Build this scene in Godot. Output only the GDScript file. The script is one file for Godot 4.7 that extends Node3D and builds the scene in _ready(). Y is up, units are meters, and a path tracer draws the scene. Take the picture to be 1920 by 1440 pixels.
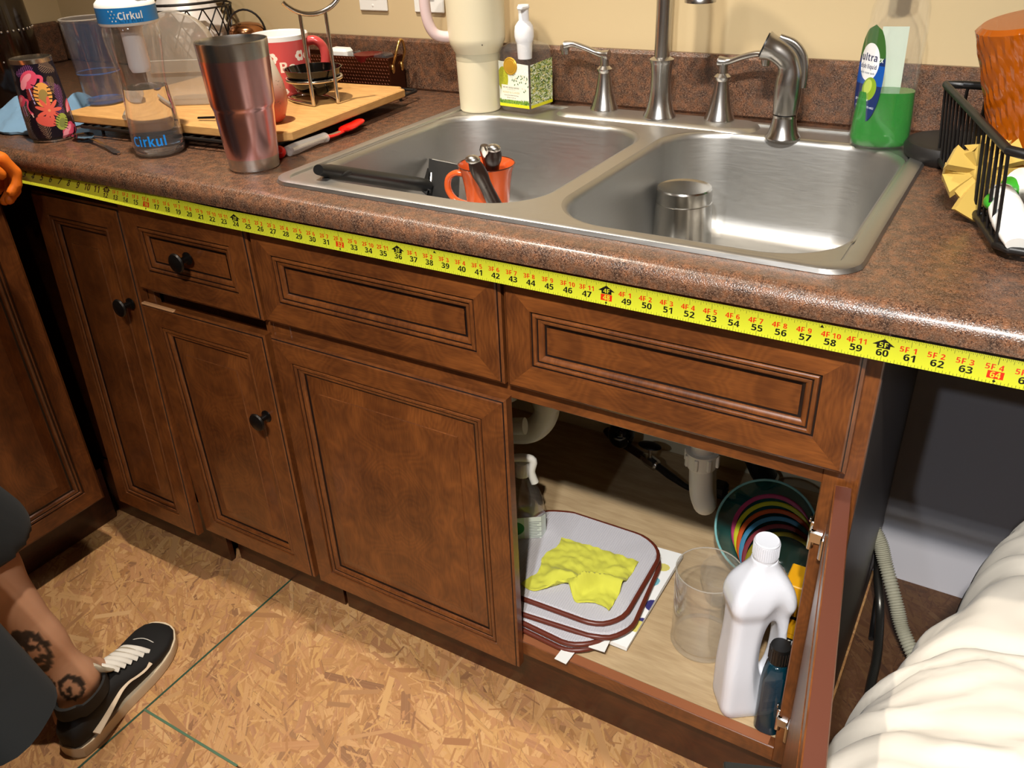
extends Node3D

# ---------------------------------------------------------------- geometry helper
class Geo:
	var P := PackedVector3Array()
	var T := PackedVector2Array()
	var C := PackedColorArray()
	var x := Transform3D()
	var swap := false
	var own := false
	var us := 1.0

	func tri(a: Vector3, b: Vector3, c: Vector3, ta := Vector2.ZERO, tb := Vector2.ZERO, tc := Vector2.ZERO) -> void:
		P.append(x * a); P.append(x * b); P.append(x * c)
		T.append(ta); T.append(tb); T.append(tc)

	func quad(a: Vector3, b: Vector3, c: Vector3, d: Vector3) -> void:
		tri(a, b, c); tri(a, c, d)

	func quad_uv(a: Vector3, b: Vector3, c: Vector3, d: Vector3, ta: Vector2, tb: Vector2, tc: Vector2, td: Vector2) -> void:
		tri(a, b, c, ta, tb, tc); tri(a, c, d, ta, tc, td)

	func face(pts: Array, out: Vector3) -> void:
		var n: Vector3 = (pts[1] - pts[0]).cross(pts[2] - pts[0])
		for i in range(1, pts.size() - 1):
			if n.dot(out) >= 0: tri(pts[0], pts[i], pts[i + 1])
			else: tri(pts[0], pts[i + 1], pts[i])

	func orient(s: int) -> void:
		var c := Vector3.ZERO
		for i in range(s, P.size()): c += P[i]
		if P.size() == s: return
		c /= float(P.size() - s)
		var vol := 0.0
		for i in range(s, P.size(), 3): vol += (P[i] - c).dot((P[i + 1] - c).cross(P[i + 2] - c))
		if vol < 0:
			for i in range(s, P.size(), 3):
				var t := P[i + 1]; P[i + 1] = P[i + 2]; P[i + 2] = t
				var u := T[i + 1]; T[i + 1] = T[i + 2]; T[i + 2] = u

	func box(c: Vector3, s: Vector3, b := 0.0) -> Geo:
		var h := s * 0.5
		b = minf(b, minf(h.x, minf(h.y, h.z)) * 0.98)
		if b <= 0.0:
			for ax in 3:
				for sg in [-1.0, 1.0]:
					var n := Vector3.ZERO; n[ax] = sg
					var q := []
					for k in [[-1, -1], [1, -1], [1, 1], [-1, 1]]:
						var v := Vector3.ZERO
						v[ax] = sg * h[ax]; v[(ax + 1) % 3] = k[0] * h[(ax + 1) % 3]; v[(ax + 2) % 3] = k[1] * h[(ax + 2) % 3]
						q.append(c + v)
					face(q, n)
			return self
		var cv := func(sx: float, sy: float, sz: float, ax: int) -> Vector3:
			var v := Vector3(sx * (h.x - b), sy * (h.y - b), sz * (h.z - b))
			v[ax] = [sx, sy, sz][ax] * h[ax]
			return c + v
		for ax in 3:
			for sg in [-1.0, 1.0]:
				var n := Vector3.ZERO; n[ax] = sg
				var q := []
				for k in [[-1, -1], [1, -1], [1, 1], [-1, 1]]:
					var s3 := [0.0, 0.0, 0.0]
					s3[ax] = sg; s3[(ax + 1) % 3] = float(k[0]); s3[(ax + 2) % 3] = float(k[1])
					q.append(cv.call(s3[0], s3[1], s3[2], ax))
				face(q, n)
		for ax in 3:
			var a1 := (ax + 1) % 3
			var a2 := (ax + 2) % 3
			for s1 in [-1.0, 1.0]:
				for s2 in [-1.0, 1.0]:
					var n := Vector3.ZERO; n[a1] = s1; n[a2] = s2
					var q := []
					for e in [[-1.0, a1], [1.0, a1], [1.0, a2], [-1.0, a2]]:
						var s3 := [0.0, 0.0, 0.0]
						s3[ax] = e[0]; s3[a1] = s1; s3[a2] = s2
						q.append(cv.call(s3[0], s3[1], s3[2], e[1]))
					face(q, n)
		for sx in [-1.0, 1.0]:
			for sy in [-1.0, 1.0]:
				for sz in [-1.0, 1.0]:
					face([cv.call(sx, sy, sz, 0), cv.call(sx, sy, sz, 1), cv.call(sx, sy, sz, 2)], Vector3(sx, sy, sz))
		return self

	# profile of (radius, height) turned about the y axis
	func lathe(prof: Array, seg := 36, uv := false) -> Geo:
		var s := P.size()
		var L := [0.0]
		for i in range(1, prof.size()): L.append(L[i - 1] + prof[i].distance_to(prof[i - 1]))
		var tot: float = maxf(L[-1], 1e-6)
		if uv: own = true
		for i in prof.size() - 1:
			var a: Vector2 = prof[i]
			var b: Vector2 = prof[i + 1]
			for j in seg:
				var t0 := TAU * j / seg
				var t1 := TAU * (j + 1) / seg
				var p00 := Vector3(a.x * cos(t0), a.y, a.x * sin(t0))
				var p01 := Vector3(a.x * cos(t1), a.y, a.x * sin(t1))
				var p10 := Vector3(b.x * cos(t0), b.y, b.x * sin(t0))
				var p11 := Vector3(b.x * cos(t1), b.y, b.x * sin(t1))
				var u0 := 1.0 - float(j) / seg
				var u1 := 1.0 - float(j + 1) / seg
				var v0: float = 1.0 - L[i] / tot
				var v1: float = 1.0 - L[i + 1] / tot
				if b.x > 1e-6: tri(p00, p10, p11, Vector2(u0, v0), Vector2(u0, v1), Vector2(u1, v1))
				if a.x > 1e-6: tri(p00, p11, p01, Vector2(u0, v0), Vector2(u1, v1), Vector2(u1, v0))
		orient(s)
		return self

	func loft(rings: Array, cap0 := true, cap1 := true) -> Geo:
		var s := P.size()
		var n: int = rings[0].size()
		for i in rings.size() - 1:
			for j in n:
				var k := (j + 1) % n
				quad(rings[i][j], rings[i][k], rings[i + 1][k], rings[i + 1][j])
		if cap0: _cap(rings[0], true)
		if cap1: _cap(rings[-1], false)
		orient(s)
		return self

	func _cap(r: Array, rev: bool) -> void:
		var c := Vector3.ZERO
		for p in r: c += p
		c /= float(r.size())
		for j in r.size():
			var k := (j + 1) % r.size()
			if rev: tri(c, r[k], r[j])
			else: tri(c, r[j], r[k])

	func tube(path: Array, rad: Variant, seg := 10, caps := true, flat := 1.0) -> Geo:
		var rings := []
		var t0: Vector3 = (path[1] - path[0]).normalized()
		var up := Vector3.UP if absf(t0.y) < 0.9 else Vector3.RIGHT
		var nrm := t0.cross(up).normalized()
		for i in path.size():
			var t: Vector3
			if i == 0: t = path[1] - path[0]
			elif i == path.size() - 1: t = path[i] - path[i - 1]
			else: t = (path[i] - path[i - 1]).normalized() + (path[i + 1] - path[i]).normalized()
			t = t.normalized()
			nrm = (nrm - t * nrm.dot(t)).normalized()
			var bi := t.cross(nrm)
			var r: float = rad[i] if rad is Array else rad
			var ring := []
			for j in seg:
				var a := TAU * j / seg
				ring.append(path[i] + (nrm * cos(a) + bi * sin(a) * flat) * r)
			rings.append(ring)
		return loft(rings, caps, caps)

	# closed sheet of cloth: a grid of points with thickness along its normals
	func sheet(g: Array, th: float, uv := false) -> Geo:
		var s := P.size()
		var nu := g.size()
		var nv: int = g[0].size()
		if uv: own = true
		var low := []
		for i in nu:
			var row := []
			for j in nv:
				var du: Vector3 = g[mini(i + 1, nu - 1)][j] - g[maxi(i - 1, 0)][j]
				var dv: Vector3 = g[i][mini(j + 1, nv - 1)] - g[i][maxi(j - 1, 0)]
				var n := dv.cross(du).normalized()
				if n.y < 0: n = -n
				row.append(g[i][j] - n * th)
			low.append(row)
		for i in nu - 1:
			for j in nv - 1:
				var ua := Vector2(float(i) / (nu - 1), float(j) / (nv - 1))
				var ub := Vector2(float(i + 1) / (nu - 1), float(j) / (nv - 1))
				var uc := Vector2(float(i + 1) / (nu - 1), float(j + 1) / (nv - 1))
				var ud := Vector2(float(i) / (nu - 1), float(j + 1) / (nv - 1))
				quad_uv(g[i][j], g[i + 1][j], g[i + 1][j + 1], g[i][j + 1], ua, ub, uc, ud)
				quad_uv(low[i][j], low[i][j + 1], low[i + 1][j + 1], low[i + 1][j], ua, ud, uc, ub)
		for i in nu - 1:
			quad(g[i][0], low[i][0], low[i + 1][0], g[i + 1][0])
			quad(g[i][nv - 1], g[i + 1][nv - 1], low[i + 1][nv - 1], low[i][nv - 1])
		for j in nv - 1:
			quad(g[0][j], g[0][j + 1], low[0][j + 1], low[0][j])
			quad(g[nu - 1][j], low[nu - 1][j], low[nu - 1][j + 1], g[nu - 1][j + 1])
		orient(s)
		return self

	func ell(c: Vector3, r: Vector3, nu := 20, nv := 12) -> Geo:
		var rings := []
		for i in range(nv + 1):
			var t := PI * clampf(float(i) / nv, 0.02, 0.98) - PI / 2
			var ring := []
			for j in nu: ring.append(c + Vector3(cos(t) * cos(TAU * j / nu) * r.x, sin(t) * r.y, cos(t) * sin(TAU * j / nu) * r.z))
			rings.append(ring)
		return loft(rings)

	# outline in the xy plane, thick along z from z0 to z1
	func extrude(poly: PackedVector2Array, z0: float, z1: float, bev := 0.0) -> Geo:
		var s := P.size()
		var n := poly.size()
		var ins := poly
		if bev > 0.0:
			var o := Geometry2D.offset_polygon(poly, -bev, Geometry2D.JOIN_MITER)
			if o.size() == 1 and o[0].size() == n:
				var best := 0
				for k in n:
					if o[0][k].distance_to(poly[0]) < o[0][best].distance_to(poly[0]): best = k
				ins = PackedVector2Array()
				for k in n: ins.append(o[0][(best + k) % n])
				if ins[1].distance_to(poly[1]) > ins[n - 1].distance_to(poly[1]):
					ins = poly; bev = 0.0
			else: bev = 0.0
		var ids := Geometry2D.triangulate_polygon(ins)
		for k in range(0, ids.size(), 3):
			var a := ins[ids[k]]
			var b := ins[ids[k + 1]]
			var c := ins[ids[k + 2]]
			face([Vector3(a.x, a.y, z1), Vector3(b.x, b.y, z1), Vector3(c.x, c.y, z1)], Vector3.BACK)
			face([Vector3(a.x, a.y, z0), Vector3(b.x, b.y, z0), Vector3(c.x, c.y, z0)], Vector3.FORWARD)
		var cw := Geometry2D.is_polygon_clockwise(poly)
		var lv := [[ins, z0], [poly, z0 + bev], [poly, z1 - bev], [ins, z1]] if bev > 0.0 else [[poly, z0], [poly, z1]]
		for l in lv.size() - 1:
			for k in n:
				var m := (k + 1) % n
				var a: Vector2 = lv[l][0][k]
				var b: Vector2 = lv[l][0][m]
				var a2: Vector2 = lv[l + 1][0][k]
				var b2: Vector2 = lv[l + 1][0][m]
				var q := [Vector3(a.x, a.y, lv[l][1]), Vector3(b.x, b.y, lv[l][1]), Vector3(b2.x, b2.y, lv[l + 1][1]), Vector3(a2.x, a2.y, lv[l + 1][1])]
				if cw: quad(q[0], q[3], q[2], q[1])
				else: quad(q[0], q[1], q[2], q[3])
		return self

	func mesh(crease := 40.0) -> ArrayMesh:
		var nf := P.size() / 3
		var fn := PackedVector3Array(); fn.resize(nf)
		var fu := PackedVector3Array(); fu.resize(nf)
		var near := {}
		for f in nf:
			var n := (P[f * 3 + 1] - P[f * 3]).cross(P[f * 3 + 2] - P[f * 3])
			fn[f] = n; fu[f] = n.normalized()
			for k in 3:
				var key := Vector3i((P[f * 3 + k] * 20000.0).round())
				if near.has(key): near[key].append(f)
				else: near[key] = [f]
		var cs := cos(deg_to_rad(crease))
		var V := PackedVector3Array(); V.resize(nf * 3)
		var N := PackedVector3Array(); N.resize(nf * 3)
		var U := PackedVector2Array(); U.resize(nf * 3)
		var I := PackedInt32Array(); I.resize(nf * 3)
		var col := PackedColorArray()
		if C.size() == P.size(): col.resize(nf * 3)
		var order := [0, 2, 1]
		for f in nf:
			for k in 3:
				var src: int = f * 3 + order[k]
				var dst := f * 3 + k
				V[dst] = P[src]; I[dst] = dst
				if col.size(): col[dst] = C[src]
				var s := Vector3.ZERO
				for g in near[Vector3i((P[src] * 20000.0).round())]:
					if fu[g].dot(fu[f]) > cs: s += fn[g]
				N[dst] = s.normalized() if s.length_squared() > 0.0 else Vector3.UP
				if own: U[dst] = T[src]
				else:
					var p := P[src]
					var a := fu[f].abs()
					var t := Vector2(p.x, p.z)
					if a.x >= a.y and a.x >= a.z: t = Vector2(p.z, p.y)
					elif a.z >= a.y: t = Vector2(p.x, p.y)
					U[dst] = (Vector2(t.y, t.x) if swap else t) * us
		var arr := []
		arr.resize(Mesh.ARRAY_MAX)
		arr[Mesh.ARRAY_VERTEX] = V; arr[Mesh.ARRAY_NORMAL] = N; arr[Mesh.ARRAY_TEX_UV] = U; arr[Mesh.ARRAY_INDEX] = I
		if col.size(): arr[Mesh.ARRAY_COLOR] = col
		var m := ArrayMesh.new()
		m.add_surface_from_arrays(Mesh.PRIMITIVE_TRIANGLES, arr)
		return m

# ---------------------------------------------------------------- scene helpers
var M := {}
var bold: Font
var taken := {}

func V3(x: float, y: float, z: float) -> Vector3: return Vector3(x, y, z)
func V2(x: float, y: float) -> Vector2: return Vector2(x, y)

func mat(called: String, c: Color, rough := 0.5, metal := 0.0, more := {}) -> StandardMaterial3D:
	var m := StandardMaterial3D.new()
	m.resource_name = called; m.albedo_color = c; m.roughness = rough; m.metallic = metal
	for k in more: m.set(k, more[k])
	M[called] = m
	return m

func numbered(called: String) -> String:
	var n: int = taken.get(called, 0)
	taken[called] = n + 1
	return called if n == 0 else "%s_%03d" % [called, n]

func tag(o: Node, label: String, category: String, group := "") -> void:
	o.set_meta("label", label); o.set_meta("category", category)
	if group: o.set_meta("group", group)

func thing(called: String, label: String, category: String, at := Vector3.ZERO, group := "") -> Node3D:
	var o := Node3D.new(); o.name = numbered(called); add_child(o)
	o.position = at; tag(o, label, category, group)
	return o

func put(called: String, g: Variant, m: Material, parent: Node, crease := 40.0, label := "") -> MeshInstance3D:
	var o := MeshInstance3D.new()
	o.name = called if parent != self else numbered(called)
	o.mesh = g.mesh(crease) if g is Geo else g
	o.material_override = m
	if label: o.set_meta("label", label)
	parent.add_child(o, true)
	return o

func single(called: String, label: String, category: String, at: Vector3, g: Geo, m: Material, group := "", crease := 40.0) -> MeshInstance3D:
	var o := put(called, g, m, self, crease)
	o.position = at; tag(o, label, category, group)
	return o

func struct(called: String, g: Geo, m: Material, parent: Node = self, crease := 40.0) -> MeshInstance3D:
	var o := put(called, g, m, parent, crease)
	if parent == self: o.set_meta("kind", "structure")
	return o

func geo_at(off: Vector3) -> Geo:
	var g := Geo.new(); g.x = Transform3D(Basis(), off); return g

func circle(c: Vector3, r: float, n := 24, a0 := 0.0, a1 := TAU, ax := Vector3.RIGHT, ay := Vector3.BACK) -> Array:
	var o := []
	for i in n + 1:
		var a := lerpf(a0, a1, float(i) / n)
		o.append(c + ax * cos(a) * r + ay * sin(a) * r)
	return o

func smooth(pts: Array, k := 6) -> Array:
	var o := []
	for i in pts.size() - 1:
		var p0: Vector3 = pts[maxi(i - 1, 0)]
		var p3: Vector3 = pts[mini(i + 2, pts.size() - 1)]
		for j in k:
			o.append((pts[i] as Vector3).cubic_interpolate(pts[i + 1], p0, p3, float(j) / k))
	o.append(pts[-1])
	return o

# outline of a rectangle with round corners, (2k+2)*4 points
func rrect(x0: float, x1: float, z0: float, z1: float, r: float, y: float, k := 8) -> Array:
	var o := []
	for q in [[x1 - r, z1 - r, 0.0], [x0 + r, z1 - r, PI / 2], [x0 + r, z0 + r, PI], [x1 - r, z0 + r, PI * 1.5]]:
		for i in k + 1:
			var a: float = q[2] + PI / 2 * i / k
			o.append(Vector3(q[0] + cos(a) * r, y, q[1] + sin(a) * r))
	return o

# ---------------------------------------------------------------- pictures
var text_cache := {}

func text_tris(s: String) -> Array:
	if not text_cache.has(s):
		var t := TextMesh.new()
		t.font = bold; t.font_size = 40; t.pixel_size = 0.025; t.depth = 0.0; t.text = s; t.curve_step = 2.0
		var a := t.get_mesh_arrays()
		var v: PackedVector3Array = a[Mesh.ARRAY_VERTEX]
		var ix: PackedInt32Array = a[Mesh.ARRAY_INDEX] if a[Mesh.ARRAY_INDEX] != null else PackedInt32Array()
		var out := PackedVector2Array()
		if ix.size():
			for i in ix: out.append(Vector2(v[i].x, v[i].y))
		else:
			for p in v: out.append(Vector2(p.x, p.y))
		var lo := Vector2(1e9, 1e9)
		var hi := -lo
		for p in out: lo = lo.min(p); hi = hi.max(p)
		text_cache[s] = [out, lo, hi]
	return text_cache[s]

func fill_tri(im: Image, a: Vector2, b: Vector2, c: Vector2, col: Color) -> void:
	var ar := (b - a).cross(c - a)
	if absf(ar) < 1e-6: return
	var x0 := maxi(0, int(floor(minf(a.x, minf(b.x, c.x)))))
	var x1 := mini(im.get_width() - 1, int(ceil(maxf(a.x, maxf(b.x, c.x)))))
	var y0 := maxi(0, int(floor(minf(a.y, minf(b.y, c.y)))))
	var y1 := mini(im.get_height() - 1, int(ceil(maxf(a.y, maxf(b.y, c.y)))))
	for y in range(y0, y1 + 1):
		for x in range(x0, x1 + 1):
			var p := Vector2(x + 0.5, y + 0.5)
			var w0 := (b - a).cross(p - a) / ar
			var w1 := (c - b).cross(p - b) / ar
			var w2 := (a - c).cross(p - c) / ar
			if w0 >= -0.001 and w1 >= -0.001 and w2 >= -0.001: im.set_pixel(x, y, col)

# lettering centred at (cx, cy), h pixels tall
func write(im: Image, s: String, cx: float, cy: float, h: float, col: Color, wide := 1.0) -> void:
	var t := text_tris(s)
	var lo: Vector2 = t[1]
	var hi: Vector2 = t[2]
	var k: float = h / maxf(hi.y - lo.y, 1e-5)
	var v: PackedVector2Array = t[0]
	var mid := (lo + hi) * 0.5
	for i in range(0, v.size(), 3):
		var q := []
		for j in 3: q.append(Vector2(cx + (v[i + j].x - mid.x) * k * wide, cy - (v[i + j].y - mid.y) * k))
		fill_tri(im, q[0], q[1], q[2], col)

func blob(im: Image, cx: float, cy: float, rx: float, ry: float, col: Color, turn := 0.0) -> void:
	var R := maxf(rx, ry)
	var cs := cos(turn)
	var sn := sin(turn)
	for y in range(maxi(0, int(cy - R)), mini(im.get_height() - 1, int(cy + R)) + 1):
		for x in range(maxi(0, int(cx - R)), mini(im.get_width() - 1, int(cx + R)) + 1):
			var dx := x - cx
			var dy := y - cy
			var a := (dx * cs + dy * sn) / rx
			var b := (-dx * sn + dy * cs) / ry
			if a * a + b * b <= 1.0: im.set_pixel(x, y, col)

func line(im: Image, a: Vector2, b: Vector2, w: float, col: Color) -> void:
	var d := (b - a)
	if d.length() < 1e-4: return
	var n := d.orthogonal().normalized() * w * 0.5
	fill_tri(im, a + n, b + n, b - n, col); fill_tri(im, a + n, b - n, a - n, col)

func tex(im: Image) -> ImageTexture: return ImageTexture.create_from_image(im)

func noise(seed_: int, freq: float, oct := 3) -> FastNoiseLite:
	var n := FastNoiseLite.new()
	n.seed = seed_; n.frequency = freq; n.fractal_octaves = oct; n.noise_type = FastNoiseLite.TYPE_SIMPLEX_SMOOTH
	return n

# mirrored picture: repeats without a seam; f gets (x, y) in 0..1
func mirror_tex(n: int, f: Callable) -> ImageTexture:
	var q := Image.create(n, n, false, Image.FORMAT_RGB8)
	for y in n:
		for x in n: q.set_pixel(x, y, f.call(float(x) / n, float(y) / n))
	var im := Image.create(n * 2, n * 2, false, Image.FORMAT_RGB8)
	im.blit_rect(q, Rect2i(0, 0, n, n), Vector2i(0, 0))
	q.flip_x(); im.blit_rect(q, Rect2i(0, 0, n, n), Vector2i(n, 0))
	q.flip_y(); im.blit_rect(q, Rect2i(0, 0, n, n), Vector2i(n, n))
	q.flip_x(); im.blit_rect(q, Rect2i(0, 0, n, n), Vector2i(0, n))
	return tex(im)

# lettering bent round an upright cylinder; ang is the direction it faces (atan2(x, z))
func bent_text(g: Geo, s: String, r: float, y: float, ang: float, h: float, th := 0.0005) -> void:
	var t := text_tris(s)
	var lo: Vector2 = t[1]
	var hi: Vector2 = t[2]
	var k: float = h / (hi.y - lo.y)
	var mid := (lo + hi) * 0.5
	var v: PackedVector2Array = t[0]
	for i in range(0, v.size(), 3):
		var q := []
		for j in 3:
			var p := (v[i + j] - mid) * k
			var a := ang + p.x / r
			q.append(Vector3(sin(a) * (r + th), y + p.y, cos(a) * (r + th)))
		g.face(q, q[0] * Vector3(1, 0, 1))

func _ready() -> void:
	# ---- camera
	var cam := Camera3D.new()
	cam.name = "camera"
	cam.fov = 48.653; cam.near = 0.02; cam.far = 30.0
	cam.transform = Transform3D(Basis.from_euler(Vector3(-0.528456, 0.558066, -0.0457701)), Vector3(1.601845, 1.280333, 0.827954))
	add_child(cam); cam.current = true
	# ---- sky, exposure
	var we := WorldEnvironment.new()
	we.name = "world"
	var e := Environment.new()
	e.background_mode = Environment.BG_SKY
	var ps := ProceduralSkyMaterial.new()
	ps.sky_top_color = Color(0.02, 0.025, 0.04); ps.sky_horizon_color = Color(0.03, 0.03, 0.045)
	ps.ground_bottom_color = Color(0.01, 0.01, 0.01); ps.ground_horizon_color = Color(0.02, 0.02, 0.03)
	var sk := Sky.new(); sk.sky_material = ps; e.sky = sk
	e.tonemap_mode = Environment.TONE_MAPPER_LINEAR
	e.tonemap_exposure = 0.17
	e.sdfgi_enabled = true; e.ssao_enabled = true; e.ssil_enabled = true
	we.environment = e; add_child(we)
	bold = SystemFont.new()
	bold.font_names = PackedStringArray(["Droid Sans"]); bold.font_weight = 700
	materials()
	# ---- lamps
	lamps()
	# ---- the place
	room()
	cabinets()
	worktop()
	sink()
	# ---- the things
	faucet()
	left_of_sink()
	back_left()
	on_sink_deck()
	in_sink()
	dish_rack()
	under_sink()
	bay()
	tape()
	person()

func bulb(root: Node3D, at: Vector3, energy: float, c: Color, aim: Vector3, cone: float, glow := 30.0) -> void:
	var m := mat("bulb_glow", Color(1, 1, 1), 0.4, 0.0, {"emission_enabled": true, "emission": c, "emission_energy_multiplier": glow})
	var g := geo_at(at)
	g.lathe([V2(0, -0.034), V2(0.02, -0.029), V2(0.031, -0.012), V2(0.032, 0.003), V2(0.024, 0.022), V2(0.014, 0.038), V2(0.013, 0.05), V2(0, 0.05)], 20)
	put("bulb", g, m, root)
	var l := SpotLight3D.new()
	l.name = "light"; l.light_energy = energy; l.light_color = c; l.light_size = 0.03
	l.spot_range = 9.0; l.spot_attenuation = 2.0; l.shadow_enabled = true
	l.spot_angle = cone; l.spot_angle_attenuation = 1.0
	l.position = at + V3(0, -0.045, 0)
	root.add_child(l, true)
	var away := (aim - root.position - l.position).normalized()
	l.basis = Basis.looking_at(away, Vector3.BACK if absf(away.y) > 0.9 else Vector3.UP)

func lamps() -> void:
	# a bar of spot bulbs behind the camera and a bulb over the worktop
	var a := thing("ceiling_light", "brushed metal ceiling light bar with two bare bulbs", "lamp", V3(1.63, 2.45, 1.36))
	put("plate", geo_at(V3(0, -0.012, 0)).box(V3(0, 0, 0), V3(0.34, 0.022, 0.10), 0.004), M.nickel, a)
	for k in [[V3(0.09, -0.10, -0.02), 34.0, Color(1.0, 0.965, 0.915), V3(1.42, 0.55, -0.1)], [V3(-0.07, -0.10, 0.02), 22.0, Color(0.97, 0.985, 1.0), V3(1.50, 0.45, -0.2)]]:
		var p: Vector3 = k[0]
		put("arm", Geo.new().tube([V3(p.x, -0.02, 0), p + V3(0, 0.04, 0)], 0.009), M.nickel, a)
		put("socket", geo_at(p + V3(0, 0.03, 0)).lathe([V2(0, 0.03), V2(0.02, 0.03), V2(0.023, 0.0), V2(0.023, -0.004), V2(0, -0.004)]), M.nickel, a)
		bulb(a, p + V3(0, -0.03, 0), k[1], k[2], k[3], 37.0)
	var b := thing("ceiling_light", "round white ceiling lamp over the worktop with one bulb", "lamp", V3(0.50, 2.45, 0.03))
	put("plate", geo_at(V3(0, -0.015, 0)).lathe([V2(0, 0.012), V2(0.09, 0.012), V2(0.09, 0), V2(0.05, -0.02), V2(0, -0.02)]), M.white_plastic, b)
	bulb(b, V3(0, -0.09, 0), 21.0, Color(1.0, 0.95, 0.88), V3(0.40, 0.0, 0.10), 58.0)
	var c := thing("ceiling_light", "round white ceiling lamp farther back in the room", "lamp", V3(1.36, 2.45, 2.6))
	put("plate", geo_at(V3(0, -0.015, 0)).lathe([V2(0, 0.012), V2(0.09, 0.012), V2(0.09, 0), V2(0.05, -0.02), V2(0, -0.02)]), M.white_plastic, c)
	bulb(c, V3(0, -0.09, 0), 6.0, Color(0.95, 0.97, 1.0), V3(1.2, 0.5, 0.0), 75.0)

func materials() -> void:
	mat("wall_paint", Color(0.775, 0.69, 0.53), 0.75)
	mat("bay_paint", Color(0.76, 0.755, 0.78), 0.7)
	mat("ceiling_paint", Color(0.92, 0.90, 0.86), 0.9)
	mat("white_plastic", Color(0.90, 0.90, 0.88), 0.35)
	mat("nickel", Color(0.78, 0.77, 0.755), 0.25, 1.0)
	mat("acrylic", Color(0.86, 0.84, 0.82, 0.22), 0.12, 0.0, {"transparency": 1})
	mat("cup_steel", Color(0.74, 0.73, 0.71), 0.2, 1.0)
	mat("chrome", Color(0.82, 0.80, 0.77), 0.15, 1.0)
	mat("black_metal", Color(0.055, 0.045, 0.04), 0.45, 0.0)
	mat("black_plastic", Color(0.045, 0.045, 0.045), 0.42)
	mat("bronze", Color(0.10, 0.085, 0.075), 0.35, 0.6)
	mat("gold", Color(0.86, 0.70, 0.42), 0.25, 1.0)
	mat("white_gloss", Color(0.93, 0.93, 0.92), 0.12)
	mat("pvc", Color(0.90, 0.89, 0.85), 0.35)
	# stained cherry: grain runs along u
	var n1 := noise(11, 1.0, 3)
	var n2 := noise(12, 1.0, 2)
	var n3 := noise(13, 1.0, 2)
	var wood := mirror_tex(400, func(x: float, y: float) -> Color:
		var fig := sin((y * 9.0 + n3.get_noise_2d(x * 3.2 + 5.0, y * 3.2) * 5.5) * TAU) * 0.16
		var w := n1.get_noise_2d(x * 2.2, y * 4.0) * 0.6 + n1.get_noise_2d(x * 4.0 + 40.0, y * 26.0) * 0.3 + fig
		var fine := n2.get_noise_2d(x * 14.0, y * 190.0) * 0.28
		var blotch := n3.get_noise_2d(x * 6.0, y * 8.0) * 0.5
		var t := clampf(0.5 + w * 0.45 + fine * 0.7 + blotch * 0.5, 0.0, 1.0)
		return Color(0.265, 0.133, 0.054).lerp(Color(0.505, 0.288, 0.122), t))
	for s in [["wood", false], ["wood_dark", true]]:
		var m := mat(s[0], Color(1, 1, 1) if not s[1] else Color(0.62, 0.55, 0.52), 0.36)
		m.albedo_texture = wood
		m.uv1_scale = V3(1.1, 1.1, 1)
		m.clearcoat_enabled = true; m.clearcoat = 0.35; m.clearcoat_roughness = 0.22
	mat("glaze", Color(0.085, 0.035, 0.018), 0.45)
	mat("raw_wood", Color(0.72, 0.53, 0.36), 0.7)
	var ply := mirror_tex(200, func(x: float, y: float) -> Color:
		var w := n1.get_noise_2d(x * 3.0 + 9.0, y * 18.0) * 0.5 + n2.get_noise_2d(x * 8.0, y * 120.0) * 0.3
		return Color(0.78, 0.69, 0.55).lerp(Color(0.64, 0.54, 0.41), clampf(0.45 + w * 0.8, 0, 1)))
	mat("maple_ply", Color(0.97, 0.96, 0.94), 0.42, 0.0, {"albedo_texture": ply, "uv1_scale": V3(1.3, 1.3, 1)})
	mat("bamboo", Color(1.06, 0.93, 0.72), 0.5, 0.0, {"albedo_texture": ply, "uv1_scale": V3(2.6, 2.6, 1)})
	mat("side_panel", Color(0.20, 0.175, 0.165), 0.4)
	# speckled laminate
	var c1 := noise(21, 1.0, 3)
	var c2 := noise(22, 1.0, 3)
	var c3 := noise(23, 1.0, 2)
	var lam := mirror_tex(512, func(x: float, y: float) -> Color:
		var big := c1.get_noise_2d(x * 7.0, y * 7.0)
		var med := c2.get_noise_2d(x * 46.0, y * 46.0)
		var fin := c3.get_noise_2d(x * 120.0, y * 120.0)
		var rust := clampf(0.45 + c1.get_noise_2d(x * 11.0 + 70.0, y * 11.0) * 1.1 + med * 0.5, 0, 1)
		var c := Color(0.34, 0.248, 0.19).lerp(Color(0.465, 0.308, 0.21), rust)
		c = c.lerp(Color(0.145, 0.10, 0.085), clampf((big * 0.45 + med * 0.85 + fin * 0.9 - 0.12) * 1.75, 0, 0.85))
		c = c.lerp(Color(0.60, 0.50, 0.43), clampf((-med * 0.6 - fin * 0.95 - 0.28) * 1.7, 0, 0.85))
		return c)
	var peel := Image.create(512, 512, false, Image.FORMAT_RGB8)
	for y in 512:
		for x in 512:
			var v := 0.5 + 0.4 * c3.get_noise_2d(absf(x - 255.5) * 0.42, absf(y - 255.5) * 0.42)
			peel.set_pixel(x, y, Color(v, v, v))
	peel.bump_map_to_normal_map(2.0)
	mat("laminate", Color(1, 1, 1), 0.34, 0.0, {"albedo_texture": lam, "uv1_scale": V3(2.6, 2.6, 1), "clearcoat_enabled": true, "clearcoat": 0.3, "clearcoat_roughness": 0.24, "normal_enabled": true, "normal_texture": tex(peel), "normal_scale": 0.55})
	# strand board
	var rng := RandomNumberGenerator.new(); rng.seed = 5
	var osb := Image.create(1400, 1400, false, Image.FORMAT_RGB8)
	osb.fill(Color(0.70, 0.55, 0.38))
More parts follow.
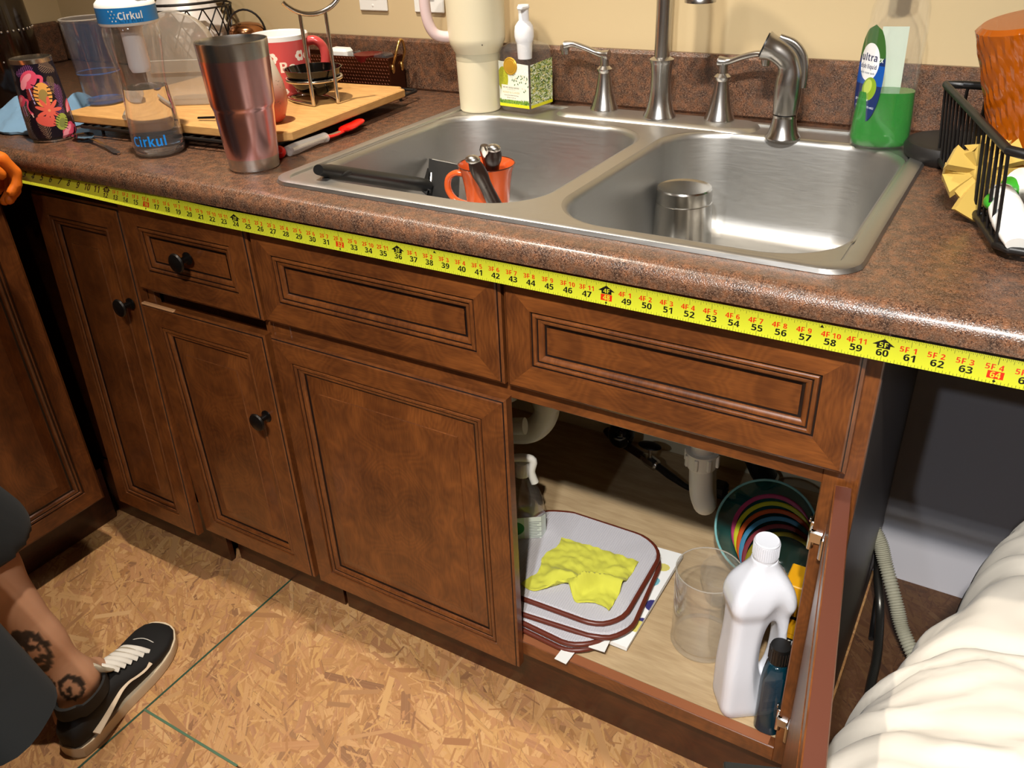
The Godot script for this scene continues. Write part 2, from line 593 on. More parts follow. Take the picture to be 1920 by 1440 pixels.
	var tones := [Color(0.77, 0.63, 0.46), Color(0.70, 0.55, 0.38), Color(0.81, 0.68, 0.51), Color(0.66, 0.50, 0.34), Color(0.73, 0.57, 0.42), Color(0.78, 0.64, 0.44), Color(0.68, 0.52, 0.40), Color(0.56, 0.42, 0.31)]
	for i in 9500:
		var big := i < 3200
		var L := rng.randf_range(70, 190) if big else rng.randf_range(8, 70)
		var W := rng.randf_range(9, 26) if big else rng.randf_range(1.0, 6)
		var c := V2(rng.randf() * 1400, rng.randf() * 1400)
		var a := rng.randfn(0.75, 0.62)
		var d := V2(cos(a), sin(a)) * L * 0.5
		var n := d.orthogonal().normalized() * W * 0.5
		var col: Color = tones[rng.randi() % 7 if rng.randf() < 0.94 else 7].lerp(tones[rng.randi() % 6], rng.randf() * 0.5)
		var e0 := rng.randf_range(0.75, 1.0)
		var e1 := rng.randf_range(0.75, 1.0)
		fill_tri(osb, c - d * e0 - n, c + d - n, c + d * e1 + n, col)
		fill_tri(osb, c - d * e0 - n, c + d * e1 + n, c - d + n, col)
		if big and i > 1500 and i % 2 == 0:
			line(osb, c - d + n, c + d * e1 + n, 1.2, col.darkened(0.22))
		if big:
			for k in 3:
				var off := n * rng.randf_range(-0.8, 0.8)
				line(osb, c - d * 0.8 + off, c + d * 0.8 + off, 1.0, col.darkened(0.08) if k % 2 else col.lightened(0.07))
	for i in 130:
		var c := V2(rng.randf() * 1400, rng.randf() * 1400)
		var d := V2(1, 0).rotated(rng.randf() * PI) * rng.randf_range(25, 70)
		var n := d.orthogonal().normalized() * rng.randf_range(3, 9)
		var col: Color = [Color(0.56, 0.40, 0.31), Color(0.60, 0.46, 0.34), Color(0.84, 0.73, 0.58), Color(0.58, 0.45, 0.33)][rng.randi() % 4].lerp(tones[rng.randi() % 6], rng.randf_range(0.25, 0.75))
		fill_tri(osb, c - d - n, c + d * 0.9 - n, c + d + n, col); fill_tri(osb, c - d - n, c + d + n, c - d * 0.9 + n, col)
	var osb_t := tex(osb)
	mat("osb", Color(0.885, 0.82, 0.73), 0.62, 0.0, {"albedo_texture": osb_t, "uv1_scale": V3(0.92, 0.92, 1)})
	mat("osb_dark", Color(0.44, 0.37, 0.32), 0.6, 0.0, {"albedo_texture": osb_t, "uv1_scale": V3(0.92, 0.92, 1)})
	mat("green_line", Color(0.10, 0.24, 0.17), 0.7)
	# brushed steel
	var sn := noise(31, 1.0, 2)
	var brushed := mirror_tex(160, func(x: float, y: float) -> Color:
		var v := 0.42 + sn.get_noise_2d(x * 3.0, y * 90.0) * 0.045
		return Color(v, v, v))
	mat("sink_steel", Color(0.76, 0.755, 0.74), 0.95, 1.0, {"roughness_texture": brushed, "uv1_scale": V3(4, 4, 1)})
	mat("basin_steel", Color(0.72, 0.715, 0.70), 0.98, 1.0, {"roughness_texture": brushed, "uv1_scale": V3(3, 3, 1)})
	mat("hole_dark", Color(0.02, 0.02, 0.02), 0.6)
	# clear things
	mat("clear_plastic", Color(0.80, 0.80, 0.80, 0.045), 0.06, 0.0, {"transparency": 1})
	mat("clear_glass", Color(0.80, 0.80, 0.78, 0.04), 0.03, 0.0, {"transparency": 1})
	mat("blue_glass", Color(0.32, 0.42, 0.56, 0.09), 0.05, 0.0, {"transparency": 1})
	mat("teal_glass", Color(0.10, 0.38, 0.36, 0.38), 0.08, 0.0, {"transparency": 1})
	mat("frosted", Color(0.74, 0.71, 0.66, 0.42), 0.22, 0.0, {"transparency": 1})
	mat("water", Color(0.97, 0.98, 1.0, 0.02), 0.02, 0.0, {"refraction_enabled": true, "refraction_scale": 0.033})
	mat("green_soap", Color(0.01, 0.50, 0.06, 0.80), 0.06, 0.0, {"transparency": 1})

func room() -> void:
	var X0 := -0.756
	var X1 := 3.1
	var Z0 := -0.705
	var Z1 := 3.3
	var fl := thing("floor", "bare strand board subfloor", "floor")
	fl.remove_meta("label"); fl.remove_meta("category"); fl.set_meta("kind", "structure")
	put("slab", Geo.new().box(V3((X0 + X1) / 2, -0.05, (Z0 + Z1) / 2), V3(X1 - X0, 0.06, Z1 - Z0)), M.green_line, fl)
	for r in [[X0, 0.4385, Z0, 1.66], [0.4415, 1.53, Z0, 0.2955], [0.4415, 1.66, 0.2985, 1.66], [X0, 1.66, 1.663, Z1], [1.663, X1, 0.2985, Z1]]:
		put("panel", geo_at(V3((r[0] + r[1]) / 2, -0.011, (r[2] + r[3]) / 2)).box(Vector3.ZERO, V3(r[1] - r[0], 0.022, r[3] - r[2]), 0.001), M.osb, fl)
	put("panel", geo_at(V3((1.53 + X1) / 2, -0.0115, (Z0 + 0.2955) / 2)).box(Vector3.ZERO, V3(X1 - 1.53, 0.022, 0.2955 - Z0), 0.001), M.osb_dark, fl, 40.0, "dark stained board under the missing appliance")
	put("chalk_line", Geo.new().box(V3(0.4402, -0.0002, 0.25), V3(0.0042, 0.0008, 0.70)), M.green_line, fl)
	put("chalk_line", Geo.new().box(V3(0.56, 0.0002, 0.297), V3(0.24, 0.0004, 0.0045)), mat("faded_green", Color(0.27, 0.38, 0.28), 0.7), fl)
	var T := 0.12
	struct("wall_back", Geo.new().box(V3((X0 + X1) / 2, 1.7, Z0 - T / 2), V3(X1 - X0 + 2 * T, 1.7, T)), M.wall_paint)
	var wb := struct("wall_back_lower", Geo.new().box(V3((X0 + X1) / 2, 0.43, Z0 - T / 2), V3(X1 - X0 + 2 * T, 0.88, T)), M.bay_paint)
	wb.name = "trim_1"
	struct("wall_left", Geo.new().box(V3(X0 - T / 2, 1.25, (Z0 + Z1) / 2), V3(T, 2.6, Z1 - Z0)), M.wall_paint)
	struct("wall_right", Geo.new().box(V3(X1 + T / 2, 1.25, (Z0 + Z1) / 2), V3(T, 2.6, Z1 - Z0)), M.wall_paint)
	struct("wall_front", Geo.new().box(V3((X0 + X1) / 2, 1.25, Z1 + T / 2), V3(X1 - X0 + 2 * T, 2.6, T)), M.wall_paint)
	struct("ceiling", Geo.new().box(V3((X0 + X1) / 2, 2.51, (Z0 + Z1) / 2), V3(X1 - X0 + 2 * T, 0.12, Z1 - Z0 + 2 * T)), M.ceiling_paint)
	# switch plates
	for k in [[0.345, "plain white plastic wall plate left of the handled tumbler", true], [0.49, "white plastic wall plate partly behind the pink tumbler handle", false]]:
		var p := thing("wall_plate", k[1], "wall plate", V3(k[0], 1.125, Z0), "white wall plates")
		put("plate", Geo.new().box(V3(0, 0, 0.003), V3(0.074, 0.118, 0.006), 0.002), M.white_plastic, p)
		put("rocker", Geo.new().box(V3(0, 0, 0.007), V3(0.032, 0.066, 0.006), 0.002), M.white_plastic, p)
		for y in [-0.048, 0.048]: put("screw", geo_at(V3(0, y, 0.006)).ell(Vector3.ZERO, V3(0.003, 0.003, 0.001), 10, 6), M.white_plastic, p)

# one side of a mitred frame: profile of (inset, depth); side 0 bottom, 1 right, 2 top, 3 left
func frame_side(g: Geo, w: float, h: float, prof: Array, side: int) -> void:
	var hw := w / 2
	var hh := h / 2
	g.swap = side % 2 == 1
	for i in prof.size() - 1:
		var q := []
		for k in [[prof[i], -1.0], [prof[i], 1.0], [prof[i + 1], 1.0], [prof[i + 1], -1.0]]:
			var s: Vector2 = k[0]
			var e: float = k[1]
			match side:
				0: q.append(V3(e * (hw - s.x), -hh + s.x, s.y))
				2: q.append(V3(-e * (hw - s.x), hh - s.x, s.y))
				1: q.append(V3(hw - s.x, e * (hh - s.x), s.y))
				3: q.append(V3(-hw + s.x, -e * (hh - s.x), s.y))
		g.quad(q[0], q[1], q[2], q[3])

# a mitred door or drawer front; its back is at local z = 0, its face at z = 0.02
func front(root: Node3D, called: String, c: Vector3, w: float, h: float, raised: bool, vertical: bool, knob_at: Variant = null, turn := Basis(), fw := 0.04) -> MeshInstance3D:
	var pg := Geo.new()
	pg.swap = vertical
	var zi := 0.0125
	var ins := fw + 0.0215
	if raised:
		for sd in 4: frame_side(pg, w, h, [V2(ins, 0.0105), V2(ins + 0.004, 0.0105), V2(ins + 0.026, 0.0160), V2(ins + 0.027, 0.0175), V2(ins + 0.028, 0.0175)], sd)
		pg.swap = vertical
		var r := ins + 0.028
		pg.quad(V3(-w / 2 + r, -h / 2 + r, 0.0175), V3(w / 2 - r, -h / 2 + r, 0.0175), V3(w / 2 - r, h / 2 - r, 0.0175), V3(-w / 2 + r, h / 2 - r, 0.0175))
	else:
		pg.quad(V3(-w / 2 + ins, -h / 2 + ins, zi), V3(w / 2 - ins, -h / 2 + ins, zi), V3(w / 2 - ins, h / 2 - ins, zi), V3(-w / 2 + ins, h / 2 - ins, zi))
	pg.quad(V3(-w / 2 + ins, -h / 2 + ins, 0.003), V3(-w / 2 + ins, h / 2 - ins, 0.003), V3(w / 2 - ins, h / 2 - ins, 0.003), V3(w / 2 - ins, -h / 2 + ins, 0.003))
	var d := put(called, pg, M.wood, root, 20.0)
	d.position = c - root.position; d.basis = turn
	var names := ["rail", "stile", "rail", "stile"]
	for sd in 4:
		var g := Geo.new()
		frame_side(g, w, h, [V2(fw, 0.0), V2(0.0, 0.0), V2(0.0, 0.0145), V2(0.0035, 0.0165), V2(0.0045, 0.0185), V2(0.0062, 0.0200), V2(fw, 0.0200), V2(fw + 0.0008, 0.0170)], sd)
		put(names[sd], g, M.wood, d, 20.0)
	var gm := Geo.new()
	var gl := Geo.new()
	for sd in 4:
		frame_side(gm, w, h, [V2(fw + 0.0030, 0.0168), V2(fw + 0.0040, 0.0190), V2(fw + 0.0062, 0.0198), V2(fw + 0.0082, 0.0188), V2(fw + 0.0088, 0.0165)], sd)
		frame_side(gm, w, h, [V2(fw + 0.0104, 0.0158), V2(fw + 0.0112, 0.0168), V2(fw + 0.0142, 0.0163), V2(fw + 0.0170, 0.0140), V2(fw + 0.0180, 0.0118)], sd)
		frame_side(gl, w, h, [V2(fw - 0.0006, 0.01995), V2(fw + 0.0002, 0.0172), V2(fw + 0.0034, 0.0170)], sd)
		frame_side(gl, w, h, [V2(fw + 0.0082, 0.01885), V2(fw + 0.0086, 0.0164), V2(fw + 0.0108, 0.0160)], sd)
		frame_side(gl, w, h, [V2(0.0034, 0.0167), V2(0.0044, 0.0186)], sd)
		frame_side(gl, w, h, [V2(fw + 0.0178, 0.0112), V2(fw + 0.0220, 0.0104)], sd)
	put("moulding", gm, M.wood, d, 50.0)
	put("glazed_groove", gl, M.glaze, d, 20.0)
	if knob_at != null:
		var kn := Geo.new()
		var k: Vector3 = knob_at
		kn.x = Transform3D(Basis(Vector3.RIGHT, PI / 2), k - c)
		kn.lathe([V2(0, 0), V2(0.011, 0), V2(0.011, 0.002), V2(0.006, 0.004), V2(0.0052, 0.014), V2(0.008, 0.018), V2(0.0155, 0.021), V2(0.017, 0.0235), V2(0.0155, 0.0265), V2(0.008, 0.0285), V2(0, 0.029)], 28)
		put("knob", kn, M.bronze, d, 40.0, "dark bronze round knob")
	return d

func cabinets() -> void:
	var F := -0.04
	# sink base
	var s := thing("sink_cabinet", "cherry sink base cabinet, one doorway open, stacked towels and bottles inside", "cabinet", V3(1.06, 0, -0.36))
	var o := -s.position
	var part := func(called: String, c: Vector3, sz: Vector3, m: Material, b := 0.001, sw := false, lab := "") -> void:
		var g := geo_at(o); g.swap = sw; g.box(c, sz, b); put(called, g, m, s, 40.0, lab)
	part.call("cabinet_floor", V3(1.06, 0.167, -0.37), V3(0.90, 0.016, 0.62), M.maple_ply, 0.0)
	part.call("bottom_rail", V3(1.062, 0.160, F - 0.010), V3(0.845, 0.030, 0.019), M.wood, 0.0015)
	part.call("worn_edge", V3(1.262, 0.1752, F - 0.010), V3(0.425, 0.0012, 0.017), mat("worn_wood", Color(0.55, 0.33, 0.20), 0.6), 0.0, false, "worn pale top of the bottom rail")
	part.call("top_rail", V3(1.062, 0.767, F - 0.010), V3(0.845, 0.216, 0.019), M.wood, 0.0015)
	part.call("face_stile", V3(1.504, 0.510, F - 0.010), V3(0.042, 0.73, 0.019), M.wood, 0.0015, true)
	part.call("face_stile", V3(0.621, 0.510, F - 0.010), V3(0.038, 0.73, 0.019), M.wood, 0.0015, true)
	part.call("end_panel", V3(1.520, 0.44, -0.355), V3(0.012, 0.88, 0.625), M.side_panel, 0.0, false, "dark grey outer side panel")
	part.call("inner_side", V3(1.509, 0.52, -0.37), V3(0.010, 0.70, 0.61), M.maple_ply, 0.0, true)
	part.call("inner_side", V3(0.606, 0.52, -0.37), V3(0.010, 0.70, 0.61), M.maple_ply, 0.0, true)
	part.call("back_panel", V3(1.06, 0.52, -0.684), V3(0.90, 0.70, 0.006), mat("pale_back", Color(0.84, 0.80, 0.68), 0.6), 0.0)
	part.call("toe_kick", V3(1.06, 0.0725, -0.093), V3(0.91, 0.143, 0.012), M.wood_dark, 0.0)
	var c := func(x0: float, x1: float, y0: float, y1: float) -> Vector3: return V3((x0 + x1) / 2, (y0 + y1) / 2, F)
	front(s, "false_drawer_front", c.call(0.607, 1.058, 0.690, 0.852), 0.451, 0.162, false, false)
	front(s, "false_drawer_front", c.call(1.063, 1.509, 0.690, 0.852), 0.446, 0.162, false, false)
	front(s, "door", c.call(0.608, 1.058, 0.128, 0.664), 0.450, 0.536, true, true)
	# the open door swings just past square towards the camera
	var th := deg_to_rad(98.8)
	var hinge := V3(1.4995, 0.399, -0.033)
	var ob := Basis(Vector3.UP, th)
	var od := front(s, "door", hinge - ob * V3(0.2225, 0, 0) , 0.445, 0.536, true, true, null, ob.rotated(Vector3.UP, 0.0))
	od.set_meta("label", "open door seen along its worn red top edge")
	var eg := Geo.new(); eg.box(V3(0, 0.2682, 0.010), V3(0.440, 0.0012, 0.017), 0.0)
	put("top_edge", eg, mat("red_edge", Color(0.33, 0.17, 0.115), 0.5), od, 40.0, "reddish worn top edge")
	var bp := Geo.new(); bp.swap = true; bp.box(V3(0, 0, 0.001), V3(0.36, 0.45, 0.004))
	put("back_face", bp, M.wood, od)
	for y in [0.575, 0.232]:
		var h := geo_at(o + V3(1.486, y, F - 0.004))
		h.box(V3(-0.004, 0, -0.012), V3(0.006, 0.044, 0.026), 0.001)
		h.box(V3(0.004, 0.004, 0.004), V3(0.020, 0.018, 0.008), 0.002)
		h.box(V3(0.013, -0.002, 0.010), V3(0.006, 0.034, 0.020), 0.002)
		h.tube([V3(-0.002, -0.013, 0.003), V3(-0.002, 0.013, 0.003)], 0.004)
		h.ell(V3(-0.009, 0.016, -0.012), V3(0.002, 0.004, 0.004), 10, 6)
		put("hinge", h, M.chrome, s)
	# drawer cabinet
	var d := thing("drawer_cabinet", "narrow cherry base cabinet with one drawer above one door", "cabinet", V3(0.445, 0, -0.36))
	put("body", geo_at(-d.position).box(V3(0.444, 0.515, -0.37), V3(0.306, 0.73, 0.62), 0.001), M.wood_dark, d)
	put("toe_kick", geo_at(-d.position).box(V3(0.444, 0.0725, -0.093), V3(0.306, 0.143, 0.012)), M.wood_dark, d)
	for x in [0.2915, 0.600]:
		var g := geo_at(-d.position); g.swap = true; g.box(V3(x + (0.006 if x < 0.4 else -0.006), 0.51, F - 0.006), V3(0.019, 0.73, 0.012), 0.001)
		put("face_stile", g, M.wood, d)
	front(d, "drawer", c.call(0.297, 0.600, 0.688, 0.852), 0.303, 0.164, false, false, V3(0.4535, 0.7735, F + 0.02))
	var dr := front(d, "door", c.call(0.288, 0.594, 0.128, 0.660), 0.306, 0.532, true, true, V3(0.5625, 0.497, F + 0.02))
	put("chipped_edge", geo_at(V3(-0.108, 0.2645, 0.015)).box(Vector3.ZERO, V3(0.085, 0.004, 0.0085), 0.0012), M.raw_wood, dr, 40.0, "pale bare wood where the finish has chipped")
	# corner cabinet with a crooked tall door
	var k := thing("corner_cabinet", "dark cherry corner cabinet with one tall door beside the gap", "cabinet", V3(0.1, 0, -0.36))
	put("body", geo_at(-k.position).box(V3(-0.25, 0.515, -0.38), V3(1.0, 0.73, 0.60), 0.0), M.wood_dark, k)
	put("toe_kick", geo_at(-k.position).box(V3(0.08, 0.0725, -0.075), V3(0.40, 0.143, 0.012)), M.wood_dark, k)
	front(k, "door", V3(0.165, 0.482, -0.030), 0.252, 0.704, true, true, V3(0.268, 0.655, -0.008), Basis(Vector3.RIGHT, -0.042))
	var gp := geo_at(-k.position)
	for y in [0.745, 0.705, 0.60, 0.50, 0.46, 0.36]: gp.box(V3(0.022, y, -0.045), V3(0.016, 0.016 if y > 0.65 else 0.034, 0.01), 0.002)
	put("latch", gp, mat("grey_plastic", Color(0.55, 0.53, 0.5), 0.5), k)
	# return run along the left wall
	var r := thing("side_cabinet", "cherry base cabinet on the left run, its door facing right", "cabinet", V3(-0.35, 0, 0.6))
	put("body", geo_at(-r.position).box(V3(-0.385, 0.515, 0.66), V3(0.72, 0.73, 1.30), 0.001), M.wood_dark, r)
	put("toe_kick", geo_at(-r.position).box(V3(-0.10, 0.0725, 0.63), V3(0.012, 0.143, 1.36)), M.wood_dark, r)
	front(r, "door", V3(-0.022, 0.480, 0.235), 0.456, 0.700, true, true, null, Basis(Vector3.UP, PI / 2))
	front(r, "door", V3(-0.022, 0.480, 0.70), 0.456, 0.700, true, true, null, Basis(Vector3.UP, PI / 2))

func worktop() -> void:
	var w := thing("countertop", "brown speckled laminate countertop with rounded front edge and short backsplash", "countertop", V3(0.8, 0.914, -0.35))
	var g := geo_at(-w.position)
	var Y := 0.914
	var XE := 2.5
	# top around the sink cut-out
	for r in [[-0.756, 0.655, -0.70, -0.02], [0.655, 1.465, -0.70, -0.63], [0.655, 1.465, -0.066, -0.02], [1.465, XE, -0.70, -0.02], [-0.756, 0.01, -0.02, 2.0]]:
		g.quad(V3(r[0], Y, r[2]), V3(r[0], Y, r[3]), V3(r[1], Y, r[3]), V3(r[1], Y, r[2]))
		g.quad(V3(r[0], Y - 0.03, r[2]), V3(r[1], Y - 0.03, r[2]), V3(r[1], Y - 0.03, r[3]), V3(r[0], Y - 0.03, r[3]))
	g.quad(V3(XE, Y, -0.02), V3(XE, 0.884, -0.02), V3(XE, 0.884, -0.70), V3(XE, Y, -0.70))
	put("top", g, M.laminate, w)
	# rounded nose: profile swept along x, then along z for the return
	var prof := [V2(-0.0201, Y)]
	for i in 9:
		var a := PI / 2 * (1.0 - i / 8.0)
		prof.append(V2(-0.020 + cos(a) * 0.020, Y - 0.019 + sin(a) * 0.019))
	prof.append(V2(0.0, 0.889)); prof.append(V2(-0.001, 0.8845)); prof.append(V2(-0.02, 0.884))
	var n := geo_at(-w.position)
	for i in prof.size() - 1:
		var a: Vector2 = prof[i]
		var b: Vector2 = prof[i + 1]
		n.quad(V3(0.03 + a.x, a.y, a.x), V3(0.03 + b.x, b.y, b.x), V3(XE, b.y, b.x), V3(XE, a.y, a.x))
		n.quad(V3(0.03 + a.x, a.y, 2.0), V3(0.03 + b.x, b.y, 2.0), V3(0.03 + b.x, b.y, b.x), V3(0.03 + a.x, a.y, a.x))
	put("rounded_edge", n, M.laminate, w)
	var sp := geo_at(-w.position)
	sp.box(V3((XE - 0.756) / 2, 0.965, -0.694), V3(XE + 0.756, 0.104, 0.021), 0.006)
	put("backsplash", sp, M.laminate, w)
	put("side_splash", geo_at(-w.position).box(V3(-0.7455, 0.965, 0.65), V3(0.02, 0.104, 2.66), 0.006), M.laminate, w)

func sink() -> void:
	var s := thing("kitchen_sink", "double bowl stainless steel sink set into the countertop", "sink", V3(1.06, 0.914, -0.345))
	var o := -s.position
	var Y := 0.918
	var X0 := 0.636
	var X1 := 1.482
	var Z0 := -0.641
	var Z1 := -0.050
	# rolled outer flange
	var rings := []
	for q in [[0.0, 0.9145, 0.040], [0.002, 0.9195, 0.039], [0.006, 0.9212, 0.037], [0.016, 0.9214, 0.030], [0.0175, 0.9205, 0.028], [0.0182, 0.9166, 0.027], [0.0200, 0.9166, 0.027], [0.0205, Y, 0.027]]:
		rings.append(rrect(X0 + q[0] * 1.25, X1 - q[0] * 1.25, Z0 + q[0] * 0.8, Z1 - q[0] * 0.8, q[2], q[1], 6))
	var fg := geo_at(o); fg.loft(rings, false, false)
	put("flange", fg, M.sink_steel, s)
	# deck between flange and bowls
	var bowls := [[0.668, 1.050, -0.530, -0.098, 0.085], [1.093, 1.450, -0.562, -0.085, 0.088]]
	var mid := 1.0715
	var dg := geo_at(o)
	for k in 2:
		var b: Array = bowls[k]
		var hole := rrect(b[0] - 0.010, b[1] + 0.010, b[2] - 0.010, b[3] + 0.010, b[4] + 0.010, Y, 14)
		var x0 := (X0 + 0.0256) if k == 0 else mid
		var x1 := mid if k == 0 else (X1 - 0.0256)
		var c := V3((b[0] + b[1]) / 2, Y, (b[2] + b[3]) / 2)
		var outer := []
		for p in hole:
			var d: Vector3 = p - c
			var tx := ((x1 - c.x) if d.x > 0 else (x0 - c.x)) / (d.x if absf(d.x) > 1e-6 else 1e-6)
			var tz := ((Z1 - 0.0164 - c.z) if d.z > 0 else (Z0 + 0.0164 - c.z)) / (d.z if absf(d.z) > 1e-6 else 1e-6)
			outer.append(c + d * minf(tx, tz))
		var nn := hole.size()
		for j in nn:
			var j2 := (j + 1) % nn
			dg.face([outer[j], outer[j2], hole[j2], hole[j]], Vector3.UP)
		# corners left open by the radial matching
		for cx in [x0, x1]:
			for cz in [Z0 + 0.0164, Z1 - 0.0164]:
				var corner := V3(cx, Y, cz)
				var best := -1
				for j in nn:
					var j2 := (j + 1) % nn
					var on_x: bool = absf(outer[j].x - cx) < 1e-5 and absf(outer[j2].z - cz) < 1e-5
					var on_z: bool = absf(outer[j].z - cz) < 1e-5 and absf(outer[j2].x - cx) < 1e-5
					if (on_x or on_z) and outer[j].distance_to(corner) < 0.2: best = j
				if best >= 0: dg.face([outer[best], corner, outer[(best + 1) % nn]], Vector3.UP)
	put("deck", dg, M.sink_steel, s)
	# raised tap ledge
	var lg := geo_at(o)
	lg.loft([rrect(0.84, 1.215, -0.637, -0.566, 0.030, Y - 0.001, 8), rrect(0.845, 1.210, -0.635, -0.571, 0.028, Y + 0.004, 8), rrect(0.852, 1.203, -0.633, -0.578, 0.024, Y + 0.006, 8)], false, true)
	put("tap_ledge", lg, M.sink_steel, s)
	var names := ["left_bowl", "right_bowl"]
	for k in 2:
		var b: Array = bowls[k]
		var B := []
		for q in [[-0.0105, Y], [-0.006, Y - 0.0008], [-0.002, Y - 0.004], [0.0, Y - 0.010], [0.006, 0.85], [0.011, 0.785], [0.017, 0.765], [0.030, 0.751], [0.050, 0.7465]]:
			B.append(rrect(b[0] + q[0], b[1] - q[0], b[2] + q[0], b[3] - q[0], maxf(b[4] - q[0] * 0.7, 0.03), q[1], 14))
		B.append(rrect((b[0] + b[1]) / 2 - 0.05, (b[0] + b[1]) / 2 + 0.05, (b[2] + b[3]) / 2 - 0.05, (b[2] + b[3]) / 2 + 0.05, 0.0499, 0.7445, 14))
		var g := geo_at(o); g.loft(B, false, true)
		var bw := put("bowl", g, M.basin_steel, s)
		var dr := geo_at(o + V3((b[0] + b[1]) / 2, 0.7449, (b[2] + b[3]) / 2))
		dr.lathe([V2(0, 0.0002), V2(0.020, 0.0004), V2(0.034, 0.0006), V2(0.042, 0.0022), V2(0.045, 0.0)], 28)
		put("drain", dr, M.chrome, bw)

func faucet() -> void:
	var Y := 0.924
	var f := thing("faucet", "tall brushed nickel gooseneck kitchen faucet with two flared lever handles", "faucet", V3(1.037, Y, -0.603))
	put("base", Geo.new().lathe([V2(0, 0), V2(0.0285, 0), V2(0.0285, 0.003), V2(0.024, 0.012), V2(0.0195, 0.030), V2(0.0175, 0.050), V2(0.0172, 0.070), V2(0.0185, 0.088), V2(0.0205, 0.091), V2(0.0205, 0.096), V2(0.0135, 0.100), V2(0, 0.100)], 40), M.nickel, f)
	var dir := V3(0.116, 0, 0.155).normalized()
	var path := [V3(0, 0.098, 0), V3(0, 0.16, 0), V3(0, 0.24, 0), V3(0, 0.285, 0)]
	var R := 0.096
	for i in range(1, 17):
		var a := PI * i / 16.0
		path.append(V3(0, 0.285, 0) + dir * (R - cos(a) * R) + V3(0, sin(a) * R, 0))
	path.append(dir * (2 * R) + V3(0, 0.25, 0))
	put("spout", Geo.new().tube(path, 0.0130, 20), M.nickel, f)
	put("nozzle", geo_at(dir * (2 * R) + V3(0, 0.203, 0)).lathe([V2(0, 0.004), V2(0.015, 0.004), V2(0.016, 0.0), V2(0.0225, 0.001), V2(0.0225, 0.006), V2(0.016, 0.024), V2(0.0135, 0.05), V2(0, 0.05)], 28), M.nickel, f)
	for k in [[V3(0.922, Y, -0.622), -1.0, "left lever handle"], [V3(1.139, Y, -0.620), 1.0, "right lever handle"]]:
		var h := put("handle", Geo.new().lathe([V2(0, 0), V2(0.0255, 0), V2(0.0255, 0.003), V2(0.0225, 0.010), V2(0.016, 0.032), V2(0.0120, 0.056), V2(0.0112, 0.064), V2(0.0135, 0.067), V2(0.0140, 0.071), V2(0.0085, 0.076), V2(0.0075, 0.088), V2(0.009, 0.093), V2(0, 0.093)], 36), M.nickel, f, 40.0, k[2])
		h.position = k[0] - f.position
		var s: float = k[1]
		var lv := smooth([V3(-0.008 * s, 0.0945, 0), V3(0.010 * s, 0.0955, 0.001), V3(0.036 * s, 0.105, 0.006), V3(0.058 * s, 0.111, 0.010), V3(0.073 * s, 0.109, 0.012)], 5)
		var rr := []
		for i in lv.size():
			var t := float(i) / (lv.size() - 1)
			rr.append(lerpf(0.0105, 0.0062, smoothstep(0.0, 0.35, t)) + 0.0030 * smoothstep(0.75, 1.0, t))
		put("lever", Geo.new().tube(lv, rr, 14, true, 0.8), M.nickel, h)
		put("lever_tip", geo_at(V3(0.073 * s, 0.104, 0.012)).lathe([V2(0, -0.012), V2(0.0065, -0.010), V2(0.0085, 0.0), V2(0.008, 0.006), V2(0, 0.008)], 16), M.nickel, h)
	var p := thing("side_sprayer", "brushed nickel side spray head standing in its holder right of the faucet", "sprayer", V3(1.262, 0.918, -0.566))
	put("holder", Geo.new().lathe([V2(0, 0), V2(0.0275, 0), V2(0.0275, 0.003), V2(0.0235, 0.008), V2(0.0195, 0.022), V2(0.0180, 0.033), V2(0, 0.033)], 36), M.nickel, p)
	put("holder_ring", Geo.new().lathe([V2(0.0185, 0.0325), V2(0.0185, 0.036), V2(0.0, 0.036)], 36), M.chrome, p)
	put("dark_gap", Geo.new().lathe([V2(0.0165, 0.035), V2(0.0165, 0.0395), V2(0.0, 0.0395)], 30), M.black_plastic, p)
	var sp := smooth([V3(0, 0.038, 0), V3(0, 0.060, 0), V3(0, 0.082, 0), V3(0.0005, 0.100, 0), V3(-0.005, 0.118, 0.002), V3(-0.021, 0.131, 0.006), V3(-0.040, 0.139, 0.010)], 6)
	var sr := []
	for i in sp.size():
		var t := float(i) / (sp.size() - 1)
		sr.append(0.0186 + 0.003 * sin(PI * clampf(t * 1.7, 0, 1)) - 0.001 * t + 0.004 * smoothstep(0.86, 1.0, t))
	put("body", Geo.new().tube(sp, sr, 22), M.nickel, p)
	var tr := smooth([V3(-0.020, 0.150, 0.004), V3(0.002, 0.142, 0.0), V3(0.0175, 0.124, -0.002), V3(0.0215, 0.100, -0.003), V3(0.0215, 0.078, -0.003)], 5)
	put("trigger", Geo.new().tube(tr, 0.0055, 10), M.nickel, p)
	put("spray_face", Geo.new().tube([V3(-0.0395, 0.139, 0.010), V3(-0.0420, 0.140, 0.0105)], 0.0180, 22), M.black_plastic, p)

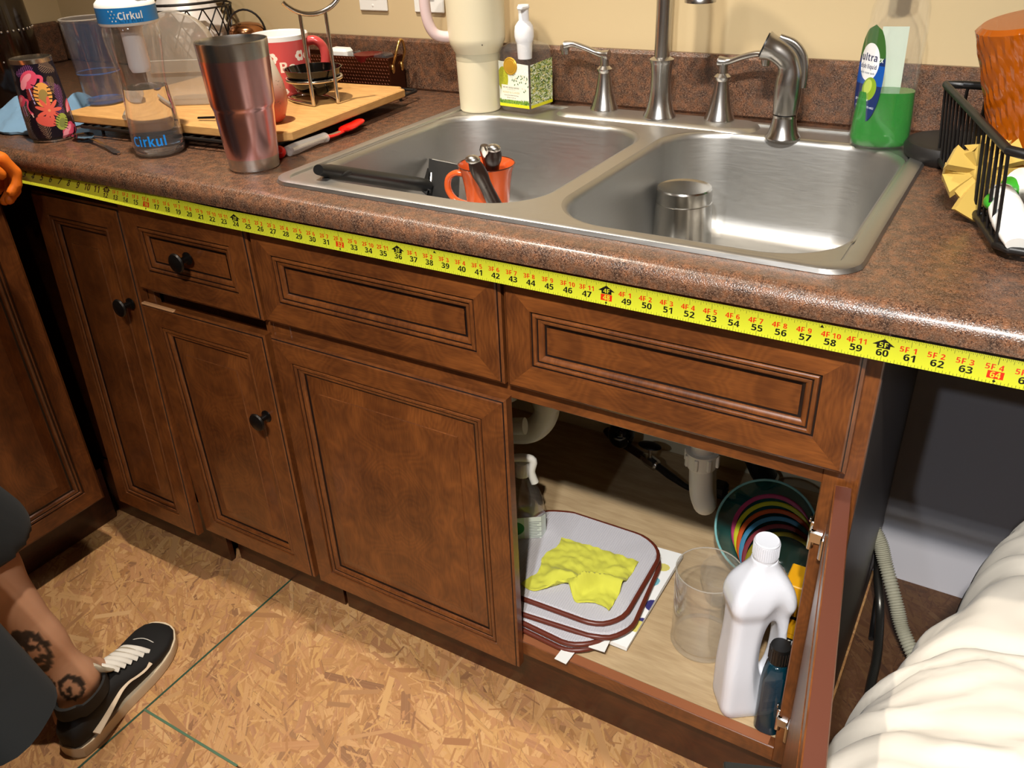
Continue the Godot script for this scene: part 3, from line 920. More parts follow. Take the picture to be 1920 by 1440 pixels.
func print_flamingo() -> ImageTexture:
	var W := 1024
	var H := 512
	var im := Image.create(W, H, false, Image.FORMAT_RGB8)
	im.fill(Color(0.06, 0.045, 0.12))
	var rng := RandomNumberGenerator.new(); rng.seed = 77
	var frond := func(c: Vector2, a: float, L: float, col: Color) -> void:
		var d := V2(cos(a), sin(a))
		line(im, c, c + d * L, 4, col)
		for i in 9:
			var p := c + d * L * (i / 9.0)
			var l2 := L * 0.42 * sin(PI * (0.15 + 0.80 * i / 9.0))
			for sg in [-1.0, 1.0]:
				line(im, p, p + d.rotated(sg * 0.75) * l2, 5.0, col)
	var bird := func(c: Vector2, s: float) -> void:
		var pk := Color(0.90, 0.33, 0.47)
		line(im, c + V2(-6, 24) * s, c + V2(2, 92) * s, 5 * s, Color(0.72, 0.70, 0.90))
		line(im, c + V2(16, 24) * s, c + V2(26, 84) * s, 5 * s, Color(0.72, 0.70, 0.90))
		blob(im, c.x, c.y, 44 * s, 29 * s, pk, -0.55)
		blob(im, c.x - 26 * s, c.y + 16 * s, 26 * s, 13 * s, Color(0.97, 0.62, 0.70), -0.9)
		blob(im, c.x - 4 * s, c.y - 6 * s, 27 * s, 11 * s, Color(0.97, 0.62, 0.70), -0.55)
		var pv := c + V2(26, -10) * s
		for i in 15:
			var t := i / 14.0
			var q := c + V2(26 + 46 * t + 16 * sin(t * TAU * 0.9), -10 + 78 * t - 22 * sin(t * PI)) * s
			line(im, pv, q, (15 - 5 * t) * s, pk); blob(im, q.x, q.y, (7.5 - 2 * t) * s, (7.5 - 2 * t) * s, pk)
			pv = q
		blob(im, pv.x, pv.y, 12 * s, 9 * s, pk, 0.6)
		line(im, pv, pv + V2(6, 22) * s, 8 * s, Color(0.95, 0.85, 0.82))
	var mon := func(c: Vector2, s: float, col: Color, a: float) -> void:
		blob(im, c.x, c.y, 46 * s, 58 * s, col, a)
		blob(im, c.x, c.y + 8 * s, 24 * s, 34 * s, col.lerp(Color(0.45, 0.48, 0.30), 0.6), a)
		for i in 5:
			for sg in [-1.0, 1.0]:
				line(im, c + V2(sg * 22, -34 + 17 * i).rotated(a) * s, c + V2(sg * 54, -42 + 19 * i).rotated(a) * s, 5 * s, Color(0.06, 0.045, 0.12))
	for k in 2:
		var x := k * 512.0
		for q in [[60, 60], [400, 60], [470, 200], [330, 300], [40, 420], [430, 420], [180, 500], [350, 150]]:
			frond.call(V2(x + q[0], q[1]), rng.randf() * TAU, 150, [Color(0.40, 0.42, 0.46), Color(0.72, 0.27, 0.28), Color(0.52, 0.32, 0.56), Color(0.52, 0.44, 0.38)][rng.randi() % 4])
		frond.call(V2(x + 40, 250), -1.9, 120, Color(0.30, 0.33, 0.38))
		frond.call(V2(x + 120, 230), -1.2, 120, Color(0.62, 0.20, 0.22))
		frond.call(V2(x + 60, 330), -2.3, 120, Color(0.55, 0.28, 0.36))
		frond.call(V2(x + 250, 400), -0.9, 130, Color(0.42, 0.26, 0.48))
		frond.call(V2(x + 90, 500), -2.4, 110, Color(0.36, 0.35, 0.38))
		frond.call(V2(x + 300, 200), -1.4, 110, Color(0.48, 0.40, 0.30))
		bird.call(V2(x + 150, 95), 1.75)
		bird.call(V2(x + 340, 455), 1.5)
		bird.call(V2(x + 35, 235), 1.2)
		bird.call(V2(x + 420, 300), 1.2)
		mon.call(V2(x + 225, 200), 1.4, Color(0.95, 0.70, 0.36), 0.2)
		for i in 9:
			var a := TAU * i / 9.0
			blob(im, x + 235 + cos(a) * 50, 305 + sin(a) * 50, 44, 13, Color(0.94, 0.42, 0.36), a)
		blob(im, x + 235, 305, 9, 9, Color(0.98, 0.66, 0.45))
		blob(im, x + 195, 375, 70, 34, Color(0.92, 0.40, 0.36), 0.3)
		mon.call(V2(x + 300, 392), 1.0, Color(0.66, 0.72, 0.32), 0.5)
	return tex(im)

func left_of_sink() -> void:
	# patterned slim tumbler
	var f := thing("slim_tumbler", "slim dark tumbler printed with pink flamingos and tropical leaves", "tumbler", V3(0.052, 0.914, -0.098))
	put("body", Geo.new().lathe([V2(0.037, 0.004), V2(0.0405, 0.010), V2(0.0402, 0.05), V2(0.0345, 0.134)], 44, true), mat("tropical_print", Color(1, 1, 1), 0.35, 0.0, {"albedo_texture": print_flamingo()}), f).rotation.y = 1.28
	put("rim", Geo.new().lathe([V2(0.0345, 0.134), V2(0.0348, 0.141), V2(0.0330, 0.142), V2(0.0325, 0.136), V2(0.030, 0.06), V2(0, 0.06)], 40), M.nickel, f)
	put("foot", Geo.new().lathe([V2(0, 0), V2(0.036, 0), V2(0.037, 0.004)], 40), M.nickel, f)
	# light blue cloth
	var rng := noise(41, 1.0, 3)
	var g := []
	for i in 25:
		var row := []
		for j in 19:
			var u := i / 24.0
			var v := j / 18.0
			var xx := -0.185 + u * 0.20
			var zz := -0.265 + v * 0.175 + 0.03 * (1.0 - u)
			var edge := sin(PI * clampf(u, 0, 1)) * sin(PI * clampf(v, 0, 1))
			var hump := 0.050 * exp(-pow((u - 0.28) / 0.13, 2.0) - pow((v - 0.42) / 0.34, 2.0)) + 0.046 * exp(-pow((u - 0.76) / 0.12, 2.0) - pow((v - 0.20) / 0.25, 2.0)) + 0.012 * sin(u * 16.0) * sin(PI * v)
			row.append(V3(xx + rng.get_noise_2d(v * 3, u * 3) * 0.012, 0.920 + hump + (0.008 + 0.010 * absf(rng.get_noise_2d(u * 7, v * 7))) * edge, zz + rng.get_noise_2d(u * 4 + 9, v * 2) * 0.012))
		g.append(row)
	single("cleaning_cloth", "crumpled light blue microfiber cloth behind the flamingo tumbler", "cloth", Vector3.ZERO, Geo.new().sheet(g, 0.004), mat("blue_cloth", Color(0.42, 0.56, 0.68), 0.9, 0.0, {"rim_enabled": true, "rim": 0.4}), "", 60)
	# water bottle
	var b := thing("water_bottle", "clear plastic water bottle with white lid and blue band, partly filled", "bottle", V3(0.335, 0.914, -0.107))
	b.scale = V3(1, 1.11, 1)
	put("shell", Geo.new().lathe([V2(0, 0.004), V2(0.030, 0.001), V2(0.038, 0.003), V2(0.0415, 0.010), V2(0.0418, 0.030), V2(0.0405, 0.060), V2(0.0375, 0.085), V2(0.0360, 0.102), V2(0.0375, 0.122), V2(0.0420, 0.148), V2(0.0442, 0.166), V2(0.0440, 0.178), V2(0.0405, 0.184), V2(0.039, 0.188)], 44), M.clear_plastic, b, 60)
	put("water", Geo.new().lathe([V2(0, 0.005), V2(0.030, 0.0035), V2(0.0375, 0.006), V2(0.0402, 0.012), V2(0.0405, 0.030), V2(0.0392, 0.060), V2(0.0362, 0.085), V2(0.0352, 0.098), V2(0, 0.098)], 44), M.water, b, 60)
	put("base_disc", Geo.new().lathe([V2(0.010, 0.0005), V2(0.036, 0.0005), V2(0.0395, 0.004), V2(0.034, 0.007), V2(0.012, 0.010), V2(0.0, 0.0105)], 40), M.clear_glass, b, 60)
	put("filter", Geo.new().lathe([V2(0, 0.118), V2(0.014, 0.119), V2(0.017, 0.126), V2(0.0165, 0.175), V2(0.019, 0.180), V2(0.019, 0.188), V2(0, 0.188)], 28), mat("cloudy_white", Color(0.90, 0.88, 0.88), 0.4), b)
	put("band", Geo.new().lathe([V2(0.0415, 0.1875), V2(0.0455, 0.1885), V2(0.0455, 0.2085), V2(0.0415, 0.2095)], 44), mat("blue_band", Color(0.09, 0.48, 0.76), 0.4), b)
	put("lid", Geo.new().lathe([V2(0.0440, 0.1845), V2(0.0452, 0.186), V2(0.0452, 0.1888), V2(0.040, 0.189), V2(0.040, 0.2085), V2(0.0455, 0.2085), V2(0.0445, 0.213), V2(0.040, 0.217), V2(0.034, 0.219), V2(0.032, 0.228), V2(0.024, 0.236), V2(0, 0.238)], 44), M.white_plastic, b)
	put("lid_flap", geo_at(V3(0.006, 0.226, 0)).box(Vector3.ZERO, V3(0.075, 0.012, 0.026), 0.005), M.white_plastic, b)
	var tx := Geo.new()
	bent_text(tx, "Cirkul", 0.0456, 0.1985, 1.02, 0.0100)
	for i in 14:
		var a := 0.34 + 0.062 * (i % 5)
		var yy := 0.1985 + 0.0042 * ((i / 5) - 1.0) + (0.0021 if i % 2 == 0 else -0.0021)
		var c := V3(sin(a) * 0.0461, yy, cos(a) * 0.0461)
		var rt := V3(cos(a), 0, -sin(a))
		var q := []
		for k in 8: q.append(c + rt * cos(TAU * k / 8) * 0.0011 + V3(0, sin(TAU * k / 8) * 0.0011, 0))
		tx.face(q, c * V3(1, 0, 1))
	put("lid_lettering", tx, M.white_plastic, b)
	var t2 := Geo.new()
	bent_text(t2, "Cirkul", 0.0418, 0.026, 0.55, 0.0155)
	put("blue_lettering", t2, mat("blue_print", Color(0.12, 0.56, 0.92), 0.4), b)
	# rose tumbler
	var t := thing("insulated_tumbler", "large rose pink stainless steel tumbler with bare steel rim and base", "tumbler", V3(0.556, 0.914, -0.108))
	put("body", Geo.new().lathe([V2(0.0400, 0.020), V2(0.0445, 0.082), V2(0.0450, 0.090), V2(0.0462, 0.094), V2(0.0482, 0.100), V2(0.0518, 0.165)], 56), mat("rose_metal", Color(0.92, 0.73, 0.74), 0.24, 1.0), t, 30)
	put("base_band", Geo.new().lathe([V2(0, 0), V2(0.0365, 0), V2(0.0385, 0.002), V2(0.0400, 0.020)], 56), M.nickel, t)
	put("rim_band", Geo.new().lathe([V2(0.0518, 0.165), V2(0.0530, 0.187), V2(0.0528, 0.1895), V2(0.0515, 0.1895), V2(0.0505, 0.184), V2(0.044, 0.08), V2(0.036, 0.012), V2(0, 0.010)], 56), M.nickel, t)
	# spoon
	var s := thing("spoon", "small stainless spoon lying on the counter between the tumblers", "spoon", V3(0.125, 0.914, -0.110))
	var sg := Geo.new()
	var rings := []
	var dx := V3(0.182, 0, 0.052).normalized()
	var dz := V3(-dx.z, 0, dx.x)
	for q in [[-0.032, 0.002, 0.007], [-0.029, 0.010, 0.0055], [-0.020, 0.0165, 0.0045], [-0.006, 0.0185, 0.0040], [0.010, 0.0150, 0.0045], [0.022, 0.0080, 0.006], [0.030, 0.0038, 0.008], [0.060, 0.0030, 0.0085], [0.110, 0.0042, 0.0050], [0.150, 0.0060, 0.0025], [0.158, 0.0030, 0.0022]]:
		var c: Vector3 = dx * q[0] + V3(0, q[2], 0)
		var r := []
		for k in [[1, 0.0035], [0.6, 0.0006], [0, 0.0], [-0.6, 0.0006], [-1, 0.0035], [-0.6, -0.0012], [0, -0.002], [0.6, -0.0012]]:
			var dip: float = clampf((q[1] - 0.006) / 0.012, 0, 1)
			r.append(c + dz * q[1] * k[0] + V3(0, k[1] * dip + (0.001 if k[1] >= 0 else -0.001), 0))
		rings.append(r)
	sg.loft(rings)
	put("spoon_body", sg, M.chrome, s, 60)
	# red ended scoop with clear handle
	var u := thing("scoop_brush", "clear handled tool with red ball end and red scoop beside the sink", "utensil", V3(0.566, 0.914, -0.27))
	put("ball", geo_at(V3(-0.008, 0.010, 0.108)).ell(Vector3.ZERO, V3(0.0115, 0.0105, 0.0115)), mat("red_clear", Color(0.80, 0.03, 0.02, 0.75), 0.08, 0.0, {"transparency": 1}), u)
	put("handle", Geo.new().tube([V3(0.002, 0.010, 0.098), V3(0.004, 0.011, 0.085), V3(0.003, 0.012, 0.03), V3(0.002, 0.011, 0.008)], [0.0105, 0.0115, 0.0095, 0.0105], 14, true, 0.8), M.acrylic, u)
	put("rod", Geo.new().tube([V3(0.004, 0.011, 0.09), V3(0.002, 0.010, -0.03)], 0.0035, 8), M.nickel, u)
	var sc := Geo.new()
	sc.tube(smooth([V3(0.002, 0.010, 0.004), V3(0.001, 0.009, -0.020), V3(-0.001, 0.010, -0.042)], 3), 0.0062, 10, true, 0.6)
	sc.tube(smooth([V3(-0.001, 0.012, -0.036), V3(-0.003, 0.012, -0.06), V3(-0.006, 0.014, -0.090), V3(-0.008, 0.016, -0.104)], 4), [0.004, 0.008, 0.0125, 0.0135, 0.0138, 0.0135, 0.012, 0.0118, 0.0115, 0.0105, 0.009, 0.006, 0.003], 14, true, 0.4)
	put("scoop", sc, mat("red_plastic", Color(0.72, 0.06, 0.03), 0.2), u)

func back_left() -> void:
	# cooling rack and board, turned a little
	var rot := Basis(Vector3.UP, deg_to_rad(4.0))
	var rk := thing("cooling_rack", "black wire cooling rack under the bamboo board", "rack", V3(0.300, 0.914, -0.370))
	rk.basis = rot
	var fr := Geo.new()
	fr.tube(rrect(-0.225, 0.228, -0.225, 0.228, 0.012, 0.018, 3) + [rrect(-0.225, 0.228, -0.225, 0.228, 0.012, 0.018, 3)[0]], 0.003, 8)
	put("frame", fr, M.black_metal, rk)
	var wi := Geo.new()
	for i in range(1, 18):
		var p := -0.225 + 0.447 * i / 18.0
		wi.tube([V3(p, 0.019, -0.223), V3(p, 0.019, 0.226)], 0.0017, 6)
		wi.tube([V3(-0.223, 0.017, p), V3(0.226, 0.017, p)], 0.0017, 6)
	put("grid", wi, M.black_metal, rk)
	for x in [-0.2, 0.2]:
		for z in [-0.2, 0.2]: put("foot", Geo.new().tube([V3(x, 0.0, z), V3(x, 0.017, z)], 0.003, 6), M.black_metal, rk)
	var bd := thing("cutting_board", "bamboo cutting board with a nicked corner lying on the black rack", "cutting board", V3(0.292, 0.9365, -0.338))
	bd.basis = Basis(Vector3.UP, deg_to_rad(4.5))
	var poly := PackedVector2Array([V2(-0.262, -0.178), V2(-0.240, -0.188), V2(0.245, -0.188), V2(0.262, -0.170), V2(0.262, 0.172), V2(0.247, 0.176), V2(0.243, 0.190), V2(-0.250, 0.190), V2(-0.262, 0.18)])
	var bg := Geo.new(); bg.x = Transform3D(Basis(Vector3.RIGHT, -PI / 2), Vector3.ZERO)
	bg.extrude(poly, 0.0, 0.0155, 0.002)
	put("board", bg, M.bamboo, bd)
	var Y := 0.9525
	# blue cup
	var c := thing("plastic_cup", "tall clear blue plastic cup standing behind the flamingo tumbler", "cup", V3(0.052, Y, -0.222))
	put("cup_wall", Geo.new().lathe([V2(0, 0.003), V2(0.033, 0.001), V2(0.0362, 0.003), V2(0.0372, 0.055), V2(0.0388, 0.060), V2(0.0432, 0.150), V2(0.0442, 0.152), V2(0.0420, 0.152), V2(0.0372, 0.062), V2(0.0355, 0.055), V2(0.0345, 0.008), V2(0, 0.006)], 44), M.blue_glass, c)
	put("base_disc", Geo.new().lathe([V2(0, 0.0012), V2(0.032, 0.0012), V2(0.0350, 0.004), V2(0.034, 0.009), V2(0.030, 0.0065), V2(0, 0.0065)], 40), mat("blue_base", Color(0.25, 0.40, 0.66, 0.42), 0.06, 0.0, {"transparency": 1}), c)
	put("step_ring", Geo.new().tube(circle(V3(0, 0.0575, 0), 0.0380, 44), 0.0013, 8, false), M.blue_base, c)
	put("rim_ring", Geo.new().tube(circle(V3(0, 0.1515, 0), 0.0432, 44), 0.0012, 8, false), M.frosted, c)
	# frosted tub on its side
	var t := thing("storage_tub", "frosted clear plastic tub standing on its side behind the bottle", "container", V3(0.222, Y, -0.288))
	t.basis = Basis(Vector3.UP, 0.50).rotated(Vector3.RIGHT, 0.0)
	var rings := []
	for q in [[0.028, 0.064], [0.026, 0.0665], [0.020, 0.0665], [0.018, 0.061], [-0.020, 0.056], [-0.026, 0.050], [-0.028, 0.040]]:
		var r := []
		var w: float = q[1]
		for i in 25:
			var a := PI * i / 24.0
			r.append(V3(cos(a) * w, 0.098 + sin(a) * w * 0.98, q[0]))
		r.append(V3(-w, 0.067 - w + 0.014, q[0])); r.append(V3(-w + 0.014, 0.067 - w, q[0])); r.append(V3(w - 0.014, 0.067 - w, q[0])); r.append(V3(w, 0.067 - w + 0.014, q[0]))
		rings.append(r)
	put("tub", Geo.new().loft(rings, true, true), M.frosted, t)
	put("step_ridge", Geo.new().box(V3(0, 0.070, 0.029), V3(0.112, 0.022, 0.003), 0.001), M.frosted, t)
	# straw and dark spoon handle on the board
	var st := Geo.new()
	st.tube([V3(0.222, Y + 0.005, -0.135), V3(0.150, Y + 0.005, -0.200)], 0.005, 14, false)
	st.tube([V3(0.150, Y + 0.005, -0.200), V3(0.222, Y + 0.005, -0.135)], 0.0042, 14, false)
	single("drinking_straw", "cloudy clear plastic straw lying at the front of the bamboo board", "straw", Vector3.ZERO, st, M.frosted)
	single("cutlery_handle", "dark metal cutlery handle on the board behind the rose tumbler", "cutlery", Vector3.ZERO, Geo.new().tube([V3(0.352, Y + 0.004, -0.185), V3(0.40, Y + 0.006, -0.200), V3(0.46, Y + 0.008, -0.215)], [0.003, 0.0035, 0.0045], 10, true, 0.6), M.bronze)
	# ombre vase
	var v := thing("bud_vase", "speckled white vase fading to coral pink behind the rose tumbler", "vase", V3(0.484, Y, -0.225))
	var pf := []
	for q in [[0.0, 0.0], [0.020, 0.0], [0.026, 0.006], [0.0335, 0.028], [0.0350, 0.045], [0.0315, 0.066], [0.024, 0.090], [0.0175, 0.108], [0.0150, 0.116], [0.0120, 0.1165], [0.010, 0.110], [0.009, 0.07], [0.0, 0.06]]: pf.append(V2(q[0], q[1]))
	var om := Image.create(128, 256, false, Image.FORMAT_RGB8)
	var rg := RandomNumberGenerator.new(); rg.seed = 3
	for y in 256:
		for x in 128:
			om.set_pixel(x, y, Color(0.90, 0.87, 0.80).lerp(Color(0.86, 0.36, 0.30), smoothstep(110.0, 215.0, y) * (1.0 if y > 60 else 1.0)))
	for i in 260: om.set_pixel(rg.randi() % 128, 60 + rg.randi() % 196, Color(0.55, 0.42, 0.34))
	put("vase_body", Geo.new().lathe(pf, 40, true), mat("ombre_glaze", Color(1, 1, 1), 0.3, 0.0, {"albedo_texture": tex(om)}), v)
	# red floral mug
	var m := thing("floral_mug", "red mug with white flowers and white inside on the bamboo board", "mug", V3(0.345, Y, -0.415))
	var fl := Image.create(1024, 340, false, Image.FORMAT_RGB8)
	fl.fill(Color(0.79, 0.32, 0.31))
	for k in 3:
		var ox := k * 341.0
		for q in [[60, 150, 1.0], [150, 95, 1.15], [322, 90, 1.1], [95, 250, 1.2], [20, 95, 0.6], [310, 200, 0.8], [290, 290, 0.9], [200, 300, 0.7]]:
			for i in 6:
				var a := TAU * i / 6.0
				blob(fl, ox + q[0] + cos(a) * 17 * q[2], q[1] + sin(a) * 17 * q[2], 13 * q[2], 13 * q[2], Color(0.95, 0.90, 0.84))
			blob(fl, ox + q[0], q[1], 9 * q[2], 9 * q[2], Color(0.80, 0.30, 0.24))
		write(fl, "Be", ox + 238, 150, 62, Color(0.95, 0.88, 0.80))
	var mb := Geo.new(); mb.lathe([V2(0.042, 0.002), V2(0.048, 0.010), V2(0.0515, 0.040), V2(0.0520, 0.070), V2(0.0530, 0.100)], 48, true)
	put("mug_wall", mb, mat("floral_glaze", Color(1, 1, 1), 0.2, 0.0, {"albedo_texture": tex(fl)}), m)
	put("white_lining", Geo.new().lathe([V2(0.0530, 0.100), V2(0.0535, 0.108), V2(0.0520, 0.110), V2(0.0505, 0.106), V2(0.048, 0.04), V2(0.044, 0.010), V2(0, 0.008)], 48), M.white_gloss, m)
	put("foot", Geo.new().lathe([V2(0, 0), V2(0.040, 0), V2(0.042, 0.002)], 40), M.white_gloss, m)
	var hd := smooth([V3(0.046, 0.092, 0), V3(0.066, 0.094, 0), V3(0.080, 0.080, 0), V3(0.080, 0.055, 0), V3(0.070, 0.036, 0), V3(0.048, 0.030, 0)], 6)
	var hg := Geo.new(); hg.x = Transform3D(Basis(Vector3.UP, 0.55), Vector3.ZERO); hg.tube(hd, 0.0085, 14)
	put("handle", hg, mat("red_glaze", Color(0.72, 0.27, 0.26), 0.2), m)
	# wire stand with black bowl
	var w := thing("wire_stand", "polished wire stand with ring and curved cradle top on the board", "stand", V3(0.478, Y, -0.36))
	var o := -w.position
	var A := V3(0.476, Y + 0.003, -0.343)
	var B := V3(0.503, Y + 0.003, -0.378)
	var bs := smooth([A, V3(0.43, Y + 0.003, -0.352), V3(0.388, Y + 0.003, -0.372), V3(0.392, Y + 0.003, -0.400), V3(0.435, Y + 0.003, -0.412), V3(0.470, Y + 0.003, -0.400), B], 6)
	put("base_loop", geo_at(o).tube(bs, 0.003, 10), M.chrome, w)
	var up := V3(0.0, 0.152, 0.0)
	put("upright", geo_at(o).tube([A, A + up * 0.5, A + up], 0.0034, 10), M.chrome, w)
	put("upright", geo_at(o).tube([B, B + up * 0.5, B + up], 0.0034, 10), M.chrome, w)
	var mid := (A + B) * 0.5 + up
	var ax := (B - A).normalized()
	var cr := []
	for i in 17:
		var a := lerpf(-2.45, -0.69, i / 16.0)
		cr.append(mid + V3(0, 0.060, 0) + (ax * cos(a) + V3(0, sin(a), 0)) * 0.062)
	put("cradle", geo_at(o).tube(cr, 0.0042, 10), M.chrome, w)
	var rc := V3(0.444, Y + 0.040, -0.388)
	put("ring", geo_at(o).tube(circle(rc, 0.050, 40), 0.0032, 10, false), M.chrome, w)
	var bo := geo_at(rc)
	bo.lathe([V2(0, -0.030), V2(0.018, -0.029), V2(0.034, -0.020), V2(0.045, -0.004), V2(0.0520, 0.016), V2(0.0530, 0.018), V2(0.0510, 0.018), V2(0.044, 0.0), V2(0.032, -0.016), V2(0, -0.024)], 44)
	single("black_bowl", "small glossy black bowl held in the wire ring", "bowl", Vector3.ZERO, bo, mat("black_glaze", Color(0.012, 0.012, 0.012), 0.06))
	# copper tray with gold handles
	var t2 := thing("copper_caddy", "hammered copper caddy with a gold handle at the backsplash", "caddy", V3(0.30, 0.914, -0.632))
	t2.basis = Basis(Vector3.UP, 0.05)
	var tg := Geo.new()
	tg.box(V3(0, 0.040, 0.026), V3(0.28, 0.072, 0.003), 0.001); tg.box(V3(0, 0.040, -0.026), V3(0.28, 0.072, 0.003), 0.001)
	tg.box(V3(-0.1385, 0.040, 0), V3(0.003, 0.072, 0.052), 0.001); tg.box(V3(0.1385, 0.040, 0), V3(0.003, 0.072, 0.052), 0.001); tg.box(V3(0, 0.006, 0), V3(0.28, 0.003, 0.052), 0.001)
	var cop := mat("copper", Color(0.30, 0.145, 0.075), 0.32, 0.75)
	put("tray", tg, cop, t2)
	var dm := Geo.new()
	for i in 38:
		for j in 10: dm.ell(V3(-0.134 + i * 0.0072 + (0.0036 if j % 2 else 0.0), 0.010 + j * 0.0068, 0.0275), V3(0.0031, 0.0029, 0.0016), 6, 4)
	var hm := put("hammered_dimples", dm, cop, t2, 80)
	hm.set_meta("kind", "stuff")
	var h2 := smooth([V3(0.141, 0.058, 0.016), V3(0.152, 0.082, 0.016), V3(0.156, 0.102, 0.008), V3(0.156, 0.108, 0.0), V3(0.156, 0.102, -0.008), V3(0.152, 0.082, -0.016), V3(0.141, 0.058, -0.016)], 5)
	put("handle", Geo.new().tube(h2, 0.0028, 10), M.gold, t2)
	for z in [0.016, -0.016]: put("handle_mount", geo_at(V3(0.142, 0.054, z)).ell(Vector3.ZERO, V3(0.004, 0.010, 0.005), 12, 8), M.gold, t2)
	put("foot", geo_at(V3(0.095, 0.010, 0.030)).ell(Vector3.ZERO, V3(0.016, 0.012, 0.006), 14, 8), M.chrome, t2)
	# packets in the caddy
	var rl := Geo.new(); rl.lathe([V2(0, 0), V2(0.020, 0), V2(0.024, 0.050), V2(0.030, 0.066), V2(0.031, 0.071), V2(0.0, 0.071)], 28)
	single("red_jar", "small dark red lidded jar standing in the copper caddy", "jar", V3(0.372, 0.9215, -0.634), rl, mat("dark_red", Color(0.38, 0.075, 0.06), 0.3))
	var cp := [0.408, 0.348]
	for i in 2:
		var cc := Geo.new(); cc.box(V3(0, 0.037, 0), V3(0.030 if i == 0 else 0.012, 0.074, 0.036), 0.004)
		single("clear_container", ["clear plastic container at the handle end of the copper caddy", "narrow clear plastic container between red jar and white packet"][i], "container", V3([0.412, 0.336][i], 0.9215, -0.634), cc, M.clear_plastic, "clear containers in the copper caddy")
	var wp := Geo.new(); wp.box(V3(0, 0.040, 0), V3(0.050, 0.080, 0.030), 0.006)
	single("white_packet", "white plastic packet in the copper caddy behind the mug handle", "packet", V3(0.300, 0.9215, -0.632), wp, M.white_plastic)
	# wire fruit basket with bags
	var fb := thing("wire_basket", "black wire basket with crossed wires in the back corner", "basket", V3(-0.108, 0.914, -0.590))
	var top := 0.176
	put("top_ring", Geo.new().tube(circle(V3(0, top, 0), 0.102, 40), 0.0028, 8, false), M.black_metal, fb)
	put("top_ring", Geo.new().tube(circle(V3(0, top - 0.012, 0), 0.100, 40), 0.0020, 8, false), M.black_metal, fb)
	put("base_ring", Geo.new().tube(circle(V3(0, 0.004, 0), 0.078, 40), 0.0030, 8, false), M.black_metal, fb)
	for i in 18:
		for sg in [-1.0, 1.0]:
			var a := TAU * i / 18.0
			var p := []
			for k in 7:
				var tt := k / 6.0
				var rr := lerpf(0.100, 0.076, tt)
				var aa: float = a + sg * tt * 0.95
				p.append(V3(cos(aa) * rr, lerpf(top - 0.012, 0.004, tt), sin(aa) * rr))
			put("wire", Geo.new().tube(p, 0.0016, 6), M.black_metal, fb)
	var bn := noise(51, 1.0, 3)
	var bag := Geo.new()
	var br := []
	for i in 13:
		var tt := i / 12.0
		var r := []
		for j in 28:
			var a := TAU * j / 28.0
			var rad := (0.062 + 0.018 * tt) * sin(PI * clampf(0.12 + tt * 0.76, 0, 1)) * (1.0 + 0.16 * bn.get_noise_2d(cos(a) * 2.2 + tt * 3, sin(a) * 2.2)) + 0.008
			r.append(V3(cos(a) * rad, 0.012 + tt * 0.19, sin(a) * rad))
		br.append(r)
	bag.loft(br)
	single("plastic_bag", "crumpled white plastic bag filling the black wire basket", "bag", fb.position, bag, mat("white_bag", Color(0.88, 0.86, 0.84), 0.35))
	for q in [[0.03, 0.128, 0.094, "dark red onion showing near the middle of the wire basket"], [0.090, 0.095, 0.048, "red onion low at the right side of the wire basket"], [-0.055, 0.115, 0.080, "dark red onion at the left side of the wire basket"]]:
		var og := Geo.new(); og.ell(Vector3.ZERO, V3(0.021, 0.018, 0.021), 18, 12); og.tube([V3(0, 0.015, 0), V3(0.002, 0.026, 0)], [0.006, 0.002], 8)
		single("onion", q[3], "onion", fb.position + V3(q[0] * 0.80, q[1] + 0.008, q[2] * 0.80), og, mat("onion_skin", Color(0.32, 0.08, 0.075), 0.35), "red onions in the wire basket")
	# jar with bail lid
	var j := thing("bail_jar", "glass jar with coppery metal lid and dark wire bail by the wire basket", "jar", V3(0.020, 0.914, -0.640))
	put("glass", Geo.new().lathe([V2(0, 0.002), V2(0.036, 0.001), V2(0.040, 0.008), V2(0.040, 0.085), V2(0.034, 0.098)], 36), M.clear_glass, j, 60)
	put("lid", Geo.new().lathe([V2(0.0385, 0.096), V2(0.0400, 0.099), V2(0.0400, 0.112), V2(0.036, 0.118), V2(0.030, 0.124), V2(0.012, 0.128), V2(0, 0.129)], 36), mat("copper_lid", Color(0.74, 0.52, 0.36), 0.2, 1.0), j)
	var bl := []
	for i in 15:
		var a := PI * i / 14.0
		bl.append(V3(-cos(a) * 0.043 * 0.85, 0.104 + sin(a) * 0.050, cos(a) * 0.043 * 0.5))
	put("bail", Geo.new().tube(bl, 0.0024, 8), M.black_metal, j)
	# dark beaded canister at the far left
	var d := thing("dark_canister", "dark brown glass canister with beaded edge at the far left", "canister", V3(-0.345, 0.914, -0.270))
	put("canister_body", Geo.new().lathe([V2(0, 0), V2(0.070, 0), V2(0.078, 0.01), V2(0.080, 0.12), V2(0.074, 0.24), V2(0.060, 0.26), V2(0, 0.262)], 40), mat("dark_amber", Color(0.075, 0.035, 0.015), 0.12), d)
	var be := Geo.new()
	for i in 40:
		var a := TAU * i / 40.0
		be.ell(V3(cos(a) * 0.0795, 0.150, sin(a) * 0.0795), V3(0.0028, 0.0028, 0.0028), 8, 6)
		be.ell(V3(cos(a) * 0.0795, 0.090 + 0.003 * sin(a * 3), sin(a) * 0.0795), V3(0.0022, 0.0022, 0.0022), 8, 6)
	var bd2 := put("beads", be, M.chrome, d)
	bd2.set_meta("kind", "stuff")

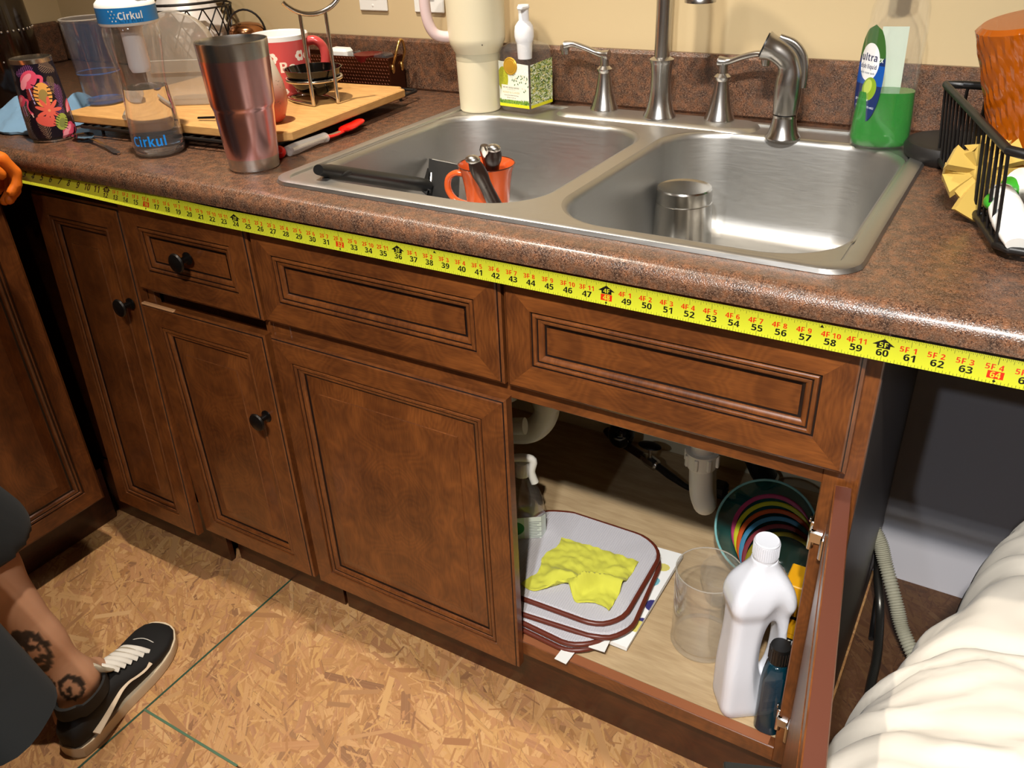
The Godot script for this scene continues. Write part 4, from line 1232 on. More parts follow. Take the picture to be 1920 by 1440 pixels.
func on_sink_deck() -> void:
	var Y := 0.9185
	# cream tumbler with handle
	var t := thing("handled_tumbler", "very tall cream insulated tumbler with pale pink handle on the sink corner", "tumbler", V3(0.690, Y, -0.566))
	var cream := mat("cream_coat", Color(0.84, 0.80, 0.68), 0.42)
	put("lower_body", Geo.new().lathe([V2(0, 0), V2(0.0365, 0), V2(0.0385, 0.003), V2(0.0405, 0.090)], 52), cream, t)
	put("waist_band", Geo.new().lathe([V2(0.0405, 0.090), V2(0.0410, 0.093), V2(0.0410, 0.100), V2(0.0425, 0.104)], 52), mat("cream_band", Color(0.74, 0.71, 0.60), 0.45), t)
	put("upper_body", Geo.new().lathe([V2(0.0425, 0.104), V2(0.0475, 0.113), V2(0.0515, 0.122), V2(0.0525, 0.130), V2(0.0535, 0.272), V2(0.051, 0.275), V2(0, 0.276)], 52), cream, t)
	put("lid", Geo.new().lathe([V2(0.0535, 0.275), V2(0.054, 0.279), V2(0.053, 0.292), V2(0.045, 0.296), V2(0, 0.297)], 48), M.frosted, t)
	var dr := V3(-0.80, 0, 0.60).normalized()
	var hp := smooth([dr * 0.036 + V3(0, 0.132, 0), dr * 0.060 + V3(0, 0.132, 0), dr * 0.078 + V3(0, 0.140, 0), dr * 0.088 + V3(0, 0.165, 0), dr * 0.090 + V3(0, 0.205, 0), dr * 0.088 + V3(0, 0.245, 0), dr * 0.075 + V3(0, 0.262, 0), dr * 0.048 + V3(0, 0.264, 0)], 6)
	put("handle", Geo.new().tube(hp, 0.0098, 16), mat("pale_pink", Color(0.82, 0.73, 0.72), 0.45), t)
	put("dot", geo_at(V3(sin(0.75) * 0.0515, 0.1215, cos(0.75) * 0.0515)).ell(Vector3.ZERO, V3(0.0012, 0.0012, 0.0012), 8, 6), M.black_plastic, t)
	# foaming soap
	var s := thing("soap_dispenser", "clear square pump bottle of hand soap with green botanical label", "soap bottle", V3(0.772, Y, -0.598))
	s.basis = Basis(Vector3.UP, -0.12)
	var B := []
	for q in [[0.030, 0.000, 0.006], [0.0345, 0.004, 0.008], [0.0365, 0.010, 0.010], [0.0365, 0.105, 0.010], [0.034, 0.112, 0.010], [0.024, 0.118, 0.010], [0.016, 0.121, 0.0155]]:
		B.append(rrect(-q[0], q[0], -q[0], q[0], minf(q[2], q[0] * 0.98), q[1], 3))
	put("shell", Geo.new().loft(B, true, true), M.clear_plastic, s)
	var lb := Image.create(512, 512, false, Image.FORMAT_RGB8)
	lb.fill(Color(0.86, 0.87, 0.80))
	var rg := RandomNumberGenerator.new(); rg.seed = 9
	blob(lb, 70, 190, 90, 130, Color(0.66, 0.66, 0.16))
	for i in 120: blob(lb, 20 + rg.randf() * 130, 80 + rg.randf() * 240, 4, 4, Color(0.52, 0.52, 0.10))
	for i in 500: blob(lb, 250 + rg.randf() * 262, 20 + rg.randf() * 110, 3, 3, Color(0.93, 0.93, 0.90))
	for i in 60: blob(lb, 220 + rg.randf() * 280, 130 + rg.randf() * 200, 7, 13, [Color(0.20, 0.34, 0.12), Color(0.88, 0.78, 0.66), Color(0.94, 0.93, 0.86), Color(0.30, 0.44, 0.16)][rg.randi() % 4], rg.randf() * 3)
	for i in 420: line(lb, V2(rg.randf() * 512, 475), V2(rg.randf() * 512, 475) * V2(0, 0) + V2(rg.randf() * 512, 0) * 0.0 + V2(rg.randf() * 512, 390 + rg.randf() * 60), 3, [Color(0.36, 0.52, 0.16), Color(0.55, 0.66, 0.22), Color(0.24, 0.40, 0.14)][rg.randi() % 3]) if false else blob(lb, rg.randf() * 512, 440 + rg.randf() * 30, 3, 24, [Color(0.36, 0.52, 0.16), Color(0.55, 0.66, 0.22), Color(0.24, 0.40, 0.14)][rg.randi() % 3], rg.randf() - 0.5)
	lb.fill_rect(Rect2i(0, 476, 512, 36), Color(0.82, 0.80, 0.12))
	var side := Image.create(256, 512, false, Image.FORMAT_RGB8)
	side.fill(Color(0.72, 0.76, 0.58))
	for i in 500: blob(side, rg.randf() * 256, rg.randf() * 470, 5, 14, [Color(0.36, 0.48, 0.16), Color(0.90, 0.90, 0.84), Color(0.56, 0.62, 0.24), Color(0.80, 0.76, 0.40), Color(0.22, 0.34, 0.12)][rg.randi() % 5], rg.randf() * 3)
	side.fill_rect(Rect2i(0, 476, 256, 36), Color(0.82, 0.80, 0.12))
	lb.fill_rect(Rect2i(40, 262, 330, 168), Color(0.90, 0.88, 0.80))
	var ink := Color(0.30, 0.30, 0.24)
	write(lb, "MICHEL DESIGN WORKS", 205, 290, 17, ink, 1.05)
	write(lb, "since nineteen eighty seven", 205, 312, 11, Color(0.5, 0.5, 0.42))
	write(lb, "HONEY & CLOVER", 205, 345, 22, Color(0.72, 0.68, 0.48), 1.15)
	write(lb, "Foaming Shea Butter Hand Soap", 205, 380, 17, ink, 0.95)
	write(lb, "530 ml e 17.8 fl. oz.", 205, 406, 13, ink)
	var f1 := Geo.new(); f1.own = true
	f1.quad_uv(V3(-0.0335, 0.010, 0.0369), V3(0.0345, 0.010, 0.0369), V3(0.0345, 0.086, 0.0369), V3(-0.0335, 0.090, 0.0369), V2(0, 1), V2(1, 1), V2(1, 0.03), V2(0, 0))
	put("front_label", f1, mat("soap_label", Color(1, 1, 1), 0.4, 0.0, {"albedo_texture": tex(lb)}), s)
	var f2 := Geo.new(); f2.own = true
	f2.quad_uv(V3(0.0372, 0.010, 0.0345), V3(0.0372, 0.010, -0.0335), V3(0.0372, 0.090, -0.0335), V3(0.0372, 0.086, 0.0345), V2(0, 1), V2(1, 1), V2(1, 0), V2(0, 0.03))
	put("side_label", f2, mat("soap_side_label", Color(1, 1, 1), 0.4, 0.0, {"albedo_texture": tex(side)}), s)
	var seal := Geo.new(); seal.x = Transform3D(Basis(Vector3.RIGHT, PI / 2), V3(-0.006, 0.082, 0.0368))
	seal.lathe([V2(0, 0), V2(0.0155, 0), V2(0.0155, 0.001), V2(0.014, 0.002), V2(0.0115, 0.0014), V2(0.0105, 0.0022), V2(0, 0.0024)], 30)
	put("gold_seal", seal, mat("seal_gold", Color(0.80, 0.62, 0.20), 0.3, 0.45), s)
	var pump := mat("pump_white", Color(0.90, 0.90, 0.91), 0.35)
	put("collar", Geo.new().lathe([V2(0, 0.090), V2(0.013, 0.090), V2(0.0145, 0.118), V2(0.0165, 0.121), V2(0.0180, 0.128), V2(0.0180, 0.137), V2(0.0165, 0.146), V2(0.012, 0.152), V2(0.0095, 0.155), V2(0.0095, 0.174), V2(0.0110, 0.177), V2(0.010, 0.181), V2(0, 0.182)], 32), pump, s)
	put("spout", geo_at(V3(0.006, 0.1775, 0.010)).box(Vector3.ZERO, V3(0.012, 0.007, 0.022), 0.002), pump, s)
	# green dish soap
	var g := thing("dish_soap", "clear bottle half full of bright green dish soap on the sink's back corner", "bottle", V3(1.405, Y, -0.572))
	g.basis = Basis(Vector3.UP, 0.22)
	var ring := func(w: float, d: float, y: float) -> Array:
		var r := []
		for i in 36:
			var a := TAU * i / 36.0
			var cx := cos(a)
			var sx := sin(a)
			r.append(V3(signf(cx) * pow(absf(cx), 0.75) * w, y, signf(sx) * pow(absf(sx), 0.75) * d))
		return r
	var prof := [[0.034, 0.020, 0.0], [0.041, 0.026, 0.004], [0.0435, 0.029, 0.014], [0.0425, 0.028, 0.045], [0.0400, 0.026, 0.080], [0.0400, 0.026, 0.120], [0.0410, 0.026, 0.160], [0.0385, 0.025, 0.195], [0.030, 0.022, 0.222], [0.018, 0.016, 0.240], [0.013, 0.013, 0.250]]
	var sh := []
	var lq := []
	for q in prof:
		sh.append(ring.call(q[0], q[1], q[2]))
		if q[2] <= 0.085: lq.append(ring.call(q[0] - 0.0014, q[1] - 0.0014, q[2] + 0.0012))
	put("shell", Geo.new().loft(sh, true, false), M.clear_plastic, g, 60)
	put("liquid", Geo.new().loft(lq, true, true), M.green_soap, g, 60)
	put("cap", geo_at(V3(0, 0.248, 0)).lathe([V2(0, 0), V2(0.015, 0), V2(0.015, 0.016), V2(0.009, 0.020), V2(0.007, 0.034), V2(0, 0.035)], 24), M.white_plastic, g)
	var li := Image.create(256, 640, false, Image.FORMAT_RGBA8)
	li.fill(Color(0.07, 0.16, 0.36, 1))
	blob(li, 128, 90, 150, 170, Color(0.20, 0.38, 0.16))
	li.fill_rect(Rect2i(0, 250, 256, 130), Color(0.05, 0.30, 0.62))
	blob(li, 118, 235, 88, 120, Color(0.92, 0.92, 0.92))
	write(li, "ultra", 112, 205, 50, Color(0.10, 0.14, 0.30))
	write(li, "dish liquid", 112, 268, 38, Color(0.10, 0.14, 0.30), 0.82)
	write(li, "with more suds", 112, 305, 14, Color(0.2, 0.3, 0.4))
	write(li, "2X", 215, 215, 26, Color(0.9, 0.92, 0.9))
	blob(li, 150, 405, 62, 78, Color(0.50, 0.62, 0.14), 0.3)
	blob(li, 138, 390, 34, 48, Color(0.70, 0.78, 0.30), 0.3)
	write(li, "green apple", 95, 480, 22, Color(0.9, 0.92, 0.9))
	write(li, "19.4 FL OZ (575 mL)", 128, 525, 17, Color(0.85, 0.88, 0.92))
	var lg := Geo.new(); lg.own = true
	# oval label wrapped on the front face
	for iy in 20:
		for ix in 12:
			var P4 := []
			var U4 := []
			for k in [[0, 0], [1, 0], [1, 1], [0, 1]]:
				var fy: float = (iy + k[1]) / 20.0
				var half := 0.0265 * pow(maxf(0.0, 1.0 - pow(absf(fy * 2.0 - 1.0), 2.4)), 0.5)
				var fx: float = ((ix + k[0]) / 12.0 * 2.0 - 1.0)
				var X := -0.006 + fx * half
				var Yy := 0.036 + fy * 0.138
				var wd := 0.0405
				var dp := 0.0268
				var zz := dp * pow(maxf(0.0, 1.0 - pow(absf(X / wd), 2.0 / 0.75)), 0.375) + 0.0012
				P4.append(V3(X, Yy, zz))
				U4.append(V2(0.5 + fx * half / 0.053, 1.0 - fy))
			lg.quad_uv(P4[0], P4[1], P4[2], P4[3], U4[0], U4[1], U4[2], U4[3])
	lg.x = Transform3D.IDENTITY
	var lo := put("label", lg, mat("dish_label", Color(1, 1, 1), 0.3, 0.0, {"albedo_texture": tex(li)}), g, 60)
	lo.rotation.y = -0.80
	lo.position = V3(-0.006, 0, 0.003)
	var bl := Geo.new(); bl.own = true
	bl.quad(V3(0.022, 0.02, -0.0285), V3(-0.022, 0.02, -0.0285), V3(-0.018, 0.165, -0.0285), V3(0.018, 0.165, -0.0285))
	put("back_label", bl, mat("pale_label", Color(0.82, 0.87, 0.80), 0.5), g)

func in_sink() -> void:
	var Y := 0.7465
	var pl := Geo.new()
	pl.lathe([V2(0, 0.044), V2(0.086, 0.0), V2(0.088, 0.0), V2(0.088, 0.003), V2(0.078, 0.030), V2(0.064, 0.046), V2(0.046, 0.050), V2(0, 0.050)], 48)
	single("white_dish", "white dish upturned in the left bowl under the orange mug", "dish", V3(0.850, Y + 0.0002, -0.330), pl, M.white_gloss)
	var m := thing("orange_mug", "orange glazed mug with dark rim holding cutlery in the left bowl", "mug", V3(0.836, Y + 0.0505, -0.350))
	m.scale = V3(0.95, 0.86, 0.95)
	var or_ := mat("orange_glaze", Color(0.78, 0.33, 0.15), 0.16)
	put("mug_wall", Geo.new().lathe([V2(0, 0.0), V2(0.028, 0.0), V2(0.034, 0.006), V2(0.038, 0.03), V2(0.0415, 0.065), V2(0.0455, 0.090), V2(0.0505, 0.102), V2(0.0510, 0.1035), V2(0.049, 0.1035), V2(0.043, 0.090), V2(0.039, 0.06), V2(0.035, 0.02), V2(0, 0.012)], 48), or_, m)
	put("rim_line", Geo.new().tube(circle(V3(0, 0.1035, 0), 0.0500, 44), 0.0012, 8, false), mat("brown_rim", Color(0.28, 0.09, 0.03), 0.2), m)
	var hb := Basis(Vector3.UP, 0.0)
	var hd := V3(-0.98, 0, 0.20).normalized()
	var hp := smooth([hd * 0.036 + V3(0, 0.078, 0), hd * 0.058 + V3(0, 0.082, 0), hd * 0.074 + V3(0, 0.070, 0), hd * 0.076 + V3(0, 0.046, 0), hd * 0.062 + V3(0, 0.026, 0), hd * 0.034 + V3(0, 0.018, 0)], 6)
	put("handle", Geo.new().tube(hp, 0.0075, 14, true, 0.8), or_, m)
	# cutlery
	var brown := mat("dark_wood_handle", Color(0.15, 0.085, 0.06), 0.3)
	for k in [[V3(0.880, 0.925, -0.245), V3(0.896, 0.785, -0.315), "steak knife with brown handle leaning in front of the orange mug"], [V3(0.876, 0.925, -0.312), V3(0.832, 0.822, -0.360), "steak knife with brown handle standing inside the orange mug"]]:
		var kn := thing("steak_knife", k[2], "knife", (k[0] + k[1]) * 0.5, "brown handled steak knives in the sink")
		var a: Vector3 = k[0] - kn.position
		var b: Vector3 = k[1] - kn.position
		var path := []
		for i in 9: path.append(a.lerp(b, i / 8.0 * 0.78))
		put("knife_handle", Geo.new().tube(path, [0.009, 0.0140, 0.0148, 0.0125, 0.0122, 0.0130, 0.0138, 0.0130, 0.011], 14, true, 0.75), brown, kn)
		for i in 3:
			var rv := a.lerp(b, 0.14 + 0.22 * i)
			put("rivet", geo_at(rv + V3(0.005, 0.004, 0.0105)).ell(Vector3.ZERO, V3(0.002, 0.002, 0.001), 10, 6), M.bronze, kn)
		put("end_cap", geo_at(a).ell(Vector3.ZERO, V3(0.0125, 0.007, 0.0105), 14, 8), M.nickel, kn)
		put("blade", Geo.new().tube([a.lerp(b, 0.76), b], [0.007, 0.004], 8, true, 0.15), M.chrome, kn)
	var sk := thing("table_knife", "plain silver table knife standing between the brown knife handles", "knife", V3(0.849, 0.88, -0.335))
	put("knife_body", Geo.new().tube([V3(0.018, 0.052, 0.036), V3(0.016, 0.044, 0.032), V3(0, 0.0, 0.0), V3(-0.016, -0.062, -0.028)], [0.006, 0.0085, 0.0058, 0.005], 12, true, 0.6), M.chrome, sk)
	# black turner
	var t := thing("spatula", "black slotted turner with thick handle resting on the left bowl rim", "spatula", V3(0.75, 0.9, -0.17))
	var o := -t.position
	var h0 := V3(0.7150, 0.934, -0.083)
	var h1 := V3(0.698, 0.829, -0.362)
	var hpth := []
	for i in 11: hpth.append(h0.lerp(h1, i / 10.0))
	put("handle", geo_at(o).tube(hpth, [0.0095, 0.0135, 0.0140, 0.0140, 0.0140, 0.0142, 0.0145, 0.0148, 0.0150, 0.0150, 0.0140], 18, true, 0.8), M.black_plastic, t)
	var dv := (h1 - h0).normalized()
	var sd := dv.cross(V3(0, 1, 0)).normalized()
	var upv := sd.cross(dv).normalized()
	put("hang_hole", geo_at(o + h0.lerp(h1, 0.17) + (V3(0.89, 0.35, 0.9) - dv * dv.dot(V3(0.89, 0.35, 0.9))).normalized() * 0.0125).ell(Vector3.ZERO, V3(0.004, 0.004, 0.013), 14, 8), M.hole_dark, t)
	var qa := V3(0.676, 0.862, -0.408)
	var qb := V3(0.706, 0.808, -0.349)
	var qc := V3(0.782, 0.808, -0.336)
	var qd := V3(0.750, 0.862, -0.397)
	var bn := (qb - qa).cross(qd - qa).normalized()
	var bl := geo_at(o)
	bl.loft([[qa - bn * 0.0012, qb - bn * 0.0012, qc - bn * 0.0012, qd - bn * 0.0012], [qa + bn * 0.0012, qb + bn * 0.0012, qc + bn * 0.0012, qd + bn * 0.0012]])
	bl.loft([circle(h0.lerp(h1, 0.96), 0.014, 3), [qa.lerp(qb, 0.25), qa.lerp(qb, 0.9), qa.lerp(qb, 0.9) + bn * 0.004, qa.lerp(qb, 0.25) + bn * 0.004]])
	put("blade", bl, M.black_plastic, t)
	var slot := geo_at(o)
	slot.tube([qa.lerp(qb, 0.35) + bn * 0.002 + (qd - qa) * 0.12, qa.lerp(qb, 0.85) + bn * 0.002 + (qd - qa) * 0.12], 0.0018, 6)
	put("slot", slot, M.nickel, t)
	put("shiny_edge", geo_at(o).tube([qa.lerp(qd, 0.1), qd], 0.0016, 6), M.chrome, t)
	# upside down steel cup
	var c := thing("steel_cup", "upturned stainless steel cup standing in the right bowl", "cup", V3(1.147, Y, -0.447))
	put("cup_wall", Geo.new().lathe([V2(0, 0.004), V2(0.0485, 0.0), V2(0.0500, 0.0), V2(0.0495, 0.004), V2(0.0450, 0.088), V2(0.0442, 0.0885), V2(0.0448, 0.0905), V2(0.0440, 0.109), V2(0.0425, 0.1115)], 48), M.cup_steel, c, 25)
	put("cup_base", Geo.new().lathe([V2(0.0425, 0.1115), V2(0.0410, 0.1110), V2(0.036, 0.1085), V2(0.016, 0.1075), V2(0, 0.1075)], 48), M.cup_steel, c)

func dish_rack() -> void:
	var Y := 0.914
	var r := thing("dish_rack", "black wire dish rack with closely spaced upright bars at the right edge", "dish rack", V3(1.60, Y, -0.165))
	var d := V3(-0.108, 0, -0.355).normalized()
	var n := V3(-d.z, 0, d.x) * -1.0
	if n.x < 0: n = -n
	n = (n + V3(0, 0, 0.35)).normalized()
	var L := 0.36
	var Wd := 0.34
	var out := -n * 0.010
	var H := 0.112
	var c0 := Vector3.ZERO
	var c1 := d * L
	put("top_rail", Geo.new().tube([c0 + out * 0.3 + n * Wd + V3(0, H, 0), c0 + out * 0.3 + n * 0.02 + V3(0, H, 0), c0 + out + d * 0.012 + V3(0, H + 0.002, 0), c1 + out - d * 0.010 + V3(0, H, 0), c1 + out * 0.3 + n * 0.016 + V3(0, H, 0), c1 + n * Wd + V3(0, H, 0)], 0.0052, 10), M.black_metal, r)
	put("bottom_rail", Geo.new().tube([n * Wd + V3(0, 0.014, 0), n * 0.012 + V3(0, 0.014, 0), d * 0.012 + V3(0, 0.014, 0), c1 - d * 0.012 + V3(0, 0.014, 0), c1 + n * 0.012 + V3(0, 0.014, 0), c1 + n * Wd + V3(0, 0.014, 0)], 0.0045, 10), M.black_metal, r)
	for i in 17:
		var q := d * (0.010 + (L - 0.02) * i / 16.0)
		put("bar", Geo.new().tube([q + V3(0, 0.014, 0), q + out + V3(0, H, 0)], 0.0021, 6), M.black_metal, r)
	for i in 7:
		var q := c1 + n * (0.02 + 0.025 * i)
		put("bar", Geo.new().tube([q + V3(0, 0.014, 0), q + V3(0, H, 0)], 0.0024, 6), M.black_metal, r)
	for i in 14:
		var q := d * (0.02 + (L - 0.04) * i / 13.0) + V3(0, 0.013, 0)
		put("floor_wire", Geo.new().tube([q, q + n * Wd], 0.0022, 6), M.black_metal, r)
	put("foot", geo_at(n * 0.055 + V3(0, 0.0, 0.016)).lathe([V2(0, 0.0), V2(0.007, 0.001), V2(0.0095, 0.008), V2(0.0085, 0.022), V2(0.004, 0.032), V2(0, 0.033)], 16), M.black_plastic, r)
	# yellow ruffled sponge
	var sp := thing("yellow_sponge", "yellow ruffled scrubbing sponge poking through the dish rack bars", "sponge", V3(1.563, 0.968, -0.300))
	var ym := mat("yellow_foam", Color(0.72, 0.60, 0.28), 0.8, 0.0, {"rim_enabled": true, "rim": 0.25})
	var rg := RandomNumberGenerator.new(); rg.seed = 21
	put("core", Geo.new().ell(Vector3.ZERO, V3(0.014, 0.014, 0.014)), ym, sp)
	var view := V3(0.35, 0.35, 1.0).normalized()
	var e1 := view.cross(Vector3.UP).normalized() * -1.0
	var e2 := view.cross(e1).normalized()
	if e2.y < 0: e2 = -e2
	for i in 15:
		var a := TAU * i / 15.0 + 0.2
		var g := Geo.new()
		var rd := e1 * cos(a) + e2 * sin(a)
		var tl := rg.randf_range(-1.0, 1.0)
		rd = (rd + view * rg.randf_range(-0.5, 0.4)).normalized()
		var sdv := (view.cross(rd)).normalized()
		var nn := (view * cos(tl) + sdv * sin(tl)).normalized()
		var s2 := rd.cross(nn).normalized()
		var Lp := rg.randf_range(0.030, 0.054)
		g.loft([
			[rd * 0.010 + s2 * 0.004 + nn * 0.006, rd * 0.010 - s2 * 0.004 + nn * 0.006, rd * 0.010 - s2 * 0.004 - nn * 0.006, rd * 0.010 + s2 * 0.004 - nn * 0.006],
			[rd * 0.030 + s2 * 0.011 + nn * 0.007, rd * 0.030 - s2 * 0.010 + nn * 0.005, rd * 0.030 - s2 * 0.010 - nn * 0.006, rd * 0.030 + s2 * 0.011 - nn * 0.004],
			[rd * Lp + s2 * 0.0155 + nn * 0.006, rd * (Lp + 0.004) - s2 * 0.014 + nn * 0.004, rd * (Lp + 0.004) - s2 * 0.014 - nn * 0.006, rd * Lp + s2 * 0.0155 - nn * 0.004]])
		put("petal", g, ym, sp, 30)
	# brushes
	var wm: Material = M.white_plastic
	var gm := mat("leaf_green", Color(0.18, 0.56, 0.12), 0.4)
	for k in [[V3(1.602, 0.951, -0.205), V3(0.028, -0.030, 0.085), 0.0185, "white dish brush handle with green grip lying low at the rack's front corner"], [V3(1.630, 0.965, -0.262), V3(0.06, -0.01, 0.05), 0.026, "white brush behind the rack bars near the yellow sponge"]]:
		var b := thing("dish_brush", k[3], "brush", k[0], "white and green dish brushes")
		var dv: Vector3 = k[1]
		var rr: float = k[2]
		var pth := []
		var rad := []
		for i in 9:
			var tt := i / 8.0
			pth.append(-dv * 0.5 + dv * tt)
			rad.append(rr * (0.45 + 0.55 * sin(PI * clampf(0.12 + tt * 0.80, 0, 1))))
		put("handle", Geo.new().tube(pth, rad, 18, true, 0.75), wm, b)
		put("green_grip", geo_at(-dv * 0.36 + V3(-0.007, -0.004, 0.006)).ell(Vector3.ZERO, V3(rr * 0.62, rr * 0.5, rr * 1.0)), gm, b)
	# orange ribbed tumbler, upside down and leaning
	var oc := thing("orange_tumbler", "orange ribbed translucent plastic tumbler upside down in the dish rack", "tumbler", V3(1.600, 0.985, -0.365))
	oc.basis = Basis(V3(0, 0, 1), 0.20).rotated(Vector3.RIGHT, 0.10)
	var og := Geo.new()
	var rings := []
	for i in 19:
		var tt := i / 18.0
		var rr2 := lerpf(0.036, 0.052, tt)
		var rg2 := []
		for j in 72:
			var a := TAU * j / 72.0
			rg2.append(V3(cos(a), 0, sin(a)) * (rr2 + 0.0012 * (1.0 if j % 2 == 0 else -1.0) * (0.4 + 0.6 * sin(tt * 26.0 + j * 0.7))) + V3(0, tt * 0.145, 0))
		rings.append(rg2)
	var capr := []
	for j in 72: capr.append(V3(cos(TAU * j / 72.0), 0, sin(TAU * j / 72.0)) * 0.046 + V3(0, 0.150, 0))
	rings.append(capr)
	og.loft(rings, false, true)
	put("ribbed_wall", og, mat("amber_plastic", Color(0.62, 0.30, 0.03, 0.85), 0.08, 0.0, {"transparency": 1}), oc, 25)
	# black board leaning behind it
	var bb := Geo.new(); bb.box(Vector3.ZERO, V3(0.20, 0.30, 0.012), 0.004)
	var bo := single("black_tray", "black tray leaning against the backsplash behind the orange tumbler", "tray", V3(1.650, 1.055, -0.600), bb, M.black_metal)
	bo.basis = Basis(V3(0, 0, 1), -0.16)
	# round black lid
	var li := thing("round_griddle", "round matte black griddle plate lying beside the dish soap", "griddle", V3(1.512, Y, -0.552))
	put("disc", Geo.new().lathe([V2(0, 0), V2(0.058, 0), V2(0.066, 0.008), V2(0.068, 0.018), V2(0.064, 0.026), V2(0.055, 0.028), V2(0, 0.028)], 48), mat("matte_black", Color(0.075, 0.062, 0.055), 0.55), li)

func under_sink() -> void:
	var Y := 0.1755
	# plumbing
	var p := thing("drain_trap", "white plastic drain trap hanging below the right bowl", "pipe", V3(1.23, 0.28, -0.40))
	var o := -p.position
	put("trap_tube", geo_at(o).tube(smooth([V3(1.228, 0.62, -0.402), V3(1.228, 0.40, -0.402), V3(1.232, 0.32, -0.400), V3(1.240, 0.290, -0.400), V3(1.235, 0.275, -0.422), V3(1.222, 0.290, -0.455), V3(1.214, 0.33, -0.468), V3(1.212, 0.375, -0.470)], 7), 0.0215, 22), M.pvc, p)
	var nut := func(c: Vector3) -> void:
		var g := geo_at(o + c)
		g.lathe([V2(0, -0.018), V2(0.0255, -0.018), V2(0.0275, -0.012), V2(0.0275, 0.010), V2(0.030, 0.012), V2(0.030, 0.016), V2(0.0, 0.016)], 28)
		for i in 8:
			var a := TAU * i / 8.0
			g.x = Transform3D(Basis(Vector3.UP, -a), o + c)
			g.box(V3(0.029, 0, 0), V3(0.006, 0.024, 0.007), 0.001)
		put("slip_nut", g, M.pvc, p)
	nut.call(V3(1.228, 0.385, -0.402))
	nut.call(V3(1.225, 0.400, -0.472))
	put("trap_arm", geo_at(o).tube(smooth([V3(1.222, 0.39, -0.471), V3(1.228, 0.43, -0.480), V3(1.245, 0.425, -0.53), V3(1.258, 0.34, -0.60), V3(1.272, 0.27, -0.615)], 6), 0.017, 18), M.pvc, p)
	put("coupler", geo_at(o).tube([V3(1.270, 0.275, -0.610), V3(1.286, 0.235, -0.622), V3(1.302, 0.205, -0.630)], [0.022, 0.024, 0.024], 20), M.black_plastic, p)
	put("clamp", geo_at(o).tube([V3(1.296, 0.215, -0.628), V3(1.300, 0.208, -0.630)], 0.0252, 20), M.nickel, p)
	var q := thing("drain_elbow", "white plastic drain elbows at the upper left under the left bowl", "pipe", V3(0.90, 0.40, -0.38))
	o = -q.position
	put("elbow", geo_at(o).tube(smooth([V3(0.932, 0.60, -0.37), V3(0.932, 0.455, -0.37), V3(0.925, 0.400, -0.368), V3(0.895, 0.365, -0.362), V3(0.84, 0.352, -0.355)], 7), 0.024, 22), M.pvc, q)
	put("elbow", geo_at(o).tube(smooth([V3(0.91, 0.405, -0.320), V3(0.885, 0.400, -0.315), V3(0.82, 0.385, -0.31)], 5), 0.0165, 18), M.pvc, q)
	put("slip_nut", geo_at(o + V3(0.932, 0.445, -0.37)).lathe([V2(0, -0.016), V2(0.029, -0.016), V2(0.031, -0.004), V2(0.031, 0.014), V2(0, 0.014)], 12), M.pvc, q)
	put("slip_nut", geo_at(o + V3(0.855, 0.46, -0.34)).lathe([V2(0, -0.016), V2(0.027, -0.016), V2(0.029, 0.0), V2(0.029, 0.03), V2(0, 0.03)], 10), M.pvc, q)
	# water lines
	var v := thing("shutoff_valve", "copper water line with small metal shutoff valve near the cabinet back", "valve", V3(1.07, 0.20, -0.63))
	o = -v.position
	put("copper_line", geo_at(o).tube([V3(0.925, 0.203, -0.655), V3(0.94, 0.200, -0.645), V3(1.04, 0.200, -0.600)], 0.0095, 12), mat("old_copper", Color(0.24, 0.13, 0.085), 0.4, 0.7), v)
	put("valve_body", geo_at(o).tube([V3(1.035, 0.200, -0.602), V3(1.052, 0.200, -0.595), V3(1.075, 0.199, -0.585), V3(1.080, 0.199, -0.583)], [0.009, 0.0135, 0.013, 0.009], 8), M.nickel, v)
	put("valve_stem", geo_at(o).tube([V3(1.058, 0.205, -0.592), V3(1.056, 0.238, -0.592)], 0.0045, 8), M.chrome, v)
	put("valve_handle", geo_at(o + V3(1.055, 0.240, -0.592)).ell(Vector3.ZERO, V3(0.026, 0.005, 0.016)), M.bronze, v)
	put("connector", geo_at(o).tube([V3(1.080, 0.199, -0.583), V3(1.11, 0.196, -0.57), V3(1.15, 0.192, -0.555), V3(1.20, 0.188, -0.545)], [0.008, 0.0085, 0.006, 0.006], 10), M.black_metal, v)
	var b := thing("black_ball", "glossy black ball float knob hanging near the cabinet back", "ball", V3(0.985, 0.245, -0.60))
	put("ball", Geo.new().ell(Vector3.ZERO, V3(0.029, 0.033, 0.029), 28, 18), mat("gloss_black", Color(0.02, 0.02, 0.022), 0.08), b)
	put("bracket", Geo.new().tube([V3(0, -0.01, -0.02), V3(-0.02, -0.025, -0.05), V3(-0.03, -0.028, -0.075)], 0.008, 8), M.black_metal, b)
	var h := thing("black_hose", "black rubber hose running along the cabinet back to the right", "hose", V3(1.3, 0.2, -0.58))
	o = -h.position
	put("hose_tube", geo_at(o).tube(smooth([V3(1.175, 0.190, -0.560), V3(1.24, 0.188, -0.570), V3(1.33, 0.190, -0.560), V3(1.42, 0.195, -0.545), V3(1.495, 0.20, -0.535)], 6), 0.0115, 14), M.black_plastic, h)
	put("valve", geo_at(o + V3(1.222, 0.205, -0.565)).box(Vector3.ZERO, V3(0.03, 0.026, 0.03), 0.006), M.black_metal, h)
	var kb := geo_at(o + V3(1.252, 0.204, -0.552)); kb.lathe([V2(0, 0), V2(0.010, 0), V2(0.010, 0.008), V2(0, 0.010)], 12)
	put("knob", kb, M.chrome, h)
	single("blue_handle", "small bright blue plastic piece high beside the upper hinge", "fitting", V3(1.440, 0.262, -0.455), Geo.new().box(Vector3.ZERO, V3(0.045, 0.050, 0.05), 0.008), mat("blue_plastic", Color(0.02, 0.09, 0.40), 0.4))
